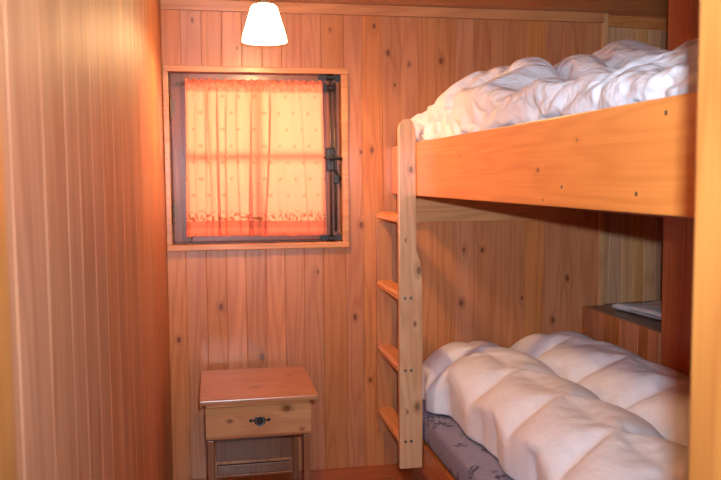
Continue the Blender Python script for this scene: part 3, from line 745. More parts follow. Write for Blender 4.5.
# surfaces of the two duvets: vertex positions row by row, in 1 mm steps, each row as differences
DUV_LOW = (85, 45, [
-379,14,17,17,17,17,17,17,18,18,18,5,22,23,23,22,22,23,22,22,22,21,13,11,20,20,20,20,20,21,21,21,20,21,2,20,20,19,19,17,7,17,17,18,8,
22,-11,6,15,16,18,18,19,18,19,23,23,16,23,20,24,22,22,20,26,19,15,20,1,18,18,17,23,19,20,26,18,27,8,21,21,19,17,19,20,9,18,16,18,9,
6,-10,-1,9,15,20,15,23,22,21,23,20,23,15,25,21,27,22,19,21,22,18,15,0,14,19,19,21,21,21,20,21,24,14,25,20,22,20,20,16,22,9,19,14,2,
13,-6,-13,1,17,18,18,22,19,23,23,21,20,22,24,20,22,24,22,24,18,19,14,0,13,15,22,22,17,22,22,24,22,17,21,23,24,23,19,20,20,14,18,6,-3,
12,-21,1,-11,15,18,19,23,19,26,21,21,19,22,21,24,23,24,25,16,24,17,14,5,5,18,20,20,20,21,25,21,22,21,23,18,25,22,19,20,22,17,14,6,-3,
-16,-4,-14,2,17,13,19,27,22,20,22,22,22,23,20,24,23,23,22,22,19,15,17,1,10,13,24,17,20,22,24,24,22,19,22,24,21,21,23,21,19,18,13,6,-4,
-5,-14,-2,13,8,20,18,23,21,24,20,23,21,21,21,25,24,22,22,21,17,14,20,0,8,16,21,20,21,23,22,24,19,22,24,21,24,22,20,20,20,14,15,7,-5,
-6,-11,5,4,14,19,17,22,23,21,25,22,17,25,21,28,16,28,19,21,23,16,14,-2,8,19,16,25,18,21,23,24,19,25,26,15,28,22,20,17,21,21,5,10,-5,
-5,-8,3,8,15,18,19,22,19,24,26,19,25,20,21,27,20,21,25,18,21,11,18,2,7,19,18,19,23,21,23,21,24,19,22,25,26,20,19,21,16,17,18,2,-13,
-5,-4,4,9,16,16,20,19,24,18,26,21,18,27,21,22,25,23,21,20,22,17,14,5,2,18,20,19,24,18,22,21,21,26,21,22,23,28,16,20,19,15,17,-3,1,
-4,1,8,5,16,18,18,18,22,22,21,23,21,21,24,23,24,25,20,21,20,20,9,2,10,18,20,17,24,19,21,25,20,21,22,24,25,19,23,19,16,17,15,8,-2,
4,3,-2,10,18,18,17,19,18,21,23,20,24,22,22,26,20,24,22,19,23,19,8,4,13,17,23,18,19,22,20,24,18,19,24,20,24,23,23,17,19,15,15,9,0,
-9,21,-7,16,17,16,19,22,13,21,21,18,24,25,23,18,26,20,22,20,20,21,9,6,13,21,18,22,17,21,23,20,18,19,20,24,23,20,21,20,15,17,16,10,0,
5,7,20,10,18,20,13,24,13,17,16,23,23,23,22,22,23,17,25,18,21,18,12,5,20,17,19,22,17,19,20,22,19,20,24,18,12,23,19,17,16,15,20,14,1,
-2,17,17,17,18,17,17,18,17,18,17,16,20,22,21,21,22,21,21,20,20,18,13,13,16,18,19,20,20,20,20,19,20,19,16,17,17,17,18,17,17,17,16,15,6,
9,6,18,19,14,16,22,12,19,22,17,23,20,21,16,26,20,19,21,19,23,18,6,17,9,20,21,15,24,17,23,17,22,22,21,18,19,12,22,16,16,18,16,15,0,
8,-3,14,17,18,17,19,17,21,20,23,22,17,24,20,24,18,25,20,20,20,5,11,8,13,17,23,19,21,18,24,22,19,23,23,20,19,17,18,19,18,13,19,8,-1,
7,-8,12,13,22,12,21,18,24,22,22,23,17,23,24,22,23,19,20,21,17,9,9,5,15,17,17,21,21,22,16,26,21,24,24,20,20,22,18,13,20,14,13,9,-1,
9,-14,8,17,15,19,18,21,23,20,22,23,22,22,21,20,25,22,20,19,16,12,8,1,15,15,23,17,17,22,27,19,21,24,23,24,20,20,19,16,17,16,14,5,-4,
1,-12,10,10,18,16,23,19,25,18,24,22,22,23,19,24,20,23,21,18,18,7,10,2,13,17,18,19,22,24,19,24,24,18,24,19,21,22,23,16,17,16,15,-5,0,
4,-13,4,11,21,18,23,19,21,23,22,23,21,25,20,21,23,20,24,20,11,11,9,0,12,18,18,20,18,23,25,20,25,19,22,23,19,27,19,17,16,15,14,2,-16,
5,-6,-10,15,19,17,23,20,23,22,22,24,21,23,16,27,22,21,20,22,16,6,10,1,12,14,19,21,20,21,22,24,24,21,22,22,22,19,22,19,11,20,13,2,-7,
6,-20,1,16,17,18,20,21,21,27,18,24,22,20,24,20,25,18,22,21,19,8,10,-3,12,17,19,20,22,18,25,23,21,19,22,20,23,24,19,21,13,16,12,3,-6,
-13,-10,7,15,17,20,18,22,19,25,20,23,19,26,20,25,20,23,18,21,21,13,10,-1,2,14,20,23,22,20,24,20,22,22,21,24,22,22,18,19,14,14,13,4,-2,
-3,-7,9,15,17,18,20,20,21,21,26,19,21,25,22,21,23,21,19,18,18,9,15,-2,9,17,19,22,21,20,23,24,21,20,20,25,19,19,18,19,15,16,13,5,-2,
-3,-3,11,15,17,19,18,17,20,24,22,22,25,23,18,22,21,22,21,16,18,12,13,-2,10,21,19,20,21,22,19,19,24,23,21,20,22,22,14,18,19,10,15,6,0,
-3,1,15,16,17,18,18,18,18,22,20,23,25,19,22,20,22,19,20,18,18,11,13,-1,16,22,19,22,18,17,22,22,19,23,19,22,22,16,19,16,16,15,14,9,-1,
-4,16,8,16,22,18,14,22,17,19,18,22,23,15,23,21,21,19,20,21,18,9,12,6,21,17,22,19,17,23,17,21,21,20,23,8,22,19,14,21,11,18,15,14,0,
-3,17,17,18,18,17,18,19,18,18,19,17,19,20,19,21,20,20,20,19,18,13,3,18,19,20,19,20,20,20,19,20,19,18,15,17,17,17,17,16,17,16,15,13,5,
3,18,10,16,21,19,15,14,24,12,23,23,21,16,24,23,13,22,22,18,19,5,13,8,23,15,18,22,16,26,14,19,22,22,24,16,14,20,19,11,19,15,18,10,0,
5,5,13,18,18,18,16,20,18,20,22,24,19,23,17,22,22,20,19,21,10,12,14,2,15,20,19,20,19,21,17,22,23,22,25,18,19,19,14,18,17,14,14,10,-1,
4,1,12,15,18,18,16,20,18,27,21,23,18,23,21,21,24,18,22,19,7,13,17,5,4,19,19,17,25,18,20,23,21,24,21,22,24,14,19,18,15,15,17,3,-1,
4,-4,10,13,20,17,20,20,23,22,22,23,23,17,23,22,21,21,22,17,15,7,17,-1,7,17,18,21,17,23,22,22,23,20,23,21,26,19,18,18,15,14,13,4,-2,
5,-7,7,14,19,19,17,24,22,19,25,21,21,23,23,25,17,20,22,18,18,7,14,-4,8,16,20,17,21,22,22,24,24,18,24,24,18,18,22,17,17,15,13,2,-5,
4,-4,-3,18,17,19,23,18,20,22,25,22,20,22,26,17,22,25,18,20,19,9,9,-2,7,16,18,19,19,21,27,17,22,25,23,21,22,20,20,18,16,14,13,2,-7,
7,-21,6,18,19,17,22,16,25,25,21,23,23,21,17,25,22,23,20,19,18,6,11,4,3,13,19,21,19,23,21,23,23,21,20,23,22,22,19,19,14,16,14,-6,-10,
-11,-10,7,16,18,19,21,21,23,20,26,21,21,19,23,24,23,23,18,19,18,10,9,-2,9,10,21,19,21,19,27,20,23,21,23,22,21,21,18,19,17,13,13,2,-8,
-3,0,-1,19,16,20,20,20,24,19,27,20,22,22,22,23,22,23,15,24,15,8,12,2,1,18,14,24,22,18,19,26,22,22,23,20,22,19,21,16,17,16,12,3,-5,
-4,-4,7,21,17,18,20,19,25,18,21,26,21,25,18,22,23,21,21,20,17,8,14,-6,7,18,18,19,25,18,21,25,18,22,22,22,24,17,22,16,15,15,12,5,-1,
-4,0,13,17,15,18,21,20,18,25,23,22,22,21,24,23,20,19,22,19,18,11,13,-10,10,18,21,18,21,22,20,23,19,24,21,21,24,17,17,18,11,20,15,3,0,
-3,5,13,19,17,18,18,20,19,20,25,22,22,22,22,21,18,20,20,16,23,6,17,-7,11,22,19,21,18,22,21,20,21,20,23,18,20,18,19,15,19,16,13,7,0,
-4,16,10,19,20,20,13,24,15,18,22,23,19,23,23,14,21,21,21,19,12,9,20,-1,20,15,21,22,18,22,17,20,16,23,22,11,22,15,21,19,16,11,15,15,1,
-3,17,18,18,18,19,19,18,19,19,19,18,19,20,21,20,20,20,19,19,14,10,4,18,19,19,19,20,19,20,20,19,19,18,15,16,17,17,17,17,16,16,16,14,6,
4,10,19,17,19,20,15,20,24,10,19,26,22,18,24,17,23,20,19,18,14,6,8,19,8,23,18,18,23,15,26,14,16,25,23,14,13,24,15,14,19,18,13,15,1,
4,3,16,16,19,19,19,17,20,22,23,23,22,19,23,22,18,21,19,20,11,4,13,4,15,17,19,21,20,19,25,17,21,22,23,20,17,20,16,17,16,15,16,10,-1,
4,-3,14,15,20,19,18,20,25,22,21,22,20,23,21,20,27,16,21,17,8,9,16,1,9,17,18,19,19,22,22,21,24,21,21,24,20,15,22,15,17,16,13,8,-1,
5,-7,11,17,19,19,18,24,18,23,24,22,21,21,21,23,19,23,20,19,14,4,16,4,1,15,20,19,21,18,25,20,22,23,24,20,24,21,17,19,16,14,13,5,-5,
9,-17,10,19,18,18,19,23,20,20,26,22,23,21,18,27,23,18,21,18,17,4,15,-4,8,15,18,21,18,18,25,25,22,19,22,24,20,23,19,18,18,15,11,1,-6,
-7,1,-1,17,17,20,18,24,21,22,24,22,23,19,26,21,20,21,22,18,19,6,11,-4,7,15,16,21,18,23,22,21,23,24,26,22,20,21,17,20,19,16,6,0,-9,
-1,-4,5,16,18,19,17,26,19,25,24,21,24,20,25,20,23,20,18,20,18,4,11,1,6,15,14,22,18,22,24,24,21,21,21,24,24,19,24,16,18,18,-3,-6,-7,
-1,-6,9,16,14,22,21,20,21,25,20,25,24,21,18,24,23,19,22,18,20,6,10,3,1,17,18,20,17,23,21,23,21,22,23,24,18,24,21,19,19,13,11,0,-4,
0,-7,11,15,16,19,22,21,19,25,20,25,22,21,23,21,22,22,21,18,17,0,15,0,9,15,16,19,22,23,19,23,21,24,22,20,26,20,17,18,18,19,10,1,-3,
3,-12,11,16,18,21,16,24,19,22,24,22,22,21,22,26,20,20,20,19,17,2,15,-1,10,17,18,21,16,19,26,20,22,21,21,23,23,22,19,20,13,16,12,4,-1,
-8,-4,14,17,17,19,20,16,23,23,23,22,21,21,22,20,22,23,18,18,16,3,18,0,13,17,20,19,19,21,17,25,20,20,25,18,22,23,16,16,18,14,13,7,0,
-6,3,16,13,25,17,18,17,19,22,21,24,19,21,22,25,18,19,21,17,18,3,17,2,14,17,23,21,14,20,23,17,20,22,23,22,21,13,22,16,14,16,19,6,1,
-5,18,10,17,22,14,25,11,16,24,22,19,23,18,24,15,21,21,19,19,20,5,13,21,2,24,17,24,11,19,23,20,15,22,21,22,15,13,20,14,16,19,16,15,0,
-5,19,18,18,18,19,18,19,19,18,18,17,19,20,20,20,20,20,20,19,17,17,15,5,18,19,19,19,19,19,19,19,18,16,16,17,17,17,17,16,17,16,16,14,8,
2,17,12,18,21,14,23,19,17,14,21,23,21,19,22,17,23,21,16,22,18,7,9,10,22,15,22,17,19,23,12,21,19,22,22,18,19,12,20,16,13,21,15,13,3,
2,7,17,16,19,16,19,20,21,20,24,19,19,23,20,24,19,23,16,19,16,7,12,2,15,18,19,22,17,22,19,21,22,21,23,17,23,18,15,16,16,18,14,12,0,
3,2,15,15,20,16,21,21,19,21,25,22,22,19,22,23,20,23,13,22,15,6,16,7,3,16,22,17,20,23,19,20,24,23,23,20,21,20,19,17,13,16,16,7,-5,
2,-2,13,15,20,17,17,23,22,23,23,21,20,19,26,20,20,22,19,22,16,7,16,-2,7,17,14,26,17,19,27,19,22,23,24,21,17,24,22,13,19,14,16,-4,-2,
1,6,1,16,19,17,21,23,17,28,20,21,24,17,25,19,21,21,22,20,20,12,12,-6,12,8,20,20,22,19,26,22,21,22,21,21,21,22,18,19,16,17,16,1,-20,
1,-4,7,17,18,16,21,24,23,17,24,23,21,21,23,22,22,24,18,19,20,9,13,-5,7,12,22,18,22,20,24,24,23,19,23,22,22,20,24,15,18,16,13,3,-8,
1,-7,8,13,20,22,16,22,25,21,22,23,15,26,24,21,22,22,24,19,15,12,11,0,-2,19,18,22,20,23,22,18,24,24,22,20,23,22,20,18,18,18,10,-3,7,
0,-8,7,14,20,19,20,23,23,22,22,22,23,20,20,26,19,24,19,20,15,11,10,-5,8,17,19,22,19,24,21,21,28,19,24,20,22,21,20,19,16,16,13,4,-1,
1,-10,7,11,21,20,23,21,22,24,23,20,18,27,19,22,21,23,20,21,13,11,10,-8,11,20,19,18,22,23,25,21,28,15,25,23,20,20,17,21,15,18,13,5,-1,
-9,0,14,2,20,20,23,22,22,25,22,20,17,22,25,21,20,22,22,17,8,19,12,-11,12,22,19,20,22,21,28,19,23,24,17,25,22,18,18,21,16,17,11,8,-1,
-27,27,3,-1,15,19,20,22,22,18,28,18,21,25,24,20,22,24,21,22,6,19,18,-10,17,19,17,17,24,23,22,23,23,22,22,23,24,24,17,17,16,16,19,6,0,
-11,13,6,9,18,19,19,23,20,22,18,23,24,27,22,20,25,23,23,17,20,3,15,0,14,18,20,18,20,22,25,26,14,25,23,25,24,19,21,20,15,18,15,12,2,
-11,10,14,16,23,15,25,18,23,23,14,20,23,22,25,23,21,24,22,18,21,10,6,3,17,20,19,22,14,20,20,23,22,24,25,23,14,23,17,20,19,17,19,17,1,
-11,18,18,19,20,19,20,20,20,19,19,19,23,24,22,22,22,22,22,20,20,8,3,10,18,19,19,20,19,20,20,20,20,19,20,20,20,20,20,19,19,19,18,17,11,
-1,12,19,20,20,20,17,25,17,25,11,28,22,24,26,17,27,22,20,21,18,7,-1,9,10,17,17,18,21,26,15,24,12,29,26,19,24,16,25,20,17,22,16,21,7,
14,13,7,20,20,23,16,23,22,24,27,21,26,22,23,24,23,8,15,15,22,11,6,11,0,11,15,21,19,18,22,25,24,22,22,26,24,24,22,17,19,19,23,15,2,
10,3,12,20,19,24,24,20,27,26,28,25,19,27,25,24,16,16,14,10,5,11,9,0,8,4,12,14,19,21,22,23,26,19,28,27,24,26,25,22,20,20,20,17,-3,
6,-2,13,19,20,20,26,23,25,29,23,27,20,29,21,22,21,15,14,12,10,2,9,-3,5,13,7,15,17,21,25,25,27,19,25,27,24,26,23,25,19,22,22,14,-8,
3,-6,14,17,23,20,25,24,27,21,25,30,19,28,25,19,21,18,15,16,0,3,13,-6,5,7,11,17,18,20,24,27,23,24,21,28,29,23,22,25,24,19,20,17,-14,
-3,-5,15,19,19,22,21,26,25,23,29,24,17,26,28,23,22,17,19,12,5,-3,18,-7,0,10,13,16,15,22,24,24,27,26,16,31,26,27,22,23,23,22,21,15,-20,
-11,4,14,12,23,20,24,22,26,27,30,19,20,29,22,24,25,20,17,14,2,7,11,-5,-2,9,10,18,19,21,20,27,24,27,19,30,23,29,22,22,27,21,21,15,-27,
-15,17,5,13,14,22,22,25,18,29,27,18,27,24,26,24,26,26,20,22,9,10,-9,21,-6,-9,13,14,21,21,21,26,29,18,27,28,24,24,28,22,27,25,21,14,-10,
10,4,13,13,15,21,21,25,23,24,26,19,25,23,26,23,30,19,24,19,11,9,-5,20,-12,-4,15,17,18,21,26,21,26,21,22,28,27,28,22,23,22,23,21,18,-6,
11,2,7,16,19,17,20,27,18,26,26,20,20,25,26,23,27,22,21,22,10,7,0,15,-12,1,13,20,16,21,26,22,27,19,23,26,25,25,23,26,23,21,19,17,-11,
11,4,4,13,16,18,23,20,27,19,29,17,25,19,24,23,26,21,20,19,-1,9,15,11,-11,6,19,17,18,23,18,27,22,21,24,27,24,23,22,24,22,21,17,17,-13,
11,0,6,16,19,16,21,24,19,20,23,22,22,23,19,21,23,23,19,3,21,12,11,-2,-2,14,19,17,18,23,26,17,25,20,19,24,24,26,18,24,19,19,20,16,-10,
11,-3,16,12,25,13,23,22,18,21,19,20,21,13,21,25,19,17,11,20,20,11,9,-4,14,15,20,16,20,20,25,16,25,19,21,19,21,22,21,19,17,17,13,19,3,
5,4,14,15,18,19,18,19,18,19,18,19,19,19,19,18,19,17,14,18,17,5,12,20,17,19,19,19,18,19,19,19,18,19,19,19,15,19,17,17,17,14,17,12,18,
-1021,-3,-1,0,-1,-1,-2,-2,-2,-2,-2,2,0,1,0,0,0,0,-1,-1,0,-1,0,1,2,2,1,2,1,0,0,0,-1,2,-11,10,9,-1,3,-7,-21,-4,-14,-9,19,
46,0,-4,-1,4,0,3,0,2,3,5,3,6,-4,-1,2,-4,-3,-1,-1,-1,-3,1,-7,-1,-3,-4,-5,-1,-5,0,-7,-3,-11,-4,-9,2,0,3,5,-22,-6,-3,-15,-5,
26,0,-5,0,2,4,2,3,-1,4,1,4,4,-2,-1,3,-3,0,-2,-3,-1,-4,0,-6,2,-3,-6,-5,-3,-3,-4,-7,-6,-6,-3,-10,-6,-5,-4,-6,-6,9,-11,-7,-4,
21,-7,10,-4,0,4,0,1,9,0,3,3,0,4,-3,0,-1,2,-5,2,-5,-5,2,-5,1,-7,-3,-4,-1,-9,-2,-8,1,-10,-8,-2,-10,-6,-4,-4,-6,-4,-2,-1,-6,
22,2,-1,0,1,5,3,0,5,3,1,3,3,-2,4,-1,-3,-3,2,-5,0,1,-5,1,-6,-5,-1,-4,-4,-4,-8,-4,-6,-6,-5,-5,-9,-8,-3,-3,-7,0,-3,-5,-4,
20,7,-4,4,3,2,-1,7,5,-1,4,2,4,1,1,-1,-1,-3,-2,-1,-4,-1,-2,-2,-2,-2,-6,-2,-6,-5,-7,-2,-8,-5,-4,-8,-8,-5,-6,-1,-7,0,-8,0,-5,
26,2,-1,4,1,8,1,2,6,1,2,2,0,0,0,4,-2,-2,-3,2,-4,-2,-2,-3,0,-5,-1,-7,-2,-5,-7,-4,-8,-5,-6,-5,-7,-4,-7,-3,-3,-9,-2,-4,-2,
25,2,0,4,4,0,7,2,3,4,-1,3,1,0,3,0,-2,-2,0,-3,-2,-2,-2,-2,0,-6,-1,-4,-7,1,-10,-6,-3,-9,-5,-7,-7,-3,-7,-3,-6,-4,-4,-3,-2,
25,3,3,2,0,4,4,1,5,3,3,1,5,-1,0,0,-1,-1,-2,-1,-3,-1,-5,1,-4,-2,-4,-5,-2,-6,-5,-6,-7,-6,-3,-8,-8,-5,-4,-2,-5,-6,-2,-4,-6,
25,3,3,2,4,3,1,3,2,3,2,4,2,1,1,0,-3,-1,-1,-3,-2,0,-4,0,-1,-3,-1,-6,-5,-3,-10,-6,-7,-5,-5,-3,-8,-2,-8,-7,-2,-3,-4,-5,-7,
26,3,-1,5,5,1,2,4,4,-1,5,2,4,-1,3,-2,2,-3,-4,2,-3,-3,-5,-1,-2,0,-6,-4,-5,-4,-6,-8,-6,-5,-2,-11,-3,-5,-5,-4,-6,-2,-4,-7,-5,
24,5,4,-1,7,-1,8,1,0,0,2,6,2,1,0,1,-1,-4,2,-5,0,1,-8,-1,1,-3,-2,-7,-6,0,-8,-8,-6,-7,-8,-1,-7,-8,-2,-5,-6,-1,-5,-5,-5,
21,8,6,3,-1,2,5,2,1,6,-1,4,3,4,-1,0,-1,-3,0,-1,-7,-1,-5,3,-1,-1,-7,-4,-2,-9,-4,-7,-9,-5,-10,-7,1,-7,0,-10,0,-6,-5,-3,-6,
27,6,-1,9,2,0,3,1,7,5,-2,2,-1,3,2,3,-3,-4,3,-4,-4,-2,-5,2,-2,-3,-6,-5,-5,0,-7,-7,-7,-7,-7,-7,-8,3,-6,-3,-4,0,-12,0,-6,
27,2,2,2,3,3,3,3,3,3,2,2,3,1,1,-1,-1,-1,-2,-3,-2,-2,-3,-2,-1,-4,-3,-5,-5,-5,-6,-6,-6,-6,-6,-6,-5,-5,-5,-5,-4,-4,-3,-3,-2,
24,-2,4,4,0,4,5,4,-2,6,7,-2,1,1,4,-5,-5,5,-5,-4,0,-2,0,-3,-5,-3,-2,-4,-2,-11,3,-10,-4,-8,-6,-5,-9,1,-10,-4,-6,-2,-4,-1,0,
25,0,1,2,3,2,3,3,6,2,4,2,3,-3,0,-2,2,-3,0,-5,1,-3,0,-7,1,-6,-1,-7,-1,-7,-5,-6,-7,-4,-8,-4,-8,-1,-7,-6,-9,0,-1,-1,1,
24,4,-1,3,1,5,2,4,4,3,3,1,2,0,-1,-2,-1,-4,0,-2,0,-3,1,-1,-4,-4,-6,-4,-6,-3,-4,-3,-9,-5,-7,-8,-4,-6,-6,-6,-2,-1,-4,-1,0,
24,5,1,2,4,-2,9,3,3,2,-1,4,3,-1,-3,2,-2,-4,1,-3,-1,3,-4,-3,-3,-6,-4,-1,-7,-3,-8,-1,-10,-4,-7,-3,-10,-4,-5,-4,-3,-6,1,-2,-1,
26,4,2,3,-3,7,4,4,1,7,-3,4,2,-2,-1,1,-2,-1,-2,-4,2,2,-5,-2,-6,-3,-3,-2,-3,-9,-3,-7,-10,-2,-7,-10,-1,-5,-5,-4,-3,-4,-2,-4,2,
26,3,2,4,2,2,2,6,2,5,-1,2,3,-1,-2,0,0,-1,-1,-2,-3,-2,0,-1,-7,0,-4,-5,-4,-6,-8,0,-10,-6,-2,-10,-6,-4,-5,-3,-7,-2,-2,-5,1,
25,3,2,3,2,3,7,3,0,3,3,1,3,-1,2,-2,-2,0,-2,-1,-6,3,-4,0,-4,-4,-4,-2,-5,-9,-2,-6,-8,-7,-6,-5,-5,-7,-2,-7,-2,-2,-5,-2,-3,
26,-2,7,4,4,1,3,2,4,2,4,0,0,1,0,2,-4,1,1,-8,-1,1,-3,3,-4,-4,-5,-5,-4,-8,-3,-7,-6,-7,-4,-10,-1,-5,-8,-1,-5,-6,0,-1,-5,
21,6,3,6,3,4,2,3,6,-1,-2,4,2,-2,4,-1,-1,-6,5,-4,-6,1,-3,-2,4,-8,-3,-3,-5,-10,-2,-8,-8,-5,-11,2,-6,-5,-4,-7,-1,-4,-3,-1,-5,
26,7,5,1,3,5,3,3,4,-1,0,3,5,-4,1,0,-3,2,-2,-5,0,-3,-1,0,-2,-2,-7,-1,-10,-5,-5,-7,-6,-6,-6,-6,-4,-3,-7,-4,-1,-7,0,-5,-2,
26,3,6,3,3,6,2,4,-1,3,2,2,1,2,1,-1,-5,3,-3,1,-4,-4,-2,-2,0,-4,-4,-4,-4,-6,-8,-7,-6,-6,-7,-5,-2,-3,-6,-5,-3,-4,-5,-3,0,
26,4,3,8,4,1,4,4,1,2,-1,2,0,1,3,-1,1,-5,0,0,-7,-6,3,0,-1,-5,-2,-7,-5,-6,-2,-10,-5,-8,-7,-6,-5,-2,-4,-1,-5,-3,-3,-4,-3,
25,4,4,6,-1,6,6,-2,5,2,1,1,-4,-2,10,-4,0,1,-7,4,-6,-1,-1,0,-6,-2,-3,-10,-1,-6,0,-7,-14,-4,-7,-8,5,-9,-4,-4,-4,-1,-3,-4,-2,
26,2,3,3,3,4,3,3,3,2,2,2,1,0,0,-1,-1,-2,-2,-1,-1,-2,-3,-2,-3,-3,-4,-4,-5,-5,-6,-6,-6,-6,-6,-5,-6,-4,-5,-4,-3,-2,-2,-2,-2,
26,2,-1,2,6,5,1,1,6,4,3,-1,-2,6,-5,-5,5,-6,-1,-2,2,-1,-2,-5,-1,-5,-3,-2,-6,-5,-5,-7,-5,-7,-5,-9,-1,-9,-3,1,-6,-4,-4,2,-1,
25,2,-1,2,4,4,3,2,2,7,2,1,0,0,-5,2,-3,0,-2,-2,3,-2,-3,-4,-4,-6,-2,-1,-8,-1,-7,-6,-1,-10,-7,-8,-6,-4,-4,1,-8,0,-3,1,-1,
26,0,-2,8,-1,6,-1,7,1,5,3,1,2,-1,-3,0,-3,-3,0,1,-3,1,-3,-5,-3,-1,-6,-5,-5,-4,-5,-7,-3,-6,-5,-10,-4,-4,-5,-5,-3,-1,-1,-2,2,
25,3,-4,5,2,4,5,4,2,-1,6,1,-2,1,0,-3,-3,-1,1,-2,-2,1,-1,-6,-2,-1,-6,-7,-1,-6,-5,-7,-5,-5,-7,-6,-4,-5,-5,-4,-4,-1,-3,2,0,
26,0,1,4,3,3,5,1,5,2,0,2,2,-2,1,-2,-2,-3,-1,-2,-3,5,-4,-4,-3,-3,-8,1,-8,-4,-6,-5,-5,-6,-6,-5,-7,-5,-5,-2,-3,-4,3,-4,1,
25,1,0,3,3,3,2,5,3,1,5,1,4,-6,0,-2,2,-2,0,-4,0,-1,-2,-2,-4,-3,-5,-6,-2,-9,-5,-5,-4,-6,-9,-4,-3,-7,-2,-2,-4,-2,0,-5,1,
23,-2,8,0,7,2,3,1,5,-3,6,2,-2,4,1,-5,0,0,-3,-5,4,-2,-2,0,-5,-4,-7,-2,-7,-3,-6,-7,-5,-6,-5,-7,-5,-5,-4,-1,-2,-2,-4,1,-4,
23,4,6,1,4,2,2,6,0,4,0,3,1,-2,4,-4,0,-3,-2,-3,1,-1,-2,1,-9,0,-7,-4,-2,-7,-5,-6,-6,-7,-4,-6,-3,-6,-3,-7,-2,-2,-1,-1,-4,
25,6,4,3,3,4,6,-1,1,5,-2,3,0,1,-2,1,0,0,-6,-2,0,0,-2,-4,-1,-5,-2,-5,-5,-6,-8,-3,-5,-8,-2,-10,-3,-2,-7,-4,-2,-2,-5,-1,-1,
26,5,5,5,2,3,-2,8,0,3,2,1,1,-3,0,1,-1,-6,5,-3,0,-4,-1,1,-8,3,-9,-5,-2,-6,-5,-11,-2,-8,-4,-3,-10,-2,-5,-1,-3,-4,1,-2,-5,
26,6,3,6,2,1,5,1,4,-2,4,1,-1,1,0,1,-2,-3,1,0,-6,3,-3,-4,-3,-4,-1,-6,-7,-3,-7,-7,-4,-8,-5,-5,-2,-3,-7,-1,-3,0,-3,-6,-2,
25,5,3,6,2,2,5,3,2,1,-2,4,2,-3,5,-3,0,0,-4,-4,-2,0,0,-4,0,-7,-1,-8,-1,-8,-3,-10,-8,-4,-6,-3,-5,-4,-1,-3,-8,-2,2,-3,-3,
26,1,5,5,4,3,3,1,5,1,0,2,0,4,-2,-3,1,-3,-1,-2,-7,4,0,-1,-8,-2,-3,-7,-4,-3,-8,-9,-3,-7,-4,-10,-1,-4,0,-4,-5,-4,4,-4,-3,
25,3,2,3,3,4,3,3,2,3,2,1,0,0,-1,-1,-2,-2,-2,-3,-2,-3,0,-3,-1,-3,-3,-4,-5,-5,-5,-6,-6,-7,-5,-5,-5,-4,-4,-3,-3,-2,-1,-1,0,
26,-1,2,4,4,3,0,3,7,0,3,2,0,-4,-3,3,-3,-4,-1,-3,-1,4,-4,-5,-5,0,-2,-4,-4,-6,0,-11,-6,-4,-5,-8,-1,-10,-3,-1,-5,-1,1,-4,4,
26,-3,-1,9,1,4,2,5,2,3,2,1,-2,-1,1,-3,0,-5,1,-1,-1,2,-6,-7,-2,-3,-2,-5,-3,-3,-4,-9,1,-10,-7,-7,0,-11,-5,-1,-1,-4,1,1,2,
25,0,3,3,-4,10,-1,3,5,3,4,-1,2,-3,-4,1,-3,-2,-2,0,3,-4,-4,-2,-7,-2,-4,1,-8,-2,-6,-4,-3,-9,-7,-6,-4,-6,-4,-3,-1,-2,-1,-3,6,
26,3,-5,6,-1,5,5,0,6,0,8,-3,2,-3,-1,-4,3,-5,-6,3,-1,2,-5,-2,-3,-3,-6,-6,-2,-6,-1,-8,-4,-6,-7,-4,-5,-8,-3,-2,-4,-4,1,5,0,
23,2,5,1,-3,9,2,5,-1,3,3,0,0,4,-4,0,-3,-3,-4,-1,-2,-1,-1,-3,-4,-1,-4,-5,-3,-7,-5,-2,-8,-5,-7,-1,-10,-4,-5,1,-5,-4,2,2,1,
24,1,5,3,1,4,3,5,-1,5,-1,3,0,2,0,-5,2,-5,-3,0,-4,-4,2,-3,-5,-1,-3,-3,-3,-10,-5,-5,-2,-8,-7,-4,-7,-4,-4,-4,-2,0,0,0,2,
26,2,4,0,4,2,4,3,5,3,-1,1,-1,1,-1,0,-2,-4,-1,-3,-3,1,-2,-1,-5,-1,-6,-1,-5,-7,-4,-7,-6,-5,-3,-6,-5,-5,-7,0,-6,-3,4,-1,-1,
26,1,7,-2,4,3,5,2,5,-3,4,0,0,2,-4,1,-4,2,-4,0,-3,-3,-1,-2,-4,-3,0,-8,-4,-4,-4,-7,-5,-7,-6,-6,-4,-4,-3,-5,-3,-2,-4,-2,-5,
26,1,7,1,2,5,2,1,4,0,2,1,-1,4,-1,-3,-1,-4,0,-2,0,-8,1,-3,0,-5,-5,0,-7,-5,-4,-10,-3,-6,-7,-2,-8,-6,1,-6,0,-5,-3,-4,-3,
25,1,4,2,3,8,2,1,3,3,-4,3,2,2,-2,-2,0,-2,-4,-1,-5,-2,0,-3,-2,-2,-3,-4,-4,-6,-8,-4,-9,-4,-5,-3,-7,-3,-6,-2,-5,-1,-4,-2,-4,
25,5,-1,7,1,5,-1,5,0,1,4,0,0,3,-3,1,-1,-1,-4,-2,0,-4,-3,-1,-3,1,-6,-4,-6,-7,-1,-8,-10,-4,-4,-4,-6,-2,-6,-2,-5,-4,-3,-1,-5,
25,5,2,4,1,7,-4,6,3,0,-1,3,-1,4,0,0,-4,0,-5,-1,-2,-3,-1,-1,-4,-2,-5,-4,-6,-2,-6,-10,-3,-7,-3,-7,-3,-6,-1,-4,-3,-3,-6,0,-5,
25,3,5,-1,4,4,0,5,1,4,2,-1,-1,7,-3,-5,2,-2,-2,-1,-3,-6,1,-6,2,-9,4,-11,-1,-4,-6,-10,-1,-8,-8,-3,-1,-10,-2,-4,-1,-4,-3,-3,-1,
26,1,2,3,3,2,3,3,2,3,1,0,1,0,-1,-1,-1,-2,-2,-2,-2,-2,-1,-6,-1,-3,-3,-4,-5,-5,-5,-5,-6,-6,-7,-5,-5,-4,-5,-3,-3,-3,-1,-2,0,
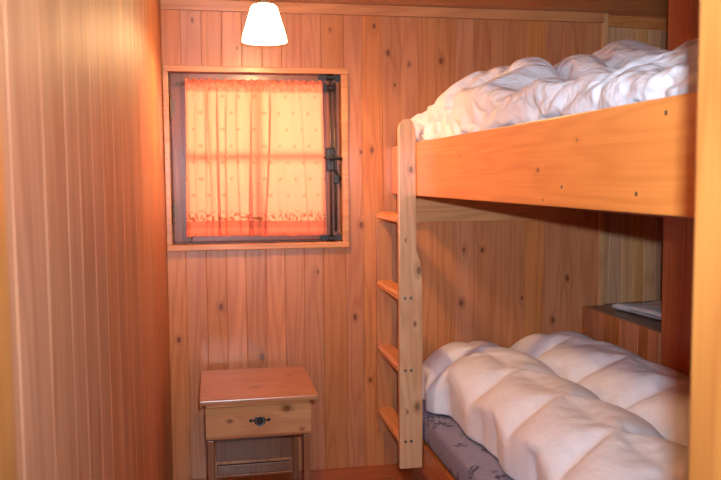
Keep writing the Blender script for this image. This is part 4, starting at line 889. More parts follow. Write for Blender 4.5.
26,3,-3,0,5,-1,2,5,11,-4,-2,5,1,-5,0,2,-5,-2,-1,-3,0,5,-8,-3,2,-8,-3,-7,-4,0,-10,-2,-7,-4,-5,-9,-4,-3,-6,-7,1,-5,-1,0,2,
25,-2,0,-1,4,1,1,4,4,9,2,-1,0,-5,0,-2,-2,-1,-1,0,-6,4,-2,-7,1,-5,-4,-7,-3,0,-11,2,-10,-4,-6,-10,-1,-8,-3,-6,-1,-2,-1,-1,4,
26,1,-5,3,1,2,2,6,0,5,0,4,2,-3,-2,1,-7,-3,3,1,-2,1,-5,-3,-6,-3,-4,-3,-4,-7,-5,-5,1,-9,-3,-8,-5,-6,-9,0,-4,-2,-1,1,2,
26,-5,0,0,3,1,7,4,3,-1,6,0,2,-8,7,-3,-5,-1,-4,-2,2,2,-3,-2,-9,-1,-6,-3,-4,-4,-6,-6,-2,-6,-2,-10,-7,-3,-7,-1,-6,-2,-1,-2,6,
25,-4,0,3,-1,5,1,5,3,2,0,4,1,-1,-3,-3,-2,-2,2,-1,-3,-5,4,-7,-1,-3,-4,-5,-4,-7,-3,-5,-4,-5,-3,-10,-6,-5,-6,-2,-3,-2,-4,3,-1,
26,-4,1,-2,4,-1,4,2,5,5,0,4,-2,-1,1,-5,-1,0,0,-4,-1,-1,1,-4,-5,-3,0,-8,-3,-4,-7,-4,-6,-5,-5,-9,-7,0,-7,-1,-7,1,0,-5,-2,
26,-4,-1,1,1,5,4,-1,5,1,0,6,-3,4,-6,1,-1,-2,-3,0,-2,-1,0,-5,-7,0,-6,-1,-2,-5,-4,-10,-7,-2,-7,-5,-4,-5,-7,-3,-1,-3,-3,-2,-2,
26,-5,1,2,1,0,6,3,3,0,1,4,1,-3,-4,4,-4,-3,3,-6,0,4,-4,-4,-2,-8,-1,-4,-7,-2,-4,-6,-6,-5,-7,-5,-6,-2,-6,0,-6,-2,0,-7,-1,
26,-3,0,-1,4,0,5,4,0,7,-3,3,-2,-1,0,-2,1,-2,-2,-3,1,0,-2,-5,-2,-5,-4,-2,-5,-3,-7,-5,-7,-5,-7,-4,-7,-2,-4,-4,-1,-6,-1,-1,-5,
24,0,-5,2,3,3,-1,10,1,3,1,0,-4,1,-1,0,1,0,-1,-5,-1,-4,4,-7,-2,-1,-4,-5,-8,-1,-12,-4,-2,-6,-6,-5,-6,-2,-2,-7,-4,2,0,-6,-5,
21,-5,5,-6,6,6,-1,6,-1,1,8,-4,6,0,-6,1,4,-3,-1,1,-7,-1,3,-9,-1,0,-5,-4,-2,-7,-6,-8,-7,-4,-6,-2,-6,-4,-8,0,-1,-2,-3,-5,-3,
4,8,2,5,6,3,1,6,2,-5,4,3,4,1,0,-2,4,-1,-5,-2,1,-4,-5,-2,1,-3,-3,-2,-6,-5,-6,-8,-6,-5,-8,1,-7,-3,-5,-4,-4,-1,-2,-3,-4,
22,4,5,11,-2,8,2,2,4,0,3,1,0,-2,3,5,0,-1,-1,-3,-4,-4,-3,1,-1,-3,-4,-4,-2,-5,-4,-9,-6,-7,-6,-3,-9,0,-11,3,-4,1,-5,0,-5,
23,5,4,5,4,4,4,4,4,3,2,0,0,0,1,0,-1,0,-1,0,1,-5,-6,-2,-2,-2,-2,-2,-4,-5,-5,-6,-5,-7,-7,-7,-6,-5,-5,-3,-3,-2,-1,-1,1,
25,3,2,3,8,7,-2,7,1,8,1,0,4,-1,-4,3,-1,0,-1,1,1,-4,-7,-3,-6,-2,-1,-1,-5,-4,-4,1,-11,-7,-4,-10,-11,1,-10,-2,-1,-6,-1,0,5,
25,5,2,3,5,5,7,0,1,6,2,1,1,4,-7,1,-1,1,-8,0,10,-1,-9,-5,2,-4,-2,-4,-5,-5,-6,-4,-5,-4,-9,-5,-6,-6,-6,-6,0,-2,-6,2,5,
26,5,6,2,5,0,6,2,4,3,5,-3,2,2,-2,-3,-1,-9,1,1,5,-3,-3,1,0,-4,-4,-1,-3,-5,-8,-3,-6,-8,-6,-4,-7,-9,-3,-6,-3,0,-4,0,4,
25,6,5,6,1,4,4,6,0,4,-1,0,4,-7,3,-1,-1,-2,-1,0,0,-3,0,-4,-1,0,-6,0,-3,-4,-4,-3,-9,-9,-7,-6,-4,-9,-2,-6,-2,-3,-2,-2,6,
26,7,-1,8,3,5,5,1,4,2,-1,2,1,2,-1,0,-5,0,-6,4,-2,2,-4,-4,3,-3,-2,-3,-2,-2,-7,-6,-6,-10,-8,-1,-8,-6,-7,-1,-5,-4,-3,1,4,
25,6,3,6,4,4,2,6,-2,5,0,1,4,2,-1,-3,-5,2,-2,-2,3,4,-10,-2,0,-3,-2,-1,-5,-2,-4,-7,-6,-11,-6,-7,-5,-1,-8,-7,0,-6,-1,2,0,
21,10,5,6,-3,8,3,4,5,0,-1,1,6,-1,1,3,-9,0,1,-2,-1,1,-6,-1,1,-3,-2,-4,-5,-1,-6,-6,-11,-4,-4,-8,-4,-4,-5,-7,-5,2,-4,-1,-1,
20,8,1,9,2,5,8,0,7,4,-1,-6,2,7,0,4,-3,2,-4,-1,-6,0,-3,-2,0,-1,0,0,-4,-6,-7,-2,-8,-10,-6,-6,-6,-3,-2,-5,-8,-1,-2,-2,-8,
23,9,7,1,7,4,4,6,3,3,-2,-5,8,3,2,3,-2,-3,-1,-2,-3,0,-5,-1,0,1,-2,-4,-4,0,-5,-9,-7,-9,-9,-3,-5,-4,-3,-9,0,-2,-2,-2,-10,
22,10,3,8,7,5,1,7,3,4,-4,-4,8,2,2,5,-4,-3,1,0,-6,0,-5,3,-5,3,-1,-6,-2,-4,-2,-9,-7,-9,-9,-1,-5,-3,-8,-2,-9,-2,-1,-6,-5,
22,7,12,4,5,3,8,4,1,4,2,-6,0,10,0,3,0,-2,-1,-2,-13,3,0,4,1,-2,-3,-6,-3,-1,-4,-10,-5,-8,-5,-5,-3,-6,-5,-6,-7,-3,3,-6,-10,
23,11,8,2,5,7,3,3,7,-6,14,-2,0,4,-11,9,0,2,2,-16,4,-3,1,0,5,-5,-2,-1,-5,-8,-1,-4,-5,-8,-3,-7,-4,-6,-7,-3,-6,-6,0,-7,-8,
22,10,4,11,4,7,6,-2,7,0,0,-11,8,9,1,-1,-3,5,-17,9,1,1,-1,3,-3,-5,3,-7,-3,-4,-3,-4,-3,-6,-3,-7,-4,-3,-7,-8,-6,-3,-14,2,-10,
-9,17,13,11,5,3,4,4,3,2,3,-1,-1,1,-1,0,0,-7,7,2,-2,-16,-7,9,2,2,2,2,3,3,1,0,0,0,-1,-5,4,1,-6,-7,-7,-9,3,-8,1,
-7,14,15,16,15,15,14,15,14,13,14,22,-4,-2,-2,-2,-3,-4,-5,-5,-7,-7,-19,9,12,10,11,9,10,9,9,8,8,9,-20,-5,-6,-12,-14,-14,-4,-14,-7,-10,-11,
12,23,22,18,17,14,16,13,12,9,4,-3,19,8,2,-1,-3,-5,-5,-8,-10,-18,-19,19,17,13,10,11,10,6,10,3,7,-19,-12,7,-12,-17,-11,-11,0,-14,-15,1,-27,
4,24,23,21,15,15,14,12,11,5,-2,1,14,13,4,1,-3,-4,-6,-8,-10,-14,-24,22,16,13,12,11,9,9,7,7,-1,-20,-4,7,-2,-12,-9,-11,-13,-20,-4,-16,-30,
7,25,17,23,16,14,12,12,10,5,1,-4,16,7,8,2,-2,-3,-7,-7,-11,-15,-24,21,19,13,12,12,10,8,9,-4,-1,-15,8,1,-6,-6,-9,-9,-11,-15,-15,-23,-29,
8,15,24,19,18,14,12,12,8,4,1,-4,13,10,4,5,0,-4,-5,-8,-12,-15,-25,20,21,14,13,11,11,8,6,0,-13,-8,11,-1,-4,-7,-7,-10,-12,-15,-18,-22,-28,
-6,26,18,22,18,15,11,11,7,5,-4,0,8,10,11,3,0,-4,-5,-8,-13,-15,-24,19,22,15,14,10,10,8,5,-1,-5,-14,3,6,-3,-6,-9,-10,-12,-16,-18,-22,-28,
-2,25,23,20,21,14,10,10,7,3,2,-4,14,8,7,2,0,-4,-5,-7,-14,-17,-23,22,20,16,13,12,10,7,3,-1,-5,-13,7,-2,2,-7,-9,-10,-13,-15,-19,-21,-29,
-3,28,22,22,18,15,12,10,7,4,0,-3,13,9,3,5,0,-5,-5,-7,-12,-17,-24,21,20,17,12,14,8,8,3,-8,-5,-7,10,0,-4,-6,-9,-10,-14,-15,-19,-21,-29,
-2,28,23,21,19,15,13,10,7,-4,1,4,11,10,7,2,-2,-4,-6,-8,-10,-19,-24,21,23,16,12,12,11,6,-1,3,-5,-12,2,5,-2,-7,-8,-13,-12,-13,-22,-21,-26,
-2,29,22,21,19,15,14,12,1,7,4,-4,13,9,3,1,-1,-5,-6,-7,-11,-15,-26,21,22,14,13,13,12,7,4,-8,-5,-6,7,-4,1,-8,-8,-13,-14,-15,-17,-22,-29,
-2,29,22,21,18,16,14,13,8,3,7,-7,12,6,4,-1,-1,-4,-7,-8,-10,-15,-25,22,19,15,14,12,11,9,6,-1,-2,-15,6,-2,-8,-9,-4,-13,-13,-16,-16,-24,-28,
-3,29,22,21,16,16,14,15,12,7,6,-10,4,5,3,8,-3,-5,-7,-9,-10,-13,-27,22,19,14,15,7,14,9,9,4,1,-19,-8,-4,-3,1,-8,-11,-16,-16,-17,-21,-29,
12,20,21,18,16,14,15,8,17,12,9,-10,0,3,9,1,-4,-6,-8,-9,-12,-11,-26,25,17,14,12,3,15,14,10,6,5,-18,-1,-2,-7,-7,-14,-12,-16,-15,-17,-20,-28,
0,27,11,18,14,13,17,7,19,13,14,-5,8,-1,-2,-6,-7,-13,-3,-8,-10,-13,-20,28,14,13,11,1,18,10,11,10,9,-12,0,-13,-17,-4,-11,-14,-14,-18,-14,-17,-28,
0,15,15,14,14,15,14,13,14,14,14,15,-8,-7,-6,-7,-6,-8,-8,-8,-10,-13,-7,17,15,12,11,9,10,10,10,9,10,12,-16,-14,-13,-15,-12,-13,-15,-15,-15,-16,-19,
5,28,15,11,17,14,10,20,12,12,7,0,13,-6,-11,-1,-8,-8,-5,-10,-11,-14,-15,21,22,13,7,12,5,12,6,13,8,-7,3,-11,-17,-17,-7,-13,-15,-15,-17,-15,-30,
6,28,18,15,15,13,15,14,7,5,-2,7,17,2,-4,-6,-6,-8,-8,-11,-11,-21,-10,25,18,14,14,8,8,11,10,5,0,-11,6,-7,-11,-18,-7,-14,-16,-15,-16,-19,-30,
5,27,20,17,13,14,14,11,0,3,5,4,15,4,0,-4,-6,-9,-8,-11,-13,-22,-7,28,15,16,12,11,11,8,5,-1,-5,-4,6,-3,-8,-12,-13,-14,-16,-15,-18,-20,-29,
5,24,22,18,14,13,12,10,8,3,3,-6,6,11,3,-1,-6,-8,-9,-12,-14,-21,-6,28,17,14,16,8,10,7,4,-7,-4,-1,-2,3,-5,-9,-13,-13,-15,-18,-16,-22,-28,
1,27,20,20,13,13,12,8,7,3,2,-6,10,1,4,4,-5,-7,-9,-12,-16,-20,-6,28,18,15,13,11,9,6,0,4,-5,-9,3,-6,-5,-6,-8,-14,-15,-17,-16,-20,-31,
3,25,22,19,14,12,12,7,5,3,1,-4,7,10,2,-1,-4,-7,-9,-11,-18,-20,-5,29,19,15,12,11,8,6,3,-1,-3,-9,-3,2,-3,-8,-11,-14,-14,-16,-17,-22,-24,
4,28,21,15,13,12,12,7,1,1,1,1,11,6,2,-3,-3,-7,-8,-11,-15,-21,-6,28,21,14,12,10,9,5,3,-7,-4,-4,5,-2,-5,-8,-11,-14,-14,-17,-19,-22,-27,
4,21,22,17,13,12,11,8,5,3,1,-5,4,5,5,4,-6,-6,-10,-10,-13,-20,-7,27,22,15,11,10,9,1,2,4,-4,-10,-4,-2,-3,-1,-12,-16,-13,-17,-19,-23,-27,
-6,26,22,16,14,13,11,9,2,6,-6,1,8,6,3,-2,-4,-8,-9,-11,-12,-16,-9,29,22,12,10,11,8,7,3,-5,-5,-6,4,-6,-1,-8,-11,-16,-15,-16,-18,-23,-28,
-3,27,21,17,14,13,12,10,7,-2,4,-5,9,5,-2,0,-5,-8,-9,-12,-13,-20,0,27,22,11,11,11,9,7,3,-1,-4,-8,-1,5,-7,-12,-10,-16,-16,-16,-19,-22,-28,
-2,29,19,15,15,13,13,10,10,5,2,-9,2,4,6,-4,-6,-9,-10,-11,-16,-19,5,28,19,11,10,6,14,9,4,2,-3,-9,7,-3,-10,-13,-10,-17,-16,-16,-18,-22,-28,
-2,28,19,14,12,15,13,11,11,9,5,-9,11,-1,-3,-6,-10,-8,-9,-11,-16,-18,8,27,17,10,7,6,15,4,13,5,-10,1,8,-8,-12,-12,-15,-15,-16,-16,-16,-20,-29,
-2,23,21,12,11,11,16,10,15,12,10,-6,6,-12,-2,-4,-10,-10,-11,-8,-13,-18,13,28,4,13,8,6,14,4,15,10,4,-5,0,-17,-8,-12,-15,-14,-16,-14,-17,-17,-28,
1,14,13,14,13,13,12,12,13,12,11,14,-11,-9,-9,-8,-8,-9,-10,-10,-12,-13,22,10,10,10,10,10,9,9,10,9,10,11,-15,-14,-15,-13,-14,-14,-15,-15,-16,-17,-20,
0,23,20,13,13,9,17,11,5,15,12,-4,9,-15,0,-8,-9,-9,-10,-11,-13,-17,12,27,7,13,10,5,14,3,16,9,7,-8,2,-13,-17,-10,-14,-16,-12,-15,-17,-17,-29,
3,29,16,16,14,8,17,13,8,9,3,-6,14,-2,-5,-7,-10,-9,-10,-12,-18,-15,8,27,17,10,12,7,12,3,13,7,-2,-8,5,-6,-12,-13,-13,-20,-12,-14,-17,-21,-28,
3,29,19,16,14,15,10,12,5,3,0,-2,12,4,-3,-5,-9,-9,-11,-12,-19,-14,3,27,22,13,10,11,10,8,7,0,-9,-4,5,-4,-9,-9,-14,-17,-14,-16,-19,-21,-28,
3,28,22,15,14,13,12,9,-2,0,0,5,6,10,-2,-2,-7,-9,-10,-13,-17,-15,-1,27,22,15,11,11,9,10,2,1,-4,-11,-3,-3,-1,-9,-13,-15,-15,-16,-18,-21,-29,
3,28,23,15,13,13,10,8,5,2,-1,-5,10,-1,2,4,-6,-8,-10,-12,-16,-12,-8,27,20,18,12,10,10,7,-4,-3,2,-8,3,-2,-9,-6,-12,-13,-16,-17,-18,-22,-28,
3,28,24,14,12,12,11,6,5,2,-1,-5,7,6,4,-4,-3,-8,-9,-11,-12,-10,-17,28,21,18,12,10,8,6,2,-2,-10,-3,-2,-1,0,-9,-12,-14,-15,-16,-16,-26,-27,
10,17,23,16,14,10,12,7,-1,0,0,-1,3,7,7,-2,-4,-8,-8,-11,-14,-14,-12,29,22,16,12,11,8,5,2,-1,-5,-8,4,-3,-8,-5,-12,-15,-14,-17,-18,-20,-27,
-7,26,22,15,13,12,10,6,6,1,-1,-5,9,4,0,0,-3,-7,-9,-11,-14,-12,-13,28,21,18,12,10,8,5,1,1,-5,-9,1,2,-5,-9,-12,-15,-16,-15,-19,-22,-27,
-2,29,21,14,12,13,10,8,4,4,-2,-5,3,8,3,-1,-4,-7,-10,-11,-16,-12,-9,29,20,18,10,10,9,6,4,-8,-4,-4,4,0,-9,-8,-11,-14,-17,-17,-18,-22,-28,
-2,27,20,17,12,13,12,9,7,-5,-2,1,6,-1,2,5,-5,-8,-9,-11,-14,-12,-9,26,22,15,11,10,10,6,5,0,-3,-11,-3,-2,2,-9,-16,-15,-16,-15,-19,-23,-28,
-2,29,17,15,14,12,13,11,8,2,1,-6,3,8,0,-3,-7,-12,-6,-10,-11,-10,-11,26,21,14,9,10,10,8,6,1,-8,-4,8,-5,-8,-12,-14,-17,-15,-18,-17,-20,-29,
-2,28,17,15,12,12,13,12,10,6,2,-5,11,0,-4,-7,-9,-10,-9,-15,-10,-11,0,27,19,11,7,6,12,12,8,6,1,-11,8,-8,-11,-13,-17,-14,-16,-16,-16,-21,-29,
-2,22,20,12,13,9,14,9,15,11,8,-5,9,-7,-7,-12,-6,-8,-12,-13,-16,-3,5,30,3,14,9,4,16,4,14,-1,17,-5,3,-17,-9,-18,-12,-14,-15,-17,-16,-15,-30,
0,14,13,13,13,12,12,11,12,11,12,12,-10,-9,-8,-10,-9,-10,-11,-11,-16,-6,21,9,12,10,11,10,10,10,9,11,11,12,-16,-15,-14,-14,-14,-15,-15,-16,-16,-16,-20,
2,27,13,12,13,8,16,11,6,16,7,-3,8,-3,-9,-12,-6,-11,-11,-12,-19,-11,12,20,20,6,15,9,5,13,4,17,7,-5,2,-13,-19,-9,-14,-17,-12,-16,-16,-18,-28,
2,29,15,15,12,8,18,11,9,7,-9,4,1,10,-4,-6,-9,-12,-11,-15,-18,-13,7,27,20,13,10,10,7,14,1,13,1,-8,5,-9,-16,-7,-15,-13,-15,-17,-17,-20,-28,
3,27,20,14,11,16,10,9,2,4,6,-8,10,4,-1,-4,-8,-12,-11,-14,-19,-11,2,28,19,16,11,12,9,10,8,6,-6,-9,5,-3,-7,-9,-17,-14,-15,-17,-18,-22,-28,
2,28,19,16,12,13,10,10,4,2,-3,-4,9,0,4,-2,-6,-10,-12,-12,-18,-10,-5,27,22,15,13,12,11,7,7,3,-10,-5,1,-5,-1,-6,-13,-15,-15,-16,-20,-21,-28,
7,22,23,14,12,11,10,9,4,-4,-4,2,4,7,0,1,-5,-9,-11,-12,-17,-10,-9,27,23,17,13,13,9,7,3,0,-1,-11,-3,-1,-2,-1,-12,-13,-15,-16,-21,-22,-28,
-7,29,23,14,12,12,9,8,3,3,-2,-6,8,3,4,-3,-4,-8,-10,-11,-13,-10,-15,27,22,17,14,12,9,7,-4,-1,-2,-2,7,-2,-4,-8,-10,-13,-14,-15,-21,-24,-26,
0,28,21,16,13,12,9,7,4,0,-2,-4,2,4,5,4,-6,-8,-10,-10,-14,-16,-10,28,22,19,12,13,8,7,2,0,-2,-9,1,0,0,-6,-12,-11,-13,-13,-22,-22,-27,
-1,27,22,18,11,12,10,8,-1,-1,-2,1,9,4,2,-4,-3,-7,-11,-11,-12,-12,-14,28,22,18,14,12,8,4,3,4,-4,-8,1,2,-5,-5,-11,-12,-13,-15,-20,-23,-27,
-1,28,21,16,12,12,11,7,5,1,-1,-6,8,3,-1,2,-5,-8,-11,-11,-14,-12,-10,28,21,17,13,12,10,8,4,-6,-4,-1,5,-1,-5,-7,-10,-13,-15,-17,-19,-23,-27,
1,26,18,16,13,14,10,9,1,6,-1,-6,1,4,8,-2,-7,-10,-10,-12,-14,-16,-2,28,19,17,14,13,8,8,7,1,0,-11,-1,-1,1,-10,-12,-14,-14,-17,-18,-22,-28,
-5,28,19,16,12,12,14,8,7,-4,-1,2,11,2,0,-6,-8,-10,-11,-12,-15,-16,3,30,14,18,12,6,15,10,5,0,7,-11,5,-3,-5,-11,-14,-14,-16,-15,-19,-20,-29,
-3,28,16,15,10,15,7,15,11,5,2,-4,11,-1,-3,-9,-8,-10,-11,-11,-15,-16,6,27,19,13,10,3,16,10,12,6,6,-13,-3,4,-9,-15,-14,-14,-15,-15,-17,-19,-29,
-3,22,20,13,6,17,8,14,13,11,9,-6,10,-8,-9,-12,-4,-9,-11,-11,-13,-15,10,17,21,12,9,6,14,11,10,4,17,-6,4,-10,-15,-18,-10,-17,-11,-16,-17,-15,-29,
2,12,13,12,12,12,12,11,12,12,11,14,-11,-9,-9,-9,-9,-9,-11,-11,-13,-10,12,22,9,11,11,11,10,11,10,11,12,13,-15,-14,-14,-14,-14,-14,-15,-15,-15,-16,-19,
0,23,19,12,8,16,11,10,4,16,12,-6,10,-5,-8,-14,-3,-9,-9,-14,-13,-17,10,25,9,15,12,10,10,2,17,12,9,-6,4,-12,-13,-18,-10,-16,-16,-11,-16,-18,-27,
4,28,17,14,13,12,12,13,7,6,3,-8,9,5,-3,-8,-8,-10,-10,-14,-16,-20,10,27,16,13,12,10,10,4,13,-1,11,-6,6,-7,-9,-14,-12,-15,-14,-16,-17,-20,-28,
3,29,20,13,15,11,12,10,1,-6,4,2,3,14,-3,-4,-7,-8,-13,-10,-13,-23,4,28,22,11,13,10,10,11,6,0,-2,-6,7,-3,-8,-9,-15,-14,-15,-15,-17,-20,-29,
3,28,21,15,14,11,11,10,-2,1,-5,3,10,-3,1,2,-10,1,-12,-11,-13,-20,-3,28,20,17,11,12,8,9,6,-7,-7,3,-1,2,-9,-2,-13,-13,-15,-17,-13,-22,-29,
3,30,20,16,13,11,9,9,5,0,-2,-7,2,10,0,-8,4,-4,-9,-11,-13,-17,-9,26,20,19,12,10,9,6,2,3,-4,-7,3,-9,3,-6,-10,-13,-14,-15,-19,-23,-20,
3,27,22,18,12,11,8,8,5,2,-7,-5,10,-2,1,6,-2,-6,-9,-10,-14,-19,-9,28,21,17,12,9,8,6,5,0,-2,-9,-3,4,-2,-6,-11,-13,-14,-15,-17,-24,-27,
2,27,22,18,13,11,7,7,5,0,-1,-8,9,7,3,-1,-4,-7,-8,-12,-14,-19,-8,28,21,16,11,9,7,7,4,-4,-3,-3,6,-1,-6,-6,-10,-13,-14,-16,-19,-21,-28,
2,27,22,19,14,8,7,6,4,2,-4,-4,5,7,8,-1,-5,-7,-9,-12,-14,-22,-5,28,22,13,11,10,6,6,3,2,-4,-5,7,-1,-3,-8,-12,-14,-13,-15,-19,-23,-28,
3,27,21,20,11,8,8,5,3,1,2,-6,11,9,0,-3,-3,-8,-9,-13,-16,-21,-2,26,20,15,10,9,7,3,4,3,2,-8,1,0,2,-9,-10,-16,-13,-16,-19,-23,-27,
-2,28,18,22,11,8,8,4,-1,2,2,3,14,-2,1,3,-4,-8,-9,-15,-20,-10,-7,26,18,10,13,9,1,2,4,2,3,4,11,-3,-8,-8,-12,-16,-14,-16,-19,-20,-29,
-9,8,22,23,18,11,13,10,6,6,5,-10,9,5,4,-5,-1,-2,-8,-11,-19,-17,-16,25,13,14,13,12,8,7,5,5,4,-5,7,-2,-6,-11,-12,-15,-16,-13,-21,-20,-29,
-28,27,22,22,14,13,13,12,9,0,16,-9,3,5,2,9,-3,-6,-9,-15,-14,-22,-24,20,20,15,14,12,13,8,2,8,12,-6,-2,0,-1,-13,-13,-15,-15,-18,-16,-20,-30,
1,28,19,14,13,13,10,17,10,3,22,-4,13,3,1,-3,-7,-9,-11,-13,-14,-21,-29,22,14,16,14,8,17,15,10,12,8,-4,4,-8,-15,-12,-13,-13,-14,-17,-16,-18,-29,
-1,16,15,14,14,13,14,13,12,15,14,15,3,2,-10,-9,-9,-9,-10,-12,-12,-22,-23,11,16,15,15,14,14,13,14,13,13,13,-13,-13,-13,-13,-13,-14,-15,-16,-16,-17,-19,
-2,29,17,15,15,12,15,9,18,1,16,0,12,5,-1,-15,-1,-12,-14,-17,-16,-24,-30,21,22,20,16,15,13,11,18,4,15,0,1,-4,-14,-15,-9,-14,-17,-15,-18,-14,-29,
10,29,23,15,14,14,15,14,11,7,4,-9,5,11,-4,-8,-13,-21,-20,-19,-13,-22,-24,30,23,24,19,18,14,13,13,12,7,-9,-9,9,-4,-9,-14,-14,-13,-18,-16,-18,-31,
7,31,23,17,15,15,13,11,6,-3,1,1,15,-1,-9,-14,-16,-22,-22,-24,-25,-23,-10,31,24,26,25,20,18,16,14,12,9,-14,-2,-2,-1,3,-12,-14,-14,-16,-16,-20,-32,
3,32,22,17,16,14,13,9,6,2,1,-8,15,-7,-2,-13,-18,-20,-22,-23,-25,-25,-5,32,25,24,24,20,17,16,14,9,4,-11,11,-1,-1,-7,-9,-14,-12,-18,-14,-21,-31,
0,31,22,18,16,14,12,9,7,3,-7,-6,16,-2,-7,-13,-17,-19,-21,-22,-26,-25,-5,31,26,26,21,21,18,15,14,7,2,-10,14,2,-3,-6,-9,-12,-14,-15,-14,-22,-29,
-6,31,22,20,16,15,12,9,7,2,-3,-11,15,0,-7,-11,-15,-17,-21,-23,-25,-25,-9,32,26,25,22,21,18,16,13,4,-2,-6,17,2,-1,-6,-9,-12,-13,-15,-17,-20,-24,
-12,31,22,21,18,15,14,10,7,3,-2,-13,15,2,-5,-11,-14,-16,-18,-22,-26,-26,-17,32,26,25,23,22,19,15,14,-4,-1,-1,18,5,-1,-6,-8,-10,-14,-14,-17,-21,-17,
-29,28,26,22,21,18,15,15,9,9,4,-18,3,9,1,-6,-9,-14,-16,-18,-23,-24,-25,12,25,26,23,21,20,16,14,9,2,-13,6,8,9,-4,-8,-11,-12,-13,-16,-19,-30,
-7,31,24,21,19,19,15,12,10,8,2,-18,14,3,-1,-5,-8,-12,-15,-18,-22,-24,-25,18,23,25,23,21,17,15,13,8,4,-13,13,5,3,-4,-7,-10,-12,-13,-16,-21,-30,
-7,30,24,20,18,17,15,11,9,6,3,-18,15,4,0,-5,-7,-10,-13,-17,-21,-25,-22,19,23,26,21,19,16,14,10,8,5,-11,14,3,0,-3,-7,-9,-12,-13,-15,-20,-29,
-7,28,20,20,17,16,12,10,10,5,2,-15,7,11,0,-3,-6,-8,-11,-16,-24,-22,-18,25,22,24,19,16,14,12,9,8,5,-11,12,3,0,-3,-6,-8,-11,-13,-16,-19,-25,
-7,24,20,17,15,12,9,6,8,-1,8,-4,9,-1,-5,3,-3,-5,-7,-19,-8,-19,-20,29,22,18,15,14,11,8,8,6,4,-8,11,1,-1,0,-5,-8,-11,-11,-14,-16,-25,
-8,22,14,10,8,6,6,4,4,2,1,-7,10,2,2,1,-1,-1,-1,1,-5,-13,-14,27,15,12,12,7,7,6,4,3,3,-6,9,0,1,1,-4,-6,-8,-11,-11,-9,-24,
7,-6,2,2,1,1,1,1,0,0,0,1,3,2,2,3,3,3,8,8,4,13,-7,-9,2,2,2,2,1,2,2,1,1,1,1,1,7,2,-3,-5,-5,-7,7,-11,3])
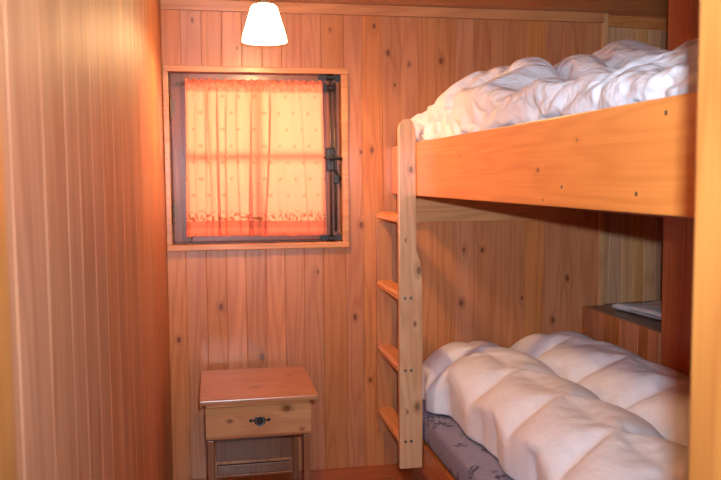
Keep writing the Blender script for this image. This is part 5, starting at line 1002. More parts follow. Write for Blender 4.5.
DUV_UP = (115, 67, [
-422,12,0,13,-1,9,12,11,14,14,3,9,14,10,9,9,12,14,15,15,15,14,15,7,-1,15,14,14,15,14,15,15,15,16,15,15,15,12,7,13,8,14,13,15,13,6,-1,14,15,15,15,16,15,15,16,15,15,16,15,14,15,15,-8,14,15,16,9,
7,16,4,8,-3,15,3,7,15,0,19,4,15,15,15,1,14,15,16,15,11,15,9,0,17,14,14,11,16,6,20,16,13,14,16,14,10,18,8,12,14,7,15,17,4,5,15,7,16,14,15,16,14,10,15,16,19,13,13,13,15,11,10,3,16,14,-6,
12,10,11,-6,14,8,3,5,1,14,6,15,14,10,10,14,13,14,16,12,16,12,-8,13,16,17,9,18,17,7,13,14,15,15,11,15,12,15,18,12,5,14,12,16,0,15,14,6,16,13,11,14,14,19,11,21,12,9,11,15,13,16,10,11,17,4,10,
-5,18,1,3,12,-2,2,13,13,3,13,17,14,16,8,4,15,11,16,16,13,13,-12,18,11,20,12,12,18,5,14,23,16,5,15,13,14,14,13,10,15,14,13,13,-3,12,18,10,12,5,22,11,15,15,17,16,7,13,13,16,12,13,18,14,-5,11,14,
-9,16,9,17,-4,15,-4,15,7,7,14,16,11,5,18,6,10,17,14,16,8,15,-12,12,22,13,11,10,18,14,16,17,11,12,7,18,18,8,11,15,14,12,15,12,-2,13,16,13,12,12,12,15,18,12,16,14,9,16,14,10,11,13,21,8,16,-8,14,
0,12,13,4,5,16,-5,19,1,17,11,18,6,16,7,8,18,14,10,4,17,16,-12,16,12,17,15,14,10,19,11,16,18,5,17,16,7,15,14,12,15,12,13,16,-6,14,14,15,6,17,17,12,14,16,14,16,10,13,11,15,16,11,13,9,18,7,-17,
-3,9,17,9,13,-9,8,18,14,11,7,17,11,5,10,9,22,4,9,14,16,14,-9,15,16,17,11,14,13,16,9,19,8,15,15,7,14,15,13,7,23,8,16,16,-5,17,11,14,12,15,15,8,14,18,15,15,15,9,12,12,17,9,17,14,16,5,-12,
-1,7,17,9,16,-10,17,15,8,14,7,13,3,12,14,9,12,19,12,5,13,8,2,12,21,11,15,16,13,10,9,18,15,14,13,8,13,14,9,13,13,20,10,17,-5,12,19,17,11,6,17,9,21,11,15,16,13,13,6,15,19,11,17,13,16,9,-10,
0,4,18,13,12,4,2,13,17,4,18,5,9,16,14,9,4,18,9,8,19,6,5,14,15,16,12,14,11,20,2,16,14,16,16,9,7,14,16,8,17,11,16,14,-2,15,16,15,15,6,16,7,13,17,16,12,18,11,11,10,18,14,16,15,15,13,-9,
1,6,16,2,13,-3,17,7,14,16,6,11,16,14,7,10,10,13,14,14,13,8,7,15,16,15,9,16,10,19,6,10,15,14,15,11,11,16,13,15,7,10,7,19,4,15,17,10,18,2,18,9,19,11,12,15,18,8,13,12,17,15,13,16,14,17,-14,
0,18,-8,16,-5,12,16,15,11,2,13,18,12,7,13,8,16,10,14,12,16,12,9,13,13,18,13,11,12,19,4,14,11,15,8,16,14,16,14,11,5,18,1,12,13,15,14,16,13,3,14,14,15,12,16,14,12,14,10,14,16,15,14,17,11,16,-10,
2,20,-8,7,-7,18,8,12,16,16,10,7,7,18,15,7,13,17,11,16,15,9,13,19,7,14,11,17,12,16,5,11,12,8,19,11,15,13,15,8,12,17,13,10,5,15,13,16,14,1,12,17,13,15,9,17,10,17,9,16,14,15,19,9,14,7,7,
4,18,0,-12,-1,15,16,12,8,19,6,15,12,9,17,4,16,18,10,17,13,9,18,18,9,9,14,19,14,14,5,12,13,11,8,15,20,7,10,12,19,15,7,15,12,12,12,17,-4,13,13,16,12,15,16,10,4,21,12,20,7,18,14,13,15,11,2,
15,-13,8,-11,17,3,16,5,15,14,14,5,14,18,10,14,15,11,17,12,11,14,18,16,8,13,14,11,18,12,11,13,6,18,9,18,5,14,14,14,12,16,18,7,12,14,13,15,-7,12,18,14,12,11,17,15,14,0,17,18,11,17,15,12,15,13,-9,
-10,7,-13,10,-2,12,16,7,13,16,4,14,10,20,13,11,13,12,17,15,16,7,20,18,7,11,20,14,14,9,8,17,11,9,17,3,12,16,17,16,12,16,6,13,12,21,11,9,-7,17,14,9,11,16,16,17,12,14,4,14,13,22,11,14,16,14,-1,
2,0,-12,-1,8,15,10,14,11,16,14,15,8,17,4,20,13,12,9,15,13,15,20,17,13,9,17,15,15,15,2,15,15,11,8,10,14,18,9,19,14,8,6,20,8,21,13,-4,6,17,16,11,5,16,17,8,15,19,16,5,16,14,14,16,12,19,5,
2,-11,4,-8,16,-2,19,15,14,14,14,12,7,15,17,8,15,14,18,5,13,20,13,19,15,14,14,9,17,8,12,15,11,13,11,7,16,12,18,17,12,1,12,19,6,17,14,-4,14,17,12,8,12,11,15,18,14,14,17,14,3,14,16,17,13,21,10,
0,-5,-10,1,16,0,17,16,17,11,9,12,12,14,14,14,12,11,16,11,18,7,17,20,8,17,18,7,16,13,15,12,9,19,7,8,16,15,14,13,13,0,15,23,2,20,14,0,4,15,6,18,16,8,14,15,20,12,18,16,11,9,16,15,13,13,21,
2,-17,7,-6,8,15,10,15,17,9,10,17,11,19,14,9,17,13,15,10,12,15,8,12,14,15,14,14,18,15,9,17,11,14,14,7,10,14,19,14,-1,16,12,16,6,16,13,13,-3,9,16,17,12,17,16,14,8,15,18,17,13,11,12,15,17,13,19,
-4,-12,10,-2,10,6,13,18,5,16,15,13,15,15,13,18,4,16,17,5,17,12,7,16,5,15,15,16,16,12,17,14,16,12,16,11,8,15,15,8,1,11,19,17,8,18,18,-7,11,15,11,11,17,12,20,11,19,9,14,16,15,19,9,14,16,11,20,
-3,-5,13,-3,-5,18,8,20,10,14,12,15,11,18,13,7,14,18,7,7,16,13,13,16,3,16,15,14,16,18,15,12,16,15,16,10,8,14,13,-3,15,12,17,12,17,16,16,0,10,22,2,11,13,18,13,17,17,12,15,15,18,9,19,6,21,14,15,
-10,12,-10,-3,16,10,18,14,4,19,18,13,6,17,9,11,22,9,14,12,3,10,17,14,20,2,16,18,13,15,20,13,12,20,11,7,8,18,0,14,10,16,15,15,16,20,2,15,12,4,9,18,14,16,15,15,10,17,15,14,16,13,19,15,9,17,14,
5,-5,7,0,0,16,15,13,14,15,18,9,11,13,11,16,15,13,19,14,9,9,5,15,15,15,18,9,12,16,13,17,13,14,13,14,5,8,11,7,15,15,18,17,13,18,2,9,13,7,13,17,15,15,12,18,19,11,19,16,13,15,19,12,13,12,13,
1,-6,-2,4,3,15,14,15,15,16,15,16,13,12,13,12,13,14,16,13,13,13,9,8,9,13,12,15,14,16,11,13,16,15,15,15,10,11,6,8,14,16,15,16,15,10,10,7,10,13,14,15,16,16,16,16,15,15,15,14,15,15,15,15,15,14,11,
-1,-7,2,-2,10,14,15,12,15,18,15,13,15,15,18,8,16,10,16,16,15,12,3,10,4,7,14,17,20,16,11,13,16,18,14,3,14,9,5,11,16,11,22,12,15,17,8,8,8,13,11,16,17,12,17,16,15,18,17,12,18,12,18,16,14,15,-5,
-1,5,-11,12,11,14,13,10,7,21,16,16,14,13,12,19,3,20,17,4,8,19,4,12,13,1,14,12,16,15,17,16,11,16,8,12,12,6,20,13,13,10,15,17,9,12,10,13,18,1,16,12,16,16,15,13,18,17,12,17,15,15,16,20,12,15,7,
5,-8,14,-5,6,11,21,15,13,13,15,11,16,16,15,11,13,11,10,11,12,4,7,18,16,14,3,17,17,9,16,12,16,10,11,14,13,13,15,14,14,7,17,11,9,13,11,13,14,11,14,10,17,9,21,17,8,16,17,17,13,19,14,14,16,17,7,
6,-1,4,0,7,11,13,5,15,15,12,21,13,12,11,13,19,7,10,14,4,15,11,17,12,10,9,15,15,10,12,18,17,5,14,16,11,15,9,15,16,13,7,21,6,14,5,14,11,17,18,5,10,15,19,17,12,13,17,20,13,12,16,17,16,16,9,
-1,-15,1,1,10,13,13,15,16,13,11,14,15,14,18,13,16,12,9,3,14,21,9,17,10,13,13,13,12,8,17,8,15,13,13,18,12,11,7,14,16,10,18,14,10,18,-3,17,13,12,16,3,16,17,9,22,12,18,18,11,16,15,15,16,14,16,12,
-5,4,-3,-7,15,7,17,11,18,14,6,16,16,15,10,16,16,7,10,13,16,11,17,18,10,7,11,11,11,19,10,16,14,14,9,14,14,9,10,13,11,17,8,19,16,-2,12,17,16,15,11,10,16,8,18,15,18,10,17,11,16,18,14,15,15,10,20,
-3,4,-8,2,19,12,12,15,12,13,2,14,15,16,15,19,3,17,6,17,19,12,15,17,17,-5,13,12,17,15,11,14,11,19,7,14,15,5,14,7,17,12,14,5,20,8,14,9,15,12,11,14,7,22,13,14,14,14,16,15,15,15,16,17,15,11,18,
-1,3,-8,14,0,11,11,13,15,11,19,11,12,18,14,15,6,15,11,18,16,17,14,17,14,-6,14,15,13,17,11,15,13,6,14,18,13,4,13,7,19,15,1,12,11,19,14,2,16,14,18,16,1,17,16,14,16,12,18,13,14,16,19,15,15,17,15,
0,-5,7,1,16,0,15,5,17,13,13,17,15,16,14,7,17,13,18,15,14,17,13,19,12,-8,18,13,14,15,16,4,14,17,7,12,15,8,10,12,16,16,-2,11,16,18,17,9,6,15,21,11,15,13,8,9,18,14,15,20,10,21,17,15,15,16,13,
1,-6,2,12,14,-4,10,9,21,9,16,16,9,15,14,20,10,14,17,16,12,20,13,18,15,-9,13,15,15,17,12,6,21,2,17,4,11,12,17,13,12,19,-4,8,20,19,15,6,19,11,14,18,10,11,9,15,11,20,12,20,15,15,19,15,19,16,8,
2,-8,8,14,-1,7,-2,19,8,17,18,15,15,10,15,18,13,14,18,13,18,10,20,12,14,7,4,14,18,10,12,13,6,17,7,8,14,10,16,19,14,3,4,14,19,19,16,13,5,13,19,16,12,19,9,4,14,18,21,13,18,14,14,19,16,7,16,
2,-10,16,3,5,-7,15,4,13,17,20,16,16,18,8,14,17,11,20,9,19,15,18,10,9,19,8,11,10,10,9,18,11,16,7,1,12,16,16,15,17,-4,18,17,13,20,18,10,7,15,17,10,15,14,17,6,17,19,15,12,17,17,18,18,6,20,3,
1,-7,15,3,-6,0,16,8,10,15,20,14,15,19,13,14,9,21,17,8,15,11,23,18,4,12,10,18,8,8,14,11,17,14,-3,12,17,6,17,16,18,-2,20,13,18,20,9,12,20,13,9,17,13,16,17,7,19,16,12,13,19,15,18,11,17,15,-3,
11,-16,11,3,-1,-2,17,13,14,9,16,12,17,17,12,15,17,12,18,13,11,17,15,21,8,14,3,17,5,11,12,18,8,15,-4,17,7,20,17,17,-2,19,15,18,15,18,12,13,20,13,16,14,13,15,5,20,13,19,18,7,17,18,14,17,9,15,-17,
3,-11,-12,8,-1,8,12,19,1,16,15,17,17,10,18,12,16,17,12,14,13,15,17,19,8,21,2,13,6,14,14,17,3,15,-1,18,13,10,23,12,6,17,16,14,16,21,11,12,18,16,18,11,11,19,9,16,14,17,11,14,19,8,16,18,10,15,-2,
-2,-17,-7,4,8,15,9,1,15,10,19,15,19,9,21,9,19,17,12,17,10,12,19,15,11,13,4,18,5,18,16,13,-1,14,6,13,12,15,14,15,9,17,18,13,16,18,17,12,19,17,12,13,17,15,9,16,15,19,7,17,9,17,9,18,14,15,-2,
-4,-19,7,0,16,-6,2,9,21,15,14,17,17,17,11,12,16,18,12,17,11,13,18,10,15,14,0,19,8,17,18,4,10,1,20,8,15,12,16,13,14,15,18,11,17,18,9,24,12,15,22,12,14,17,12,12,14,17,18,5,18,7,13,14,13,16,2,
-1,-18,11,4,-5,6,-3,17,13,14,19,14,19,14,14,11,18,16,18,14,12,13,16,13,7,15,6,14,17,15,2,15,-1,18,11,10,15,17,9,18,16,18,15,8,18,15,20,15,10,17,20,18,10,17,18,11,10,16,17,11,18,2,13,21,6,20,1,
0,-16,-2,1,11,-6,5,14,16,18,14,16,17,14,21,12,15,14,11,18,12,16,13,15,1,17,8,10,13,19,1,14,7,11,22,8,12,17,15,18,15,13,15,10,16,16,19,14,17,16,18,15,11,15,16,17,10,17,17,14,6,9,18,15,7,16,5,
7,-16,-9,14,1,-4,-5,16,15,16,11,21,16,15,20,14,15,12,16,13,19,9,16,16,0,10,11,14,14,10,3,18,13,16,14,14,7,17,15,14,16,15,16,8,17,17,15,16,17,15,20,15,12,17,17,11,15,21,10,15,4,15,10,19,11,11,6,
-3,-14,8,-1,-13,0,0,16,15,23,8,19,17,13,16,13,21,12,13,16,19,11,15,17,1,3,14,8,18,6,16,17,13,11,12,16,11,14,13,15,18,14,13,13,15,15,16,19,16,15,16,13,22,10,17,16,15,18,15,5,11,15,10,15,15,1,15,
-6,-2,8,-14,-4,-2,-1,11,17,11,22,18,10,19,18,14,14,18,16,18,7,21,16,13,-5,9,13,11,10,16,9,15,14,13,15,16,15,12,13,16,14,8,24,9,15,19,17,14,19,11,16,17,16,13,15,18,19,14,16,11,10,13,12,13,12,0,17,
-2,11,5,-10,-7,-5,-6,9,14,15,17,16,17,16,16,17,16,16,16,15,16,15,17,8,-3,12,9,16,15,7,13,13,15,13,14,13,14,13,13,15,15,15,15,15,16,16,17,16,16,16,17,16,16,16,16,16,15,15,13,11,10,10,12,11,15,7,16,
-2,0,9,-10,-7,-4,1,7,17,14,16,15,16,17,14,18,16,13,22,14,18,16,16,13,4,-1,16,10,15,4,13,11,13,14,15,11,15,12,15,13,20,14,16,14,17,20,13,15,18,17,17,14,12,20,17,18,7,19,13,11,13,7,13,13,8,18,11,
-1,-2,0,7,-15,3,3,6,19,6,15,12,22,16,13,21,12,19,16,15,18,14,18,7,16,-1,16,4,15,15,-2,18,15,14,12,14,16,14,10,14,15,14,17,13,19,16,14,20,12,18,14,22,14,12,17,20,17,13,3,13,13,16,12,4,15,17,12,
0,-4,0,-3,8,-13,0,18,17,3,18,16,19,18,11,18,17,19,12,18,17,12,9,23,1,9,15,10,7,14,4,17,15,16,9,15,16,16,12,14,10,16,14,12,19,17,20,12,16,13,16,15,14,22,14,17,19,6,18,8,16,2,12,17,14,17,8,
-1,-1,-8,7,-8,2,11,1,15,13,20,14,18,13,17,18,14,19,14,19,9,14,14,21,0,13,7,17,2,19,7,19,14,13,5,16,21,12,15,14,2,16,17,18,15,18,15,14,19,18,16,10,18,14,15,16,19,8,18,7,18,14,4,13,18,14,4,
1,0,-10,7,-9,12,-1,9,18,13,15,14,14,19,16,14,16,20,17,17,4,18,14,-4,15,16,14,10,10,14,15,10,18,11,8,18,17,9,20,8,14,13,16,17,15,17,15,16,14,18,18,11,18,15,18,10,17,16,17,10,6,19,7,17,8,16,3,
2,0,-13,9,-9,1,17,2,19,16,15,12,18,14,18,16,21,12,20,13,8,21,10,-3,16,13,15,15,10,13,7,17,14,16,1,16,18,14,11,12,16,13,17,21,11,18,11,17,15,17,16,17,16,13,19,16,7,16,13,16,10,18,13,1,20,4,9,
4,-15,1,-1,4,-6,15,15,7,19,14,19,16,15,17,13,23,12,16,12,23,8,15,-4,14,-1,20,14,16,8,15,16,7,15,19,4,16,13,18,11,17,19,12,15,16,9,17,20,17,18,11,16,19,19,14,12,19,1,15,15,21,14,2,17,9,14,0,
2,-19,0,6,-7,8,3,15,16,20,12,15,21,14,20,10,20,13,14,17,15,17,11,-3,15,-5,11,18,18,8,15,12,10,19,9,19,11,21,11,17,16,16,15,19,10,11,17,23,9,14,17,20,15,21,15,15,15,5,19,12,16,3,19,14,13,1,2,
0,-20,8,-7,2,8,4,14,17,15,13,17,18,15,14,22,15,13,15,17,16,16,10,1,15,-9,10,18,9,16,13,15,10,12,18,22,11,15,14,15,16,19,19,12,13,14,14,20,16,19,12,15,18,14,23,7,18,17,5,17,4,14,19,13,14,-2,2,
0,-18,5,-7,6,5,3,16,14,18,11,16,15,22,13,21,6,21,15,13,17,18,8,13,7,-10,15,6,19,12,17,15,16,6,19,13,13,17,19,19,13,19,17,16,9,17,17,14,15,18,15,14,20,13,21,12,17,9,8,16,16,18,9,18,3,1,-2,
0,-18,-2,8,-6,-1,19,9,12,16,15,14,14,20,20,9,22,5,19,16,19,11,14,21,-3,-4,17,13,7,16,11,13,14,13,15,18,9,19,22,13,18,15,20,9,16,21,13,17,14,19,15,15,17,17,16,11,15,17,10,12,16,17,14,3,1,10,3,
-1,-15,0,-2,10,-11,12,18,6,16,20,12,18,12,13,20,16,17,15,14,16,15,14,13,12,-8,8,18,15,0,17,18,9,21,7,17,19,12,20,16,16,18,13,15,16,13,20,16,18,16,13,18,16,17,13,19,15,10,14,12,15,17,8,14,-9,0,19,
-2,-7,-10,4,10,-13,15,10,6,20,18,15,13,18,17,13,17,16,14,21,18,12,12,13,11,3,1,17,15,10,4,16,19,15,15,15,14,18,12,18,16,21,9,17,13,11,21,11,21,15,17,13,17,17,14,11,20,11,11,16,12,17,6,9,15,-12,0,
-2,-11,-4,9,7,-14,9,7,12,16,17,17,20,11,19,13,13,25,11,20,16,13,16,12,8,-1,12,14,17,13,7,9,20,13,18,17,11,16,14,17,11,17,16,12,14,20,11,15,18,20,15,10,20,9,18,9,17,18,10,16,12,16,14,2,4,4,9,
-2,-12,2,14,-6,0,-9,16,10,15,18,15,16,14,18,18,18,19,10,14,18,19,17,3,5,14,16,10,17,11,14,3,21,10,17,18,7,21,7,15,16,17,15,10,16,18,17,15,18,15,15,14,11,15,12,15,16,13,20,7,13,15,18,20,7,4,-6,
-3,-9,7,11,-2,-7,-9,8,13,13,16,20,15,16,15,15,23,15,17,17,13,22,14,12,-2,16,9,17,11,16,6,19,16,10,15,13,15,11,12,18,17,12,22,4,15,20,14,17,21,10,18,3,20,18,7,20,8,14,15,14,21,6,12,21,19,-5,5,
-3,-6,11,9,-5,-14,9,-5,20,12,14,12,21,14,15,17,18,18,17,17,18,13,17,18,0,5,12,15,15,18,8,9,18,9,19,16,16,11,13,12,20,17,3,18,11,16,14,20,12,19,21,3,20,17,12,14,16,13,14,14,16,12,15,10,13,16,-3,
-3,-3,11,11,-11,-10,10,3,3,14,18,17,9,18,15,21,13,19,20,13,16,19,14,15,18,-4,7,8,19,12,16,14,10,20,8,15,14,15,15,23,14,10,6,16,12,14,15,23,15,12,19,16,8,16,21,14,17,16,9,12,13,12,23,7,18,11,-1,
-3,2,11,0,6,-15,-1,4,5,10,19,14,15,21,15,16,14,21,18,14,16,18,16,14,18,16,-8,10,8,17,11,12,20,17,16,8,17,17,11,10,21,14,6,13,14,18,16,17,9,23,17,9,20,13,17,17,21,10,12,14,11,19,11,12,21,2,7,
8,-6,8,12,-2,-14,-7,10,9,1,14,19,14,17,15,18,17,15,16,22,17,13,18,17,19,12,8,-2,13,6,20,12,10,16,20,15,11,18,13,10,17,15,7,14,13,18,14,19,17,14,15,18,14,14,18,18,18,19,10,13,12,13,15,21,7,11,2,
-8,7,14,-1,-3,-5,-13,3,6,7,13,13,20,16,18,15,17,23,14,16,17,16,17,19,15,14,12,11,2,4,9,16,19,12,14,21,17,11,15,10,15,11,15,7,16,19,14,20,13,18,20,16,16,18,13,20,19,16,13,12,15,12,13,13,14,7,3,
0,16,7,-3,-1,-4,-6,-9,8,7,13,15,15,15,17,16,17,17,17,18,17,18,17,17,16,15,12,11,14,5,0,11,15,17,17,18,16,15,13,11,13,12,12,13,13,18,17,17,18,17,18,17,17,18,17,17,17,17,16,13,12,11,12,12,9,9,7,
-1,17,6,-12,-1,-9,0,-2,5,10,14,15,16,19,15,16,15,17,17,19,12,17,19,17,19,14,12,7,18,2,1,10,21,17,13,17,21,14,7,14,7,14,17,13,16,20,15,18,20,18,17,15,17,18,19,12,23,17,15,14,7,14,10,13,13,7,0,
0,10,12,-14,-2,1,-3,-3,10,5,16,18,17,16,17,17,14,11,22,16,15,12,17,15,19,12,17,8,11,5,5,16,9,18,16,21,15,8,13,9,20,17,6,16,17,19,19,19,14,21,18,20,17,17,13,20,15,16,18,8,17,12,6,12,15,-5,11,
7,-1,15,-12,4,-4,-9,6,1,18,9,17,19,17,20,13,16,18,16,11,4,21,17,19,17,16,12,6,12,4,6,16,17,11,18,18,17,6,14,16,11,22,8,12,19,19,17,20,17,16,20,19,22,16,18,16,14,13,21,8,3,18,7,17,0,16,0,
5,-10,16,-2,0,-10,0,-4,5,14,18,16,18,17,20,16,16,15,6,9,14,20,18,20,14,19,7,13,12,-1,8,9,22,10,18,17,23,3,18,15,18,16,9,11,17,18,23,20,12,20,19,19,18,17,22,10,17,15,17,12,-3,13,20,-1,17,13,0,
4,-15,15,-4,6,-10,-3,-1,3,17,18,18,19,19,19,14,12,4,12,11,20,13,23,21,16,18,8,5,8,6,12,6,20,10,18,19,22,14,10,13,17,16,10,17,13,19,20,16,21,19,15,17,16,24,17,12,20,17,15,10,-6,17,16,1,21,2,-5,
3,-18,15,-8,11,-7,2,-3,-4,17,18,21,19,18,20,11,2,20,12,7,21,22,15,18,24,6,12,14,5,7,-2,16,11,17,20,19,18,10,10,17,15,17,11,16,15,18,19,21,14,24,18,15,22,17,15,16,14,11,18,15,-5,12,17,8,18,1,1,
2,-20,0,14,-6,12,-5,-10,3,14,21,18,14,26,16,6,11,21,8,17,13,17,22,18,16,16,19,1,4,8,-1,16,17,15,14,23,15,14,15,7,18,15,20,7,16,18,21,14,21,19,18,23,15,10,16,18,14,19,9,20,6,0,16,11,17,8,-3,
-2,-19,11,-10,3,16,-10,-4,8,7,20,23,17,18,17,14,2,21,11,23,10,17,22,18,18,20,13,1,-1,11,-2,16,19,8,19,23,14,15,13,7,19,19,13,16,12,19,18,16,22,19,14,19,21,16,5,16,23,9,18,17,12,3,3,19,14,10,0,
0,-13,8,-13,2,15,-10,4,0,9,21,17,20,18,17,17,14,5,21,19,7,15,24,16,18,17,19,1,0,11,-3,16,22,7,16,23,13,15,21,2,17,20,16,13,13,18,21,16,21,16,22,13,22,6,17,10,15,21,16,7,21,5,0,16,21,6,1,
-12,14,0,-18,-2,16,-8,-3,11,2,17,21,20,15,14,14,18,5,22,20,21,9,20,14,19,20,18,4,-3,12,-2,20,11,13,20,19,17,17,18,-3,19,15,19,14,14,16,17,24,15,20,22,8,21,16,8,14,16,21,8,12,21,7,0,17,20,3,4,
-6,7,15,-13,1,-7,10,-8,2,16,9,20,9,17,15,17,14,16,22,16,21,13,20,12,20,17,22,7,-5,15,-3,19,6,21,16,19,14,18,16,5,22,14,8,20,15,21,17,18,19,18,19,13,16,21,8,10,19,18,12,8,21,7,1,17,18,4,3,
2,-3,11,9,-15,6,-8,13,-6,10,11,19,19,13,12,13,21,15,14,17,17,24,13,16,17,14,20,16,-9,11,9,20,-2,17,20,18,16,14,12,20,17,14,14,14,15,17,21,18,17,19,17,20,14,15,21,11,8,19,4,18,17,2,10,15,19,3,3,
-2,6,-6,7,7,-14,15,-9,16,8,13,13,7,13,14,18,13,17,11,16,20,18,9,21,19,15,19,18,7,-4,18,19,-8,22,17,21,13,12,18,12,15,16,11,22,13,22,17,15,22,17,18,15,21,13,16,18,12,13,1,22,10,15,10,10,17,2,4,
0,10,-7,5,2,-9,14,0,19,4,18,14,5,13,13,2,11,16,15,18,19,13,13,20,16,17,22,18,8,2,17,16,-9,23,14,18,20,14,20,3,20,10,18,13,18,19,20,19,16,16,20,20,21,14,15,17,3,18,2,22,7,17,4,17,20,5,-1,
0,13,1,-10,-4,0,16,9,13,15,-4,18,17,2,9,12,9,19,8,16,16,24,7,19,18,14,18,22,5,12,16,15,-3,16,19,16,16,10,26,7,7,21,12,17,15,19,21,19,16,15,20,21,15,17,12,15,9,9,19,12,17,9,4,20,18,7,-1,
0,0,16,2,-9,-9,19,15,11,3,-2,18,21,10,2,0,17,19,12,16,18,21,8,16,19,17,17,15,16,1,18,16,3,17,17,15,21,17,9,6,14,11,20,14,17,23,14,19,20,16,19,18,22,14,4,16,21,14,4,22,9,2,13,19,12,12,1,
0,0,6,11,-17,13,-5,17,19,-7,7,13,20,15,-4,10,13,17,20,20,14,13,18,13,17,17,20,18,5,4,24,3,20,10,16,24,12,19,13,6,1,18,18,16,18,22,16,16,17,18,25,16,16,14,18,2,14,24,6,18,4,7,20,18,11,11,0,
3,2,-5,13,-12,11,-9,13,14,11,0,12,19,16,12,0,13,12,18,23,17,11,20,12,18,19,21,13,14,-1,11,19,11,14,21,20,15,14,14,0,8,17,19,16,16,19,15,22,19,18,14,22,11,21,13,13,10,17,21,-3,8,20,15,15,14,2,7,
3,-9,17,-14,11,-11,2,7,16,7,12,3,20,10,24,12,15,9,7,16,21,17,19,22,8,19,18,16,18,-15,20,16,17,16,16,14,19,17,16,-8,8,18,19,17,17,21,15,18,17,21,16,16,15,20,7,17,15,19,17,-3,19,10,8,18,16,6,5,
-6,-3,18,-14,0,12,1,3,-8,12,12,13,11,15,20,17,6,20,18,15,15,9,24,20,14,17,19,14,17,-12,23,4,17,22,13,16,24,12,15,-7,12,17,18,17,16,16,18,20,22,13,21,15,14,12,22,10,19,20,3,17,10,6,11,15,16,5,9,
6,-4,20,-17,11,1,-12,-3,9,7,6,13,19,6,16,20,17,11,16,14,20,20,18,19,20,17,9,14,21,-8,13,4,22,20,16,18,20,16,18,-9,15,12,19,18,14,13,24,15,19,20,17,20,6,23,13,20,17,9,11,17,7,14,8,10,15,13,5,
1,-3,18,-9,9,-14,-8,-1,4,7,8,11,12,13,18,17,16,16,20,15,17,19,19,20,18,16,19,11,10,6,8,2,20,15,19,20,18,17,15,1,11,12,11,22,15,15,19,20,16,19,14,19,21,14,20,16,16,16,14,15,9,10,10,6,11,13,8,
-4,5,13,8,-8,-4,-12,-6,6,6,3,14,14,14,15,15,16,17,17,17,18,18,18,18,18,16,13,12,11,11,12,3,15,18,18,18,17,16,16,12,4,12,12,16,17,18,18,18,19,18,19,18,19,17,17,17,16,16,14,10,13,9,11,10,10,10,10,
-1,9,9,-12,-6,-6,-6,4,3,4,10,14,13,14,18,14,16,15,23,8,21,16,19,21,16,20,10,17,10,15,0,7,13,19,19,21,14,15,12,12,9,13,11,19,16,16,17,20,19,14,20,24,16,17,18,12,16,20,14,13,12,9,6,11,14,14,5,
3,5,5,-8,4,-3,-8,-9,1,14,6,12,21,12,14,19,15,17,8,20,16,18,15,19,18,11,18,19,13,5,0,19,7,21,15,19,15,15,18,9,12,8,15,18,18,20,19,13,20,14,20,12,23,15,19,19,16,13,18,10,11,11,15,15,14,6,4,
-4,7,7,-11,5,3,-15,1,-6,16,16,10,14,4,20,16,19,9,14,16,18,16,18,13,17,21,12,16,18,7,-2,13,16,19,13,16,16,21,9,9,9,20,17,11,23,16,15,19,16,21,17,16,18,17,16,23,12,15,15,19,15,15,13,11,1,3,12,
-3,8,9,-8,1,8,-15,-13,15,15,6,0,15,16,18,16,16,18,15,10,18,15,17,14,20,15,18,16,11,-3,12,13,22,8,17,19,17,12,15,14,6,16,20,17,13,22,10,19,17,16,17,20,17,17,20,15,21,13,12,19,13,15,3,15,6,13,7,
-17,23,11,-10,10,3,-15,-13,21,9,7,-6,20,17,18,17,22,8,16,16,15,9,21,17,15,16,14,15,3,7,14,20,14,12,14,15,17,20,11,14,18,8,16,19,10,17,20,14,16,18,21,13,20,17,16,17,17,20,12,10,15,12,5,13,11,17,7,
4,4,10,16,-2,-8,-8,-4,4,10,18,0,16,19,17,18,17,16,16,17,6,18,18,11,14,17,20,12,-1,8,16,13,20,16,13,21,9,18,12,18,17,11,9,23,8,20,15,16,14,19,18,15,21,18,18,16,20,15,17,16,2,6,13,14,13,21,2,
-1,-2,15,8,-8,11,8,-6,1,-11,6,20,17,18,15,18,17,14,16,14,15,13,23,6,14,18,20,11,-1,12,19,14,16,18,14,15,15,13,11,20,18,13,15,12,7,21,18,10,17,19,19,15,18,15,20,15,17,18,17,19,16,5,1,13,18,14,7,
4,-9,15,-6,9,-4,16,13,-9,-9,5,13,18,19,17,17,17,20,16,9,14,18,17,4,20,16,19,4,8,17,11,19,14,22,10,17,14,14,14,15,17,11,19,11,4,21,16,20,12,11,24,15,14,21,17,18,16,19,13,14,21,12,5,11,16,9,9,
9,-21,16,8,-13,-1,15,9,13,-11,0,11,16,21,17,18,13,19,14,17,14,13,18,7,19,17,14,13,4,13,18,15,14,18,15,10,22,17,4,23,9,18,15,12,4,24,13,15,18,15,17,17,16,13,18,16,17,18,13,22,11,9,16,13,10,18,5,
-1,-18,3,18,-6,-14,17,13,13,-1,-3,13,14,13,18,19,15,18,15,16,18,12,14,13,14,15,17,12,4,15,18,10,16,17,17,14,17,18,13,4,22,13,17,9,7,22,15,17,8,18,19,16,17,12,17,16,20,15,16,16,14,7,19,14,15,19,1,
-2,-7,9,-12,8,-7,-5,15,17,12,-2,14,11,10,20,15,17,13,18,22,9,13,18,11,17,15,13,8,10,17,18,9,16,21,12,15,17,14,14,9,14,18,17,13,6,16,18,14,17,15,11,19,16,20,9,18,19,15,17,18,10,11,17,19,15,14,-8,
8,3,-2,-11,-10,-11,9,16,2,10,11,18,6,13,12,24,18,12,15,16,14,16,18,8,16,14,14,17,4,15,17,13,12,24,12,18,14,17,13,11,13,17,17,10,11,19,15,12,13,12,20,16,18,14,17,15,16,15,19,13,12,14,16,18,14,11,8,
11,-13,-9,-13,-10,11,0,15,16,3,6,16,6,17,12,20,9,16,17,14,13,19,16,10,16,15,11,13,20,12,14,10,17,15,15,15,19,14,16,19,8,20,11,16,8,17,19,2,20,12,20,13,20,15,14,14,19,16,17,2,19,18,17,16,15,15,7,
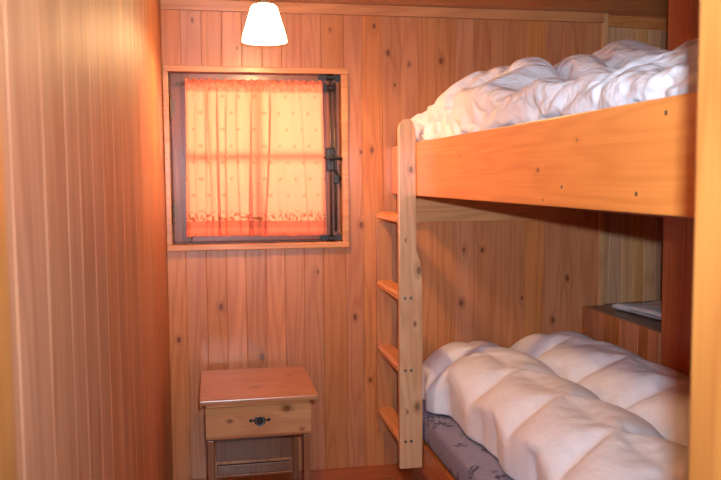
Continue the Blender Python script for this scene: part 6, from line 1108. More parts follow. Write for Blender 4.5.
-4,-15,-14,-12,9,6,-1,17,-3,1,17,16,5,15,17,13,14,15,16,18,12,18,14,14,13,18,9,16,16,11,15,13,10,18,19,14,18,15,19,10,19,14,14,10,14,20,12,17,7,17,17,15,18,16,14,16,15,17,7,17,15,15,21,12,14,12,14,
-2,-19,-12,1,-3,-7,18,1,1,12,14,17,5,10,14,11,16,15,17,15,17,13,18,18,9,17,17,10,18,6,14,18,14,14,18,18,17,13,16,18,14,13,17,10,14,19,13,17,12,13,15,17,15,17,15,13,20,4,16,17,19,17,8,18,13,8,20,
-4,-20,0,-9,-11,-2,18,1,3,14,16,6,16,15,3,13,18,15,17,15,12,14,19,16,11,15,17,13,15,11,19,7,18,16,14,17,16,17,15,15,20,11,18,13,13,15,19,3,18,18,12,16,18,17,15,20,4,15,20,17,12,11,14,16,12,15,15,
-3,-18,-5,-12,0,-7,8,16,-2,18,12,14,7,12,14,11,8,16,16,18,13,15,17,13,19,13,18,9,11,18,17,9,17,15,17,12,17,18,16,16,14,17,14,20,2,17,17,11,20,14,17,12,18,16,17,5,16,19,16,12,17,14,13,19,12,17,1,
-4,-19,-6,-14,-2,9,-5,10,19,7,19,8,4,14,14,9,13,19,13,14,10,19,15,15,16,15,12,12,15,18,11,12,17,20,12,16,16,16,20,10,14,14,18,6,18,17,14,19,16,10,16,17,14,20,9,17,12,17,16,16,15,14,18,15,18,13,12,
-3,-17,-11,-14,5,-5,7,8,18,7,14,9,12,11,17,13,7,20,11,23,7,9,19,15,20,8,12,17,17,16,16,7,17,14,21,15,16,18,13,16,14,11,15,14,13,16,13,14,14,15,20,15,11,18,11,19,17,8,24,14,17,14,13,19,17,14,16,
-3,-16,-14,1,-11,12,-8,6,17,12,10,15,8,10,19,13,18,15,7,18,12,16,13,17,14,12,16,10,18,17,14,14,16,16,16,11,21,16,12,18,16,10,15,18,9,14,13,14,14,15,17,21,14,12,14,19,16,13,15,16,16,18,16,18,14,16,15,
-5,-19,7,-15,7,-7,12,-4,2,16,13,12,14,11,17,11,20,12,19,6,19,9,18,15,15,14,13,17,14,10,20,17,14,16,19,11,19,11,21,16,13,15,15,14,9,9,11,23,13,13,19,14,14,13,19,13,16,18,8,23,17,16,12,19,14,15,17,
-9,4,-19,-9,0,16,7,-11,2,15,16,14,15,14,14,12,17,12,15,15,9,16,16,17,14,15,12,17,12,17,17,14,17,14,17,11,18,17,16,19,12,17,17,14,10,5,14,15,16,18,13,17,12,15,18,16,11,19,13,18,13,15,19,15,10,23,15,
4,-3,-13,3,-15,-3,10,11,-8,17,14,15,14,14,14,12,15,15,15,15,15,15,15,15,15,16,15,16,15,15,16,15,15,16,16,15,16,15,16,16,15,16,16,15,16,9,1,16,15,15,16,15,15,16,16,15,16,16,15,16,15,16,16,15,16,15,10,
-1104,-8,8,-6,-1,-4,-7,-5,2,1,-2,9,-4,-10,-8,1,-9,-7,-4,-3,-4,-1,3,14,-14,-1,0,-1,0,1,0,0,1,-1,-1,3,0,-8,-2,0,-10,-6,-6,0,1,15,-15,0,0,1,0,0,0,1,0,0,1,0,0,0,3,3,3,-4,3,2,9,
9,-2,1,-5,7,-8,0,-6,9,-5,-6,-10,-3,5,2,-14,-3,-6,-5,-3,3,-5,5,-13,2,-2,3,2,4,6,-6,-2,4,-8,4,-3,-8,2,11,-13,-4,-6,-4,-2,3,-6,2,7,-3,-4,2,3,5,-5,-3,-3,0,7,-4,6,-1,6,3,-6,4,2,-5,
9,10,-1,-5,5,-3,-3,-7,2,1,-8,-5,-3,2,-3,-7,-4,-3,-2,-10,5,-7,1,0,-5,2,-5,0,0,9,-10,7,-8,6,-11,-2,10,-7,-2,4,-8,-5,-3,0,3,-4,3,5,-8,0,4,5,-5,0,2,-1,-4,-1,-3,6,6,2,-10,10,2,2,-6,
21,2,10,-11,2,-2,-7,2,-5,-1,0,-6,-1,-5,3,-13,-7,0,1,-10,1,3,-3,2,-3,-1,-5,2,-3,4,-9,3,3,-10,0,4,-3,7,-2,-7,0,-5,-5,2,1,-2,3,-4,3,-4,2,-1,-2,3,-2,5,-8,1,0,-4,6,4,-5,0,6,7,-3,
11,10,-5,3,-8,2,-4,5,-2,1,0,-7,-3,-5,-8,-4,-4,1,-7,-3,-3,5,-2,0,-3,-2,1,-6,-2,-4,1,1,1,-6,0,0,1,6,-7,1,-3,-6,2,-5,5,-3,1,-2,3,-7,-1,2,-2,5,0,4,-5,-6,1,-2,0,1,1,-2,3,6,8,
20,3,2,-5,5,-4,0,0,-5,4,-10,4,-1,-11,-3,0,-6,-1,-6,-4,-4,3,0,-2,-2,1,-2,-4,-4,-6,3,2,-1,-5,1,2,-5,10,-5,-3,-7,0,0,1,1,0,1,-3,3,-7,-1,-1,0,4,0,1,-3,-4,0,5,-5,-2,0,3,0,-1,0,
19,6,-2,-4,-2,1,2,-2,-2,-5,-1,-2,0,-8,-7,6,-4,-7,-3,-8,-1,1,4,-3,3,-5,-2,-1,-5,0,0,0,-1,-6,0,0,-1,2,4,-9,2,-4,-3,3,0,4,-6,-1,-4,3,-4,1,2,0,-1,1,0,-6,5,-5,3,-3,2,-1,1,-2,1,
19,7,0,-5,-2,-1,2,-7,1,-4,0,0,-11,-2,-1,1,-14,5,-2,-6,0,-5,6,1,-7,2,-2,-6,1,-8,9,-6,4,-4,-3,-1,-2,0,1,-4,0,-5,3,-2,4,-4,1,4,-8,1,2,-1,2,-2,-5,6,-1,-4,2,2,-6,6,-4,-2,-1,-1,2,
20,4,-1,-5,3,-6,-1,4,-4,-8,6,-6,-8,1,-5,-1,-10,6,-5,-2,-2,-5,6,-1,-8,3,-2,-1,-3,1,0,3,-1,-8,1,0,-4,0,-5,-1,3,-8,7,-4,4,-2,-3,0,-2,1,1,-1,3,-2,-2,-3,4,-2,2,-5,2,-2,0,-2,4,-3,1,
19,4,-5,-6,4,-9,1,0,-2,4,-11,4,-3,-5,-4,-7,0,-3,0,2,-4,-3,3,4,-14,2,-2,1,-3,2,3,0,-3,-4,1,-1,-3,2,-8,2,-4,-3,3,3,0,-4,0,-1,0,3,1,0,-5,1,-5,0,2,-2,4,-2,1,-4,1,-3,4,-2,0,
19,-5,-1,2,-9,1,0,3,-1,-7,0,-1,1,-10,-3,-2,-4,-1,0,1,-4,-6,6,-2,-6,1,-1,1,-5,0,5,-2,-1,-2,-4,6,-5,-2,-7,2,1,-6,5,1,0,-2,0,-3,1,1,2,-3,-2,0,-2,-2,0,1,3,-3,2,2,-1,-3,-2,1,0,
19,1,-3,-2,-10,3,-6,7,-1,-4,-4,-4,-1,-2,-5,-6,0,-3,4,-3,0,-2,0,-8,2,2,0,-4,-3,5,1,0,-8,4,-2,0,-6,-2,1,-7,2,-2,-7,2,9,-6,5,0,1,0,2,-1,-2,-3,-1,-1,-2,3,0,4,-5,0,-2,-2,1,1,-1,
20,-3,-1,-7,-1,-1,-1,2,-6,2,-5,-6,5,-9,2,-5,-5,3,1,-4,-4,2,-1,-4,3,-2,-1,1,-2,-1,2,-3,-6,1,0,2,-9,3,-6,2,-2,-4,-6,-2,2,11,-1,-2,7,3,0,-3,-5,1,-2,-12,9,1,1,-3,5,-7,2,1,-4,-2,4,
12,-2,3,-7,-2,5,-2,-8,-2,-2,0,-4,-1,-5,5,-6,-9,7,-1,-4,3,-1,-2,1,0,0,-1,-4,-1,0,-1,3,-4,-6,1,-5,1,-1,0,-5,0,-3,-5,-6,3,12,1,3,5,1,-1,-1,-4,-11,2,-3,-1,8,-2,-2,7,-6,-1,3,-4,-2,0,
14,4,-9,2,0,1,0,-5,0,-3,-4,-5,-2,3,0,-8,-2,1,4,1,-4,1,-4,0,3,-1,-1,-6,2,-7,6,-4,-2,-5,2,0,-5,3,-3,-5,1,-6,-5,0,0,7,6,0,9,1,2,-14,3,-6,1,-1,-2,-2,6,-1,1,-1,2,-4,-2,0,-3,
20,-1,-2,-1,-3,0,-2,0,5,-4,-5,-4,-4,2,-6,1,-6,4,-2,3,-5,3,-2,-2,4,-4,-3,3,-1,-3,-3,2,-6,-1,-1,1,-2,-3,3,-6,-6,-5,0,-2,3,7,1,2,13,1,-9,1,-2,-3,5,-7,-1,1,-1,1,5,-3,-3,-1,-5,5,-8,
20,0,-8,1,-1,-1,3,-3,-6,4,-2,-6,-2,0,-5,-3,0,-6,3,5,1,-4,-2,4,-8,5,-3,0,-1,0,-2,1,-5,-1,-4,3,-8,1,0,-3,-3,-4,-3,1,1,5,-1,7,5,-1,5,-11,5,-2,-1,0,-1,-3,1,-3,8,-4,-1,-2,-1,-1,-6,
20,-1,-11,5,-1,2,-5,3,2,-8,-1,-4,-1,-2,-3,-4,-4,-3,1,6,-3,1,-4,5,-2,-5,2,-2,-1,-2,6,-4,-5,-4,5,0,-6,0,0,-2,-4,-8,-1,3,0,4,1,8,-2,6,-4,-5,-3,7,2,-1,-2,2,-3,-4,-2,9,-6,-2,-3,-2,-4,
17,-5,-3,5,-5,0,-1,-2,-3,3,-1,-5,2,-8,2,-2,-7,-4,1,0,3,-4,2,1,-7,3,3,-3,5,-7,4,0,-8,0,-2,4,-7,1,1,1,-10,-6,-1,0,3,7,-3,5,4,-1,0,-1,-4,1,-1,1,4,-1,-4,0,-2,7,-5,-4,1,-2,-6,
17,-1,-7,7,-7,-2,2,-1,3,3,-7,-1,-6,0,-3,-6,-1,-5,-3,7,-2,1,0,-1,-3,-2,3,0,2,2,-6,1,-2,-2,-2,0,1,1,-1,-3,-11,3,-2,-4,1,5,-1,2,2,-2,-7,7,4,-1,-3,5,-5,5,0,-2,-1,-6,8,-4,-5,-3,-2,
20,-1,-5,1,0,-5,2,-1,2,-6,4,-4,-7,0,-2,-6,0,-4,-6,7,1,1,0,0,-6,2,-5,4,1,-2,0,1,-1,-1,1,-2,2,2,-3,-6,-1,-5,2,-7,1,-4,3,6,-3,0,-10,4,6,3,-1,-7,0,0,9,-4,2,-6,-1,3,-5,-3,1,
16,1,-8,1,0,-5,4,2,-8,-1,3,-2,-3,2,-7,-3,-2,-3,-2,-3,9,-1,-2,-4,-1,2,-2,-3,-1,3,3,-2,0,4,3,-3,3,-1,-4,-2,-4,-5,-5,4,-4,-4,1,7,-4,-5,-5,0,-2,-4,0,1,7,-1,5,0,-2,3,-2,-5,2,-3,2,
17,-6,1,-2,-2,0,-1,2,-1,2,1,-4,-4,-5,1,-3,-4,0,-5,2,-1,-3,6,2,-6,-1,-1,0,0,2,0,-2,7,3,-1,0,4,-7,3,-8,-2,-3,-2,-4,-2,1,0,-1,-2,-5,-1,-3,-3,3,-3,-3,3,-1,-1,0,1,1,-2,3,1,-1,4,
20,-4,-3,1,-1,0,-1,-1,1,0,2,-3,-5,-5,-3,-2,-1,-2,-2,-1,-1,-3,2,4,-2,-2,-3,1,3,0,1,1,2,2,2,1,3,-3,-3,-4,-3,-3,-3,-3,-4,1,1,1,-3,-3,-2,-2,-2,-1,-1,0,-1,0,1,0,0,1,0,0,0,1,-1,
7,13,-5,-2,-1,-2,0,1,-1,-5,3,0,-3,-7,3,-3,-1,-2,-5,0,-7,-1,4,8,-2,-6,2,-1,3,1,-2,1,1,2,3,7,-9,7,-8,0,1,-6,-3,-3,-5,3,2,-1,-3,-3,-3,-8,1,-1,1,1,-3,0,0,-2,-1,-1,0,4,-5,-4,3,
17,10,2,-9,-6,1,-1,9,-6,-5,0,-1,0,0,1,-4,0,-1,-3,-7,-7,5,2,7,1,-7,-2,6,-3,0,4,1,-2,2,7,-1,0,-5,3,0,-4,-6,3,-6,-3,4,2,-11,-3,-2,1,-4,-6,6,-3,0,-4,-3,6,-6,6,-6,-1,5,-1,0,-3,
18,2,2,3,-13,3,-2,2,1,-2,4,-1,-3,0,2,-3,0,-2,-7,-9,0,-5,7,-3,-2,5,1,1,1,3,2,2,2,-5,9,-2,-1,-7,1,6,-4,-3,1,-2,-5,6,-12,3,-2,-2,-1,-7,1,1,0,-3,-4,1,-6,3,-2,3,-1,0,2,-1,-1,
20,-1,3,2,-14,8,-2,-5,6,-3,-2,2,4,-4,-6,3,-3,-4,-8,2,-9,5,3,-2,-2,8,0,-2,2,9,1,-6,2,3,3,1,-6,-5,-6,2,3,10,-5,-1,-5,-1,-2,-2,-3,2,-5,-4,0,-3,-1,1,-5,5,-4,1,1,-3,3,1,-2,5,-5,
12,1,-6,-1,-4,2,3,3,-3,-3,0,8,-4,2,2,-8,1,-5,-1,-7,0,4,2,-3,0,-1,3,1,8,1,3,-10,11,1,-6,2,1,-7,-8,2,6,-2,6,1,-3,2,-3,-4,-2,0,-6,-3,-2,-2,-2,-1,1,-3,0,2,2,0,0,3,-3,0,0,
10,1,-1,2,-2,3,-2,2,0,-2,3,1,-1,3,-8,-4,1,-6,3,-1,-3,5,3,-1,-2,4,2,0,5,-1,-5,-2,2,8,0,-4,-2,-1,-9,-2,12,-1,1,0,3,-10,7,-1,2,-6,-4,-3,-5,3,-6,1,1,-2,3,-1,-2,3,0,2,-3,0,0,
20,0,6,-2,-6,-1,7,-3,-2,3,4,-1,-3,-3,1,0,-5,0,1,-8,7,-2,4,-1,0,3,2,3,0,-3,-3,0,1,-1,7,1,-5,-8,0,0,3,3,8,-13,5,-10,1,10,-6,4,-4,-2,-6,2,-2,0,-1,0,-4,3,2,3,-5,4,-5,2,-2,
20,3,-4,7,-11,2,-2,1,-1,7,-4,1,-1,-1,3,-5,-3,2,0,-2,-1,4,2,1,-3,4,5,-3,0,-1,-3,0,3,-3,-6,4,7,-10,5,-1,5,4,-14,7,-10,5,-6,8,6,1,-3,0,-8,1,-3,0,-2,-1,0,-1,1,1,-1,1,0,-8,4,
20,-2,3,-3,-1,-4,5,-4,3,-4,9,-1,-4,-2,4,-9,3,-3,2,2,0,2,2,1,-3,6,-2,4,-6,3,0,-7,6,-4,-3,7,-3,-7,5,4,-4,6,-8,-6,-1,-3,3,5,11,-7,4,-8,-2,-1,1,1,1,1,-2,-2,-1,2,-3,1,-8,-2,6,
20,-2,3,0,-6,5,-9,3,2,-1,3,-2,-4,0,-3,1,-2,6,-4,4,-2,7,0,-3,3,1,-2,3,2,-2,-2,-3,-2,1,-4,-2,7,-1,-1,6,-2,0,-15,-3,3,5,0,8,-5,8,-13,2,6,-7,5,-3,4,-3,2,-2,-2,-2,0,-4,-6,5,3,
21,-1,2,-6,0,1,-4,2,-2,2,3,-6,0,0,-4,4,-2,1,-1,7,-1,-1,2,-3,2,0,4,0,-3,-3,5,-2,-4,0,-4,2,2,4,-3,0,3,-7,-9,-5,5,-1,8,-1,4,-2,-2,1,3,-4,-3,10,-3,2,-7,3,-1,-5,-2,-3,-2,0,9,
20,1,-4,-1,1,-10,3,2,3,-1,-1,1,-2,-4,0,-2,4,0,-1,1,3,1,2,-2,2,-3,4,1,3,-6,-1,-1,-1,-3,1,-3,3,-3,6,-1,-1,-5,-9,1,1,-1,-2,5,7,-6,4,1,1,4,-6,6,-1,-6,-3,4,2,-3,-7,-3,2,0,8,
20,-2,-4,4,-3,-6,2,2,2,-4,-4,-4,6,0,-6,1,6,1,0,1,1,1,-1,3,-1,-1,2,3,-4,-2,-1,2,-2,0,-5,4,-4,-2,0,3,1,-9,-2,-2,3,0,-1,5,1,-4,7,-3,5,-3,-1,5,-7,-2,3,2,-8,2,-4,0,-1,-1,12,
16,2,-2,-2,-5,1,3,-6,-6,13,-11,1,-1,0,4,1,0,0,-3,6,1,-7,6,1,0,0,5,0,-2,-3,-2,-3,4,-1,-4,3,-1,-3,-1,-3,3,-1,-5,0,2,2,-2,4,-2,2,-2,0,5,-5,5,-7,-2,-1,4,5,-6,-4,-3,1,-2,1,5,
20,2,-6,4,-5,-1,1,-3,-10,-3,4,-2,2,5,-1,7,-3,2,0,-3,8,-2,-1,1,-2,1,5,5,-8,-5,5,0,-6,3,-4,3,-1,0,-3,0,1,-9,3,2,-1,-1,-1,2,-1,1,0,0,3,-1,0,-3,-2,0,-3,5,-5,0,1,0,-2,1,-7,
20,-5,-2,0,1,-8,7,-10,2,-1,-1,2,3,0,4,1,3,-6,0,7,-7,8,-3,3,-7,5,5,-2,1,-6,1,0,-7,8,-5,-2,-1,2,-1,0,-4,1,0,1,-2,-1,1,1,-3,4,-6,5,-1,1,1,-6,0,1,-1,-2,2,2,-2,-1,2,-2,-8,
20,-5,0,2,-10,-4,-4,4,1,3,0,3,2,-5,6,0,1,3,-2,-1,2,-4,3,-4,1,1,8,2,-4,-4,2,-9,7,-11,9,-1,-1,0,-3,-2,1,-1,0,1,-2,0,-2,2,-2,0,-1,-2,4,1,4,-9,-1,3,-4,3,-5,0,2,-1,4,-5,-4,
18,-2,-5,3,-12,3,-3,0,0,3,3,1,0,-2,4,2,4,0,-1,-6,3,-1,4,-1,-2,0,6,-2,-1,-1,-3,3,-1,-6,2,1,-4,4,-2,-1,-2,3,-3,-5,4,-1,-2,1,-4,0,0,1,3,-2,4,-5,-1,1,-2,1,-1,2,-3,1,-2,-1,-3,
15,2,0,-9,-2,-1,-5,3,2,2,2,-1,1,6,-2,4,-5,6,3,-5,2,-1,1,-3,-3,1,8,0,-8,4,-6,0,3,-5,6,-2,1,1,-3,-2,0,-2,0,-4,3,-5,4,-4,2,2,0,0,-5,-1,2,0,0,1,0,-6,0,3,0,0,-3,2,-6,
7,-1,13,-9,-3,1,-2,2,1,0,3,4,-1,0,6,-2,-1,6,-4,1,6,-4,0,1,-8,1,5,-3,-1,2,-4,3,-1,-1,0,-1,3,-3,4,-4,0,2,-7,-1,2,-2,2,-1,1,-3,2,0,-3,5,-6,0,0,-1,1,-2,2,-2,-1,-1,1,1,-7,
13,6,-4,5,0,-2,2,-1,3,2,0,1,4,-1,1,3,1,2,-1,0,4,-1,0,-2,-5,-1,6,-7,-2,8,-4,2,-1,-1,-3,3,-1,-1,4,0,-1,-4,2,-6,2,-1,0,2,-1,-1,-3,3,-7,2,4,-5,3,-3,-2,3,2,-4,-3,6,3,-8,-4,
18,5,1,-1,2,2,-4,3,-2,1,11,-2,3,-1,-6,4,5,-1,3,2,-3,0,3,-5,-1,3,-1,-7,8,-5,2,-1,0,-4,4,3,-2,-1,-5,5,2,-1,-1,-5,0,3,-3,0,-2,2,-1,-4,4,-1,-5,1,2,0,0,-2,-2,4,-2,-4,1,1,-5,
20,2,3,1,1,1,-1,1,0,2,2,1,2,0,1,1,2,2,1,1,1,0,1,-2,-1,-2,-3,0,0,-2,2,0,1,0,1,0,0,0,-1,0,-1,0,-1,-2,-1,0,0,0,0,-1,0,0,-1,-1,0,-1,-1,-1,-1,0,-1,-1,-1,0,0,-1,-1,
20,2,2,-1,3,2,2,0,-1,1,3,3,1,-1,2,1,0,-2,5,-3,5,2,-1,-2,-6,2,-4,-2,4,-3,-6,7,-4,-1,0,2,2,-1,3,2,-4,3,-2,2,-3,0,0,1,-2,-2,4,0,-3,-1,1,-3,0,1,0,-1,-4,0,3,0,-2,-5,0,
21,-1,-1,2,4,4,3,-2,-6,8,6,-2,2,0,1,-6,-2,2,5,3,-5,4,4,-4,-3,6,-5,-5,2,-2,5,-5,-3,1,-1,3,-1,3,-3,3,1,1,-5,4,-2,3,-1,-5,4,-1,1,-1,-2,-2,-2,1,-2,3,-2,-2,0,4,-1,-5,0,-2,0,
20,-2,6,-3,5,0,0,-6,3,3,-4,1,4,-1,3,-3,1,3,3,-3,3,-3,9,-1,-3,5,-1,-5,-3,3,1,-2,-4,0,0,2,0,1,-1,0,5,-4,1,3,-3,-2,1,2,0,0,2,-5,-1,0,2,-3,4,-4,2,-2,-10,4,1,1,-3,-2,1,
20,-4,0,2,0,6,-7,4,0,3,-2,1,-3,1,0,2,3,-2,4,3,-4,3,7,-1,-2,4,-1,-7,3,0,1,-2,-3,2,2,-2,0,-2,3,-1,5,-5,4,-5,2,0,2,0,-5,6,-2,-2,0,1,1,-4,1,-1,-5,1,4,-5,3,-5,0,-2,1,
20,-2,-2,2,3,0,2,0,0,-1,2,-6,2,0,1,2,3,0,-1,-3,6,-3,-3,7,1,4,-2,2,-2,-3,5,-3,2,1,-1,1,-4,0,0,1,7,-4,-4,5,-4,1,1,-7,9,2,-1,-2,-7,3,-1,-1,4,-5,-3,2,0,-4,3,1,-10,3,2,
20,-2,0,-2,2,2,-1,2,-1,-2,4,-2,1,-3,5,0,0,3,2,0,-2,-5,0,6,-2,-2,10,0,-8,5,-6,5,5,-5,5,-2,-2,2,-1,3,-2,4,-3,2,-6,4,-5,5,-3,1,-4,-1,0,5,-2,-4,-5,8,-3,-1,1,-2,-4,1,3,0,-1,
20,-3,1,2,2,-4,2,-3,6,-1,-1,2,0,-1,-2,-1,6,1,0,2,-1,-5,-1,3,-5,3,1,6,-2,-3,0,3,-2,6,2,-5,1,3,-2,3,1,-1,0,-6,1,4,2,-3,-3,4,-3,-5,4,1,-1,-4,0,1,1,-6,3,2,-7,0,6,-6,6,
19,0,-4,3,2,-1,-5,5,1,-1,3,-1,4,-3,0,-2,-4,8,2,2,-3,-1,-4,2,-2,-2,7,3,-4,0,1,4,-3,5,-2,-1,1,2,2,4,-3,-1,0,-3,-4,4,0,-3,1,-2,4,-1,-3,0,-5,2,2,3,-12,3,6,-5,-1,2,-1,3,3,
18,-2,6,-2,-1,-2,2,1,-2,2,1,1,1,0,-2,1,-5,6,-1,-3,3,0,-1,7,-3,0,-4,5,-4,3,-2,6,2,-3,-1,4,2,1,1,-2,4,1,-6,-5,0,3,-1,3,-6,-1,1,-1,-2,4,-2,1,1,-7,1,4,0,0,-6,4,0,0,6,
19,0,0,1,1,-3,2,0,-1,5,0,1,1,0,-1,-3,-2,3,-2,2,0,1,-2,1,6,-6,1,2,1,-1,1,-4,8,-1,2,2,0,-5,2,3,4,-6,1,0,-5,4,1,-6,0,0,-1,5,-5,4,-1,-1,0,-7,-2,8,-1,-5,4,-2,2,0,6,
20,-1,-1,1,0,2,4,-2,0,0,5,1,2,-1,-1,-2,-2,-1,0,-3,0,4,-3,0,4,1,-2,1,1,0,1,2,-2,5,-4,7,0,-1,-2,-1,0,4,-1,0,-6,-3,4,2,-2,0,-3,2,5,-2,-6,0,2,-7,3,-6,2,1,4,-2,1,8,0,
20,0,1,0,0,0,-1,4,-4,5,3,4,3,0,-3,-1,-2,-5,-3,1,-3,-1,2,1,5,-1,-1,-1,2,-1,-1,1,4,1,1,4,0,-1,-1,5,-3,0,-5,0,0,0,3,-1,2,-2,-7,-2,4,3,-4,6,-4,-2,-4,1,0,0,-2,2,2,-9,11,
19,0,-2,4,1,-1,2,2,0,-3,6,2,8,-5,0,2,-9,2,-7,0,2,-3,0,2,3,2,-5,1,0,3,-1,5,-8,4,1,-3,8,1,2,-7,5,-3,-11,8,2,0,-4,1,2,-2,7,-4,0,-2,2,3,-3,-5,-3,2,-1,3,-3,-2,4,-6,-14,
21,-6,4,4,-4,3,1,1,1,1,6,2,1,2,-2,5,-11,0,1,-7,0,0,-1,3,2,-4,3,-1,0,3,-7,6,-6,7,4,-6,1,-4,7,2,-8,-2,0,8,-4,5,-3,0,7,1,-8,11,-9,1,1,-2,1,-2,-1,-4,1,-4,2,1,0,-3,-16,
20,0,-1,-2,2,1,2,0,0,0,8,-1,8,0,1,-6,0,-4,-7,6,-1,2,-5,-1,-1,5,-5,2,1,1,-3,3,-1,0,7,-4,-1,-2,-3,1,4,-3,6,-8,3,3,1,4,8,-6,-2,5,-5,1,0,2,-11,6,-3,-2,2,-4,-3,2,-4,-2,-8,
20,2,-2,0,-1,1,3,-3,1,2,8,-1,2,5,0,-1,-3,-4,-1,-2,3,-3,0,-5,0,4,-6,11,-8,4,-1,-4,-1,0,11,-5,5,-8,1,2,-2,1,1,-4,1,8,-5,7,2,-6,-1,0,3,-5,4,-1,1,-2,0,0,1,-3,-1,0,-5,-2,-5,
19,1,-3,1,-1,3,1,0,5,0,-1,4,-1,7,1,-3,-1,2,0,-3,-6,5,-4,1,-3,-3,0,0,5,-2,2,-8,2,8,1,-3,0,0,3,-4,0,2,-3,0,-1,1,4,5,-3,3,1,0,-5,2,-2,-1,-4,2,1,2,-1,2,-5,1,-3,-3,-2,
20,2,-4,2,-1,0,-1,2,-3,11,-5,1,10,4,-5,3,1,-3,-2,1,-3,-5,3,-3,1,2,-3,-2,1,3,-8,6,-3,1,7,-7,4,4,-7,4,-3,6,-7,1,-1,0,6,-2,3,0,-1,3,-1,-2,4,-7,-2,0,-1,8,-2,-1,0,-1,-5,3,-3,
20,-2,1,-5,4,2,-1,-2,3,1,-1,11,4,-4,2,0,-2,1,-4,-5,-4,2,5,-5,5,-6,4,-3,1,-1,-2,-1,6,-5,6,5,-2,0,-4,2,2,-1,-5,1,0,2,3,5,-4,-2,3,-2,-2,4,0,-1,-1,-5,8,1,-1,1,-2,0,-3,1,-2,
18,6,-5,-4,-2,3,0,2,-1,5,0,3,5,0,-3,1,0,-4,-4,-3,6,1,1,-2,-7,4,-1,6,-2,-2,1,-2,1,-2,2,-2,7,4,0,-3,2,-3,-2,1,-2,2,-2,-1,8,-4,5,-7,5,0,-1,3,-3,-1,-1,3,1,0,0,-2,0,1,-2,
17,6,-7,-1,0,7,-2,-2,0,2,3,-5,1,2,5,1,-4,-2,5,-2,-4,-1,3,0,1,-4,3,0,5,-3,-4,0,4,-6,5,2,-1,4,0,3,-1,-4,3,-7,3,-1,4,1,-1,-2,3,2,-2,0,0,0,1,-1,-2,-1,4,-1,-2,2,2,1,-3,
20,0,0,0,1,2,0,-2,1,0,2,1,1,1,0,1,0,-1,-2,-1,-2,-2,-1,3,2,1,2,-3,1,-1,0,0,1,0,0,1,1,2,2,4,-1,-2,-2,-1,-2,2,1,1,1,0,0,0,0,0,0,-1,0,0,0,1,0,0,1,0,0,0,0,
21,-2,0,3,-2,-1,4,1,-2,0,0,2,3,3,0,6,-5,0,-2,-3,-1,-3,0,2,2,4,-4,1,3,-1,-2,-1,3,1,-2,-2,1,3,6,-3,-3,-1,4,-6,1,5,0,4,1,-5,0,5,-4,5,-2,-3,2,-2,-1,6,0,-7,5,-4,-1,-3,4,
20,-2,0,2,0,-1,3,-1,1,1,0,1,-1,4,0,1,-2,6,-2,0,-1,-6,1,3,-2,-1,3,2,-1,-1,-2,3,2,2,-7,5,-2,4,1,-2,0,2,-3,2,-4,2,1,2,0,3,-2,1,0,-2,3,-1,4,-7,0,3,0,-2,0,-1,0,-3,3,
19,0,-3,1,2,-2,4,0,3,-1,0,-4,4,6,-4,1,2,4,0,-2,-1,2,-5,-4,3,0,4,-1,2,-4,-1,-2,3,2,-1,2,1,3,-5,-1,3,2,-2,1,-3,1,4,-2,4,-5,1,1,1,2,4,1,-5,1,1,-7,2,2,1,1,-6,-3,6,
19,-1,1,-4,5,0,3,-2,1,0,0,4,2,-3,1,1,3,2,-8,-1,5,3,-3,2,-1,-6,4,-2,5,-3,4,-1,-2,4,0,-4,1,5,-5,3,-2,2,1,0,-3,1,2,1,-3,2,0,-2,2,4,-1,-1,6,-1,-6,-3,1,-1,0,-2,-3,2,6,
20,1,0,-2,0,2,0,3,1,-2,4,0,-1,2,1,2,0,-2,-4,3,1,4,-4,-1,2,-5,3,-1,2,1,-1,2,-3,1,2,3,-5,4,-2,3,1,-3,3,-2,-1,3,-2,6,-2,-3,2,-4,2,5,3,-3,-1,-2,1,-3,0,0,-2,-4,0,-1,0,
19,-2,4,-3,1,7,-4,-1,3,1,0,0,2,0,-3,9,-9,4,-2,3,3,-1,-2,-3,0,3,-1,-2,4,0,0,-1,0,-1,0,3,3,-2,0,2,-2,4,0,-6,2,3,-1,-1,4,2,-6,8,1,-6,4,1,-3,-4,0,0,1,-1,0,-1,-8,5,-5,
20,-1,1,-4,0,7,1,3,0,-2,1,3,-1,-1,3,-4,-4,6,0,2,1,-5,4,1,-7,4,-3,-1,7,-3,2,4,-6,4,1,0,1,-3,0,-2,1,1,2,2,-1,3,2,-4,5,-2,1,-5,-3,10,-2,0,0,-4,-3,5,-4,1,-3,0,-5,1,-1,
14,5,-5,3,1,1,4,2,-3,3,3,2,-1,-1,0,1,-3,2,2,-5,4,1,0,2,1,-10,-1,5,2,1,-1,0,-2,7,-4,3,1,0,-2,-2,7,-1,-2,7,-7,3,2,-1,0,1,1,-2,0,-2,3,0,4,-6,0,1,-6,4,2,-5,-5,1,-4,
9,14,-5,3,4,3,0,1,1,-2,7,-2,1,1,-2,-2,2,-5,9,-1,-2,-1,3,-3,-6,4,2,0,7,-1,0,-2,1,-1,2,-1,0,-3,0,3,2,1,-2,1,1,1,2,-3,5,-2,-1,1,0,0,-1,4,-2,-3,0,-2,-2,-2,5,0,-4,-5,0,
16,13,2,2,4,3,1,2,0,2,1,-1,1,-1,-2,-5,3,0,-2,4,-2,7,-2,-4,-2,4,-3,2,3,0,-1,1,-3,9,-4,1,1,2,-4,1,0,1,2,-3,3,-1,4,1,-1,2,1,-4,0,0,2,0,-2,0,-3,-3,3,-1,-1,-3,3,-7,2,
18,4,15,3,0,-6,10,1,0,0,3,1,-5,-6,1,6,-4,0,1,4,-5,3,6,-6,0,4,-4,9,-2,4,-5,-5,3,-2,9,-4,0,3,-3,3,-1,3,-1,-1,2,3,-7,-1,4,4,2,-4,0,1,0,1,-1,0,-1,-1,0,0,3,-5,-1,-2,-3,
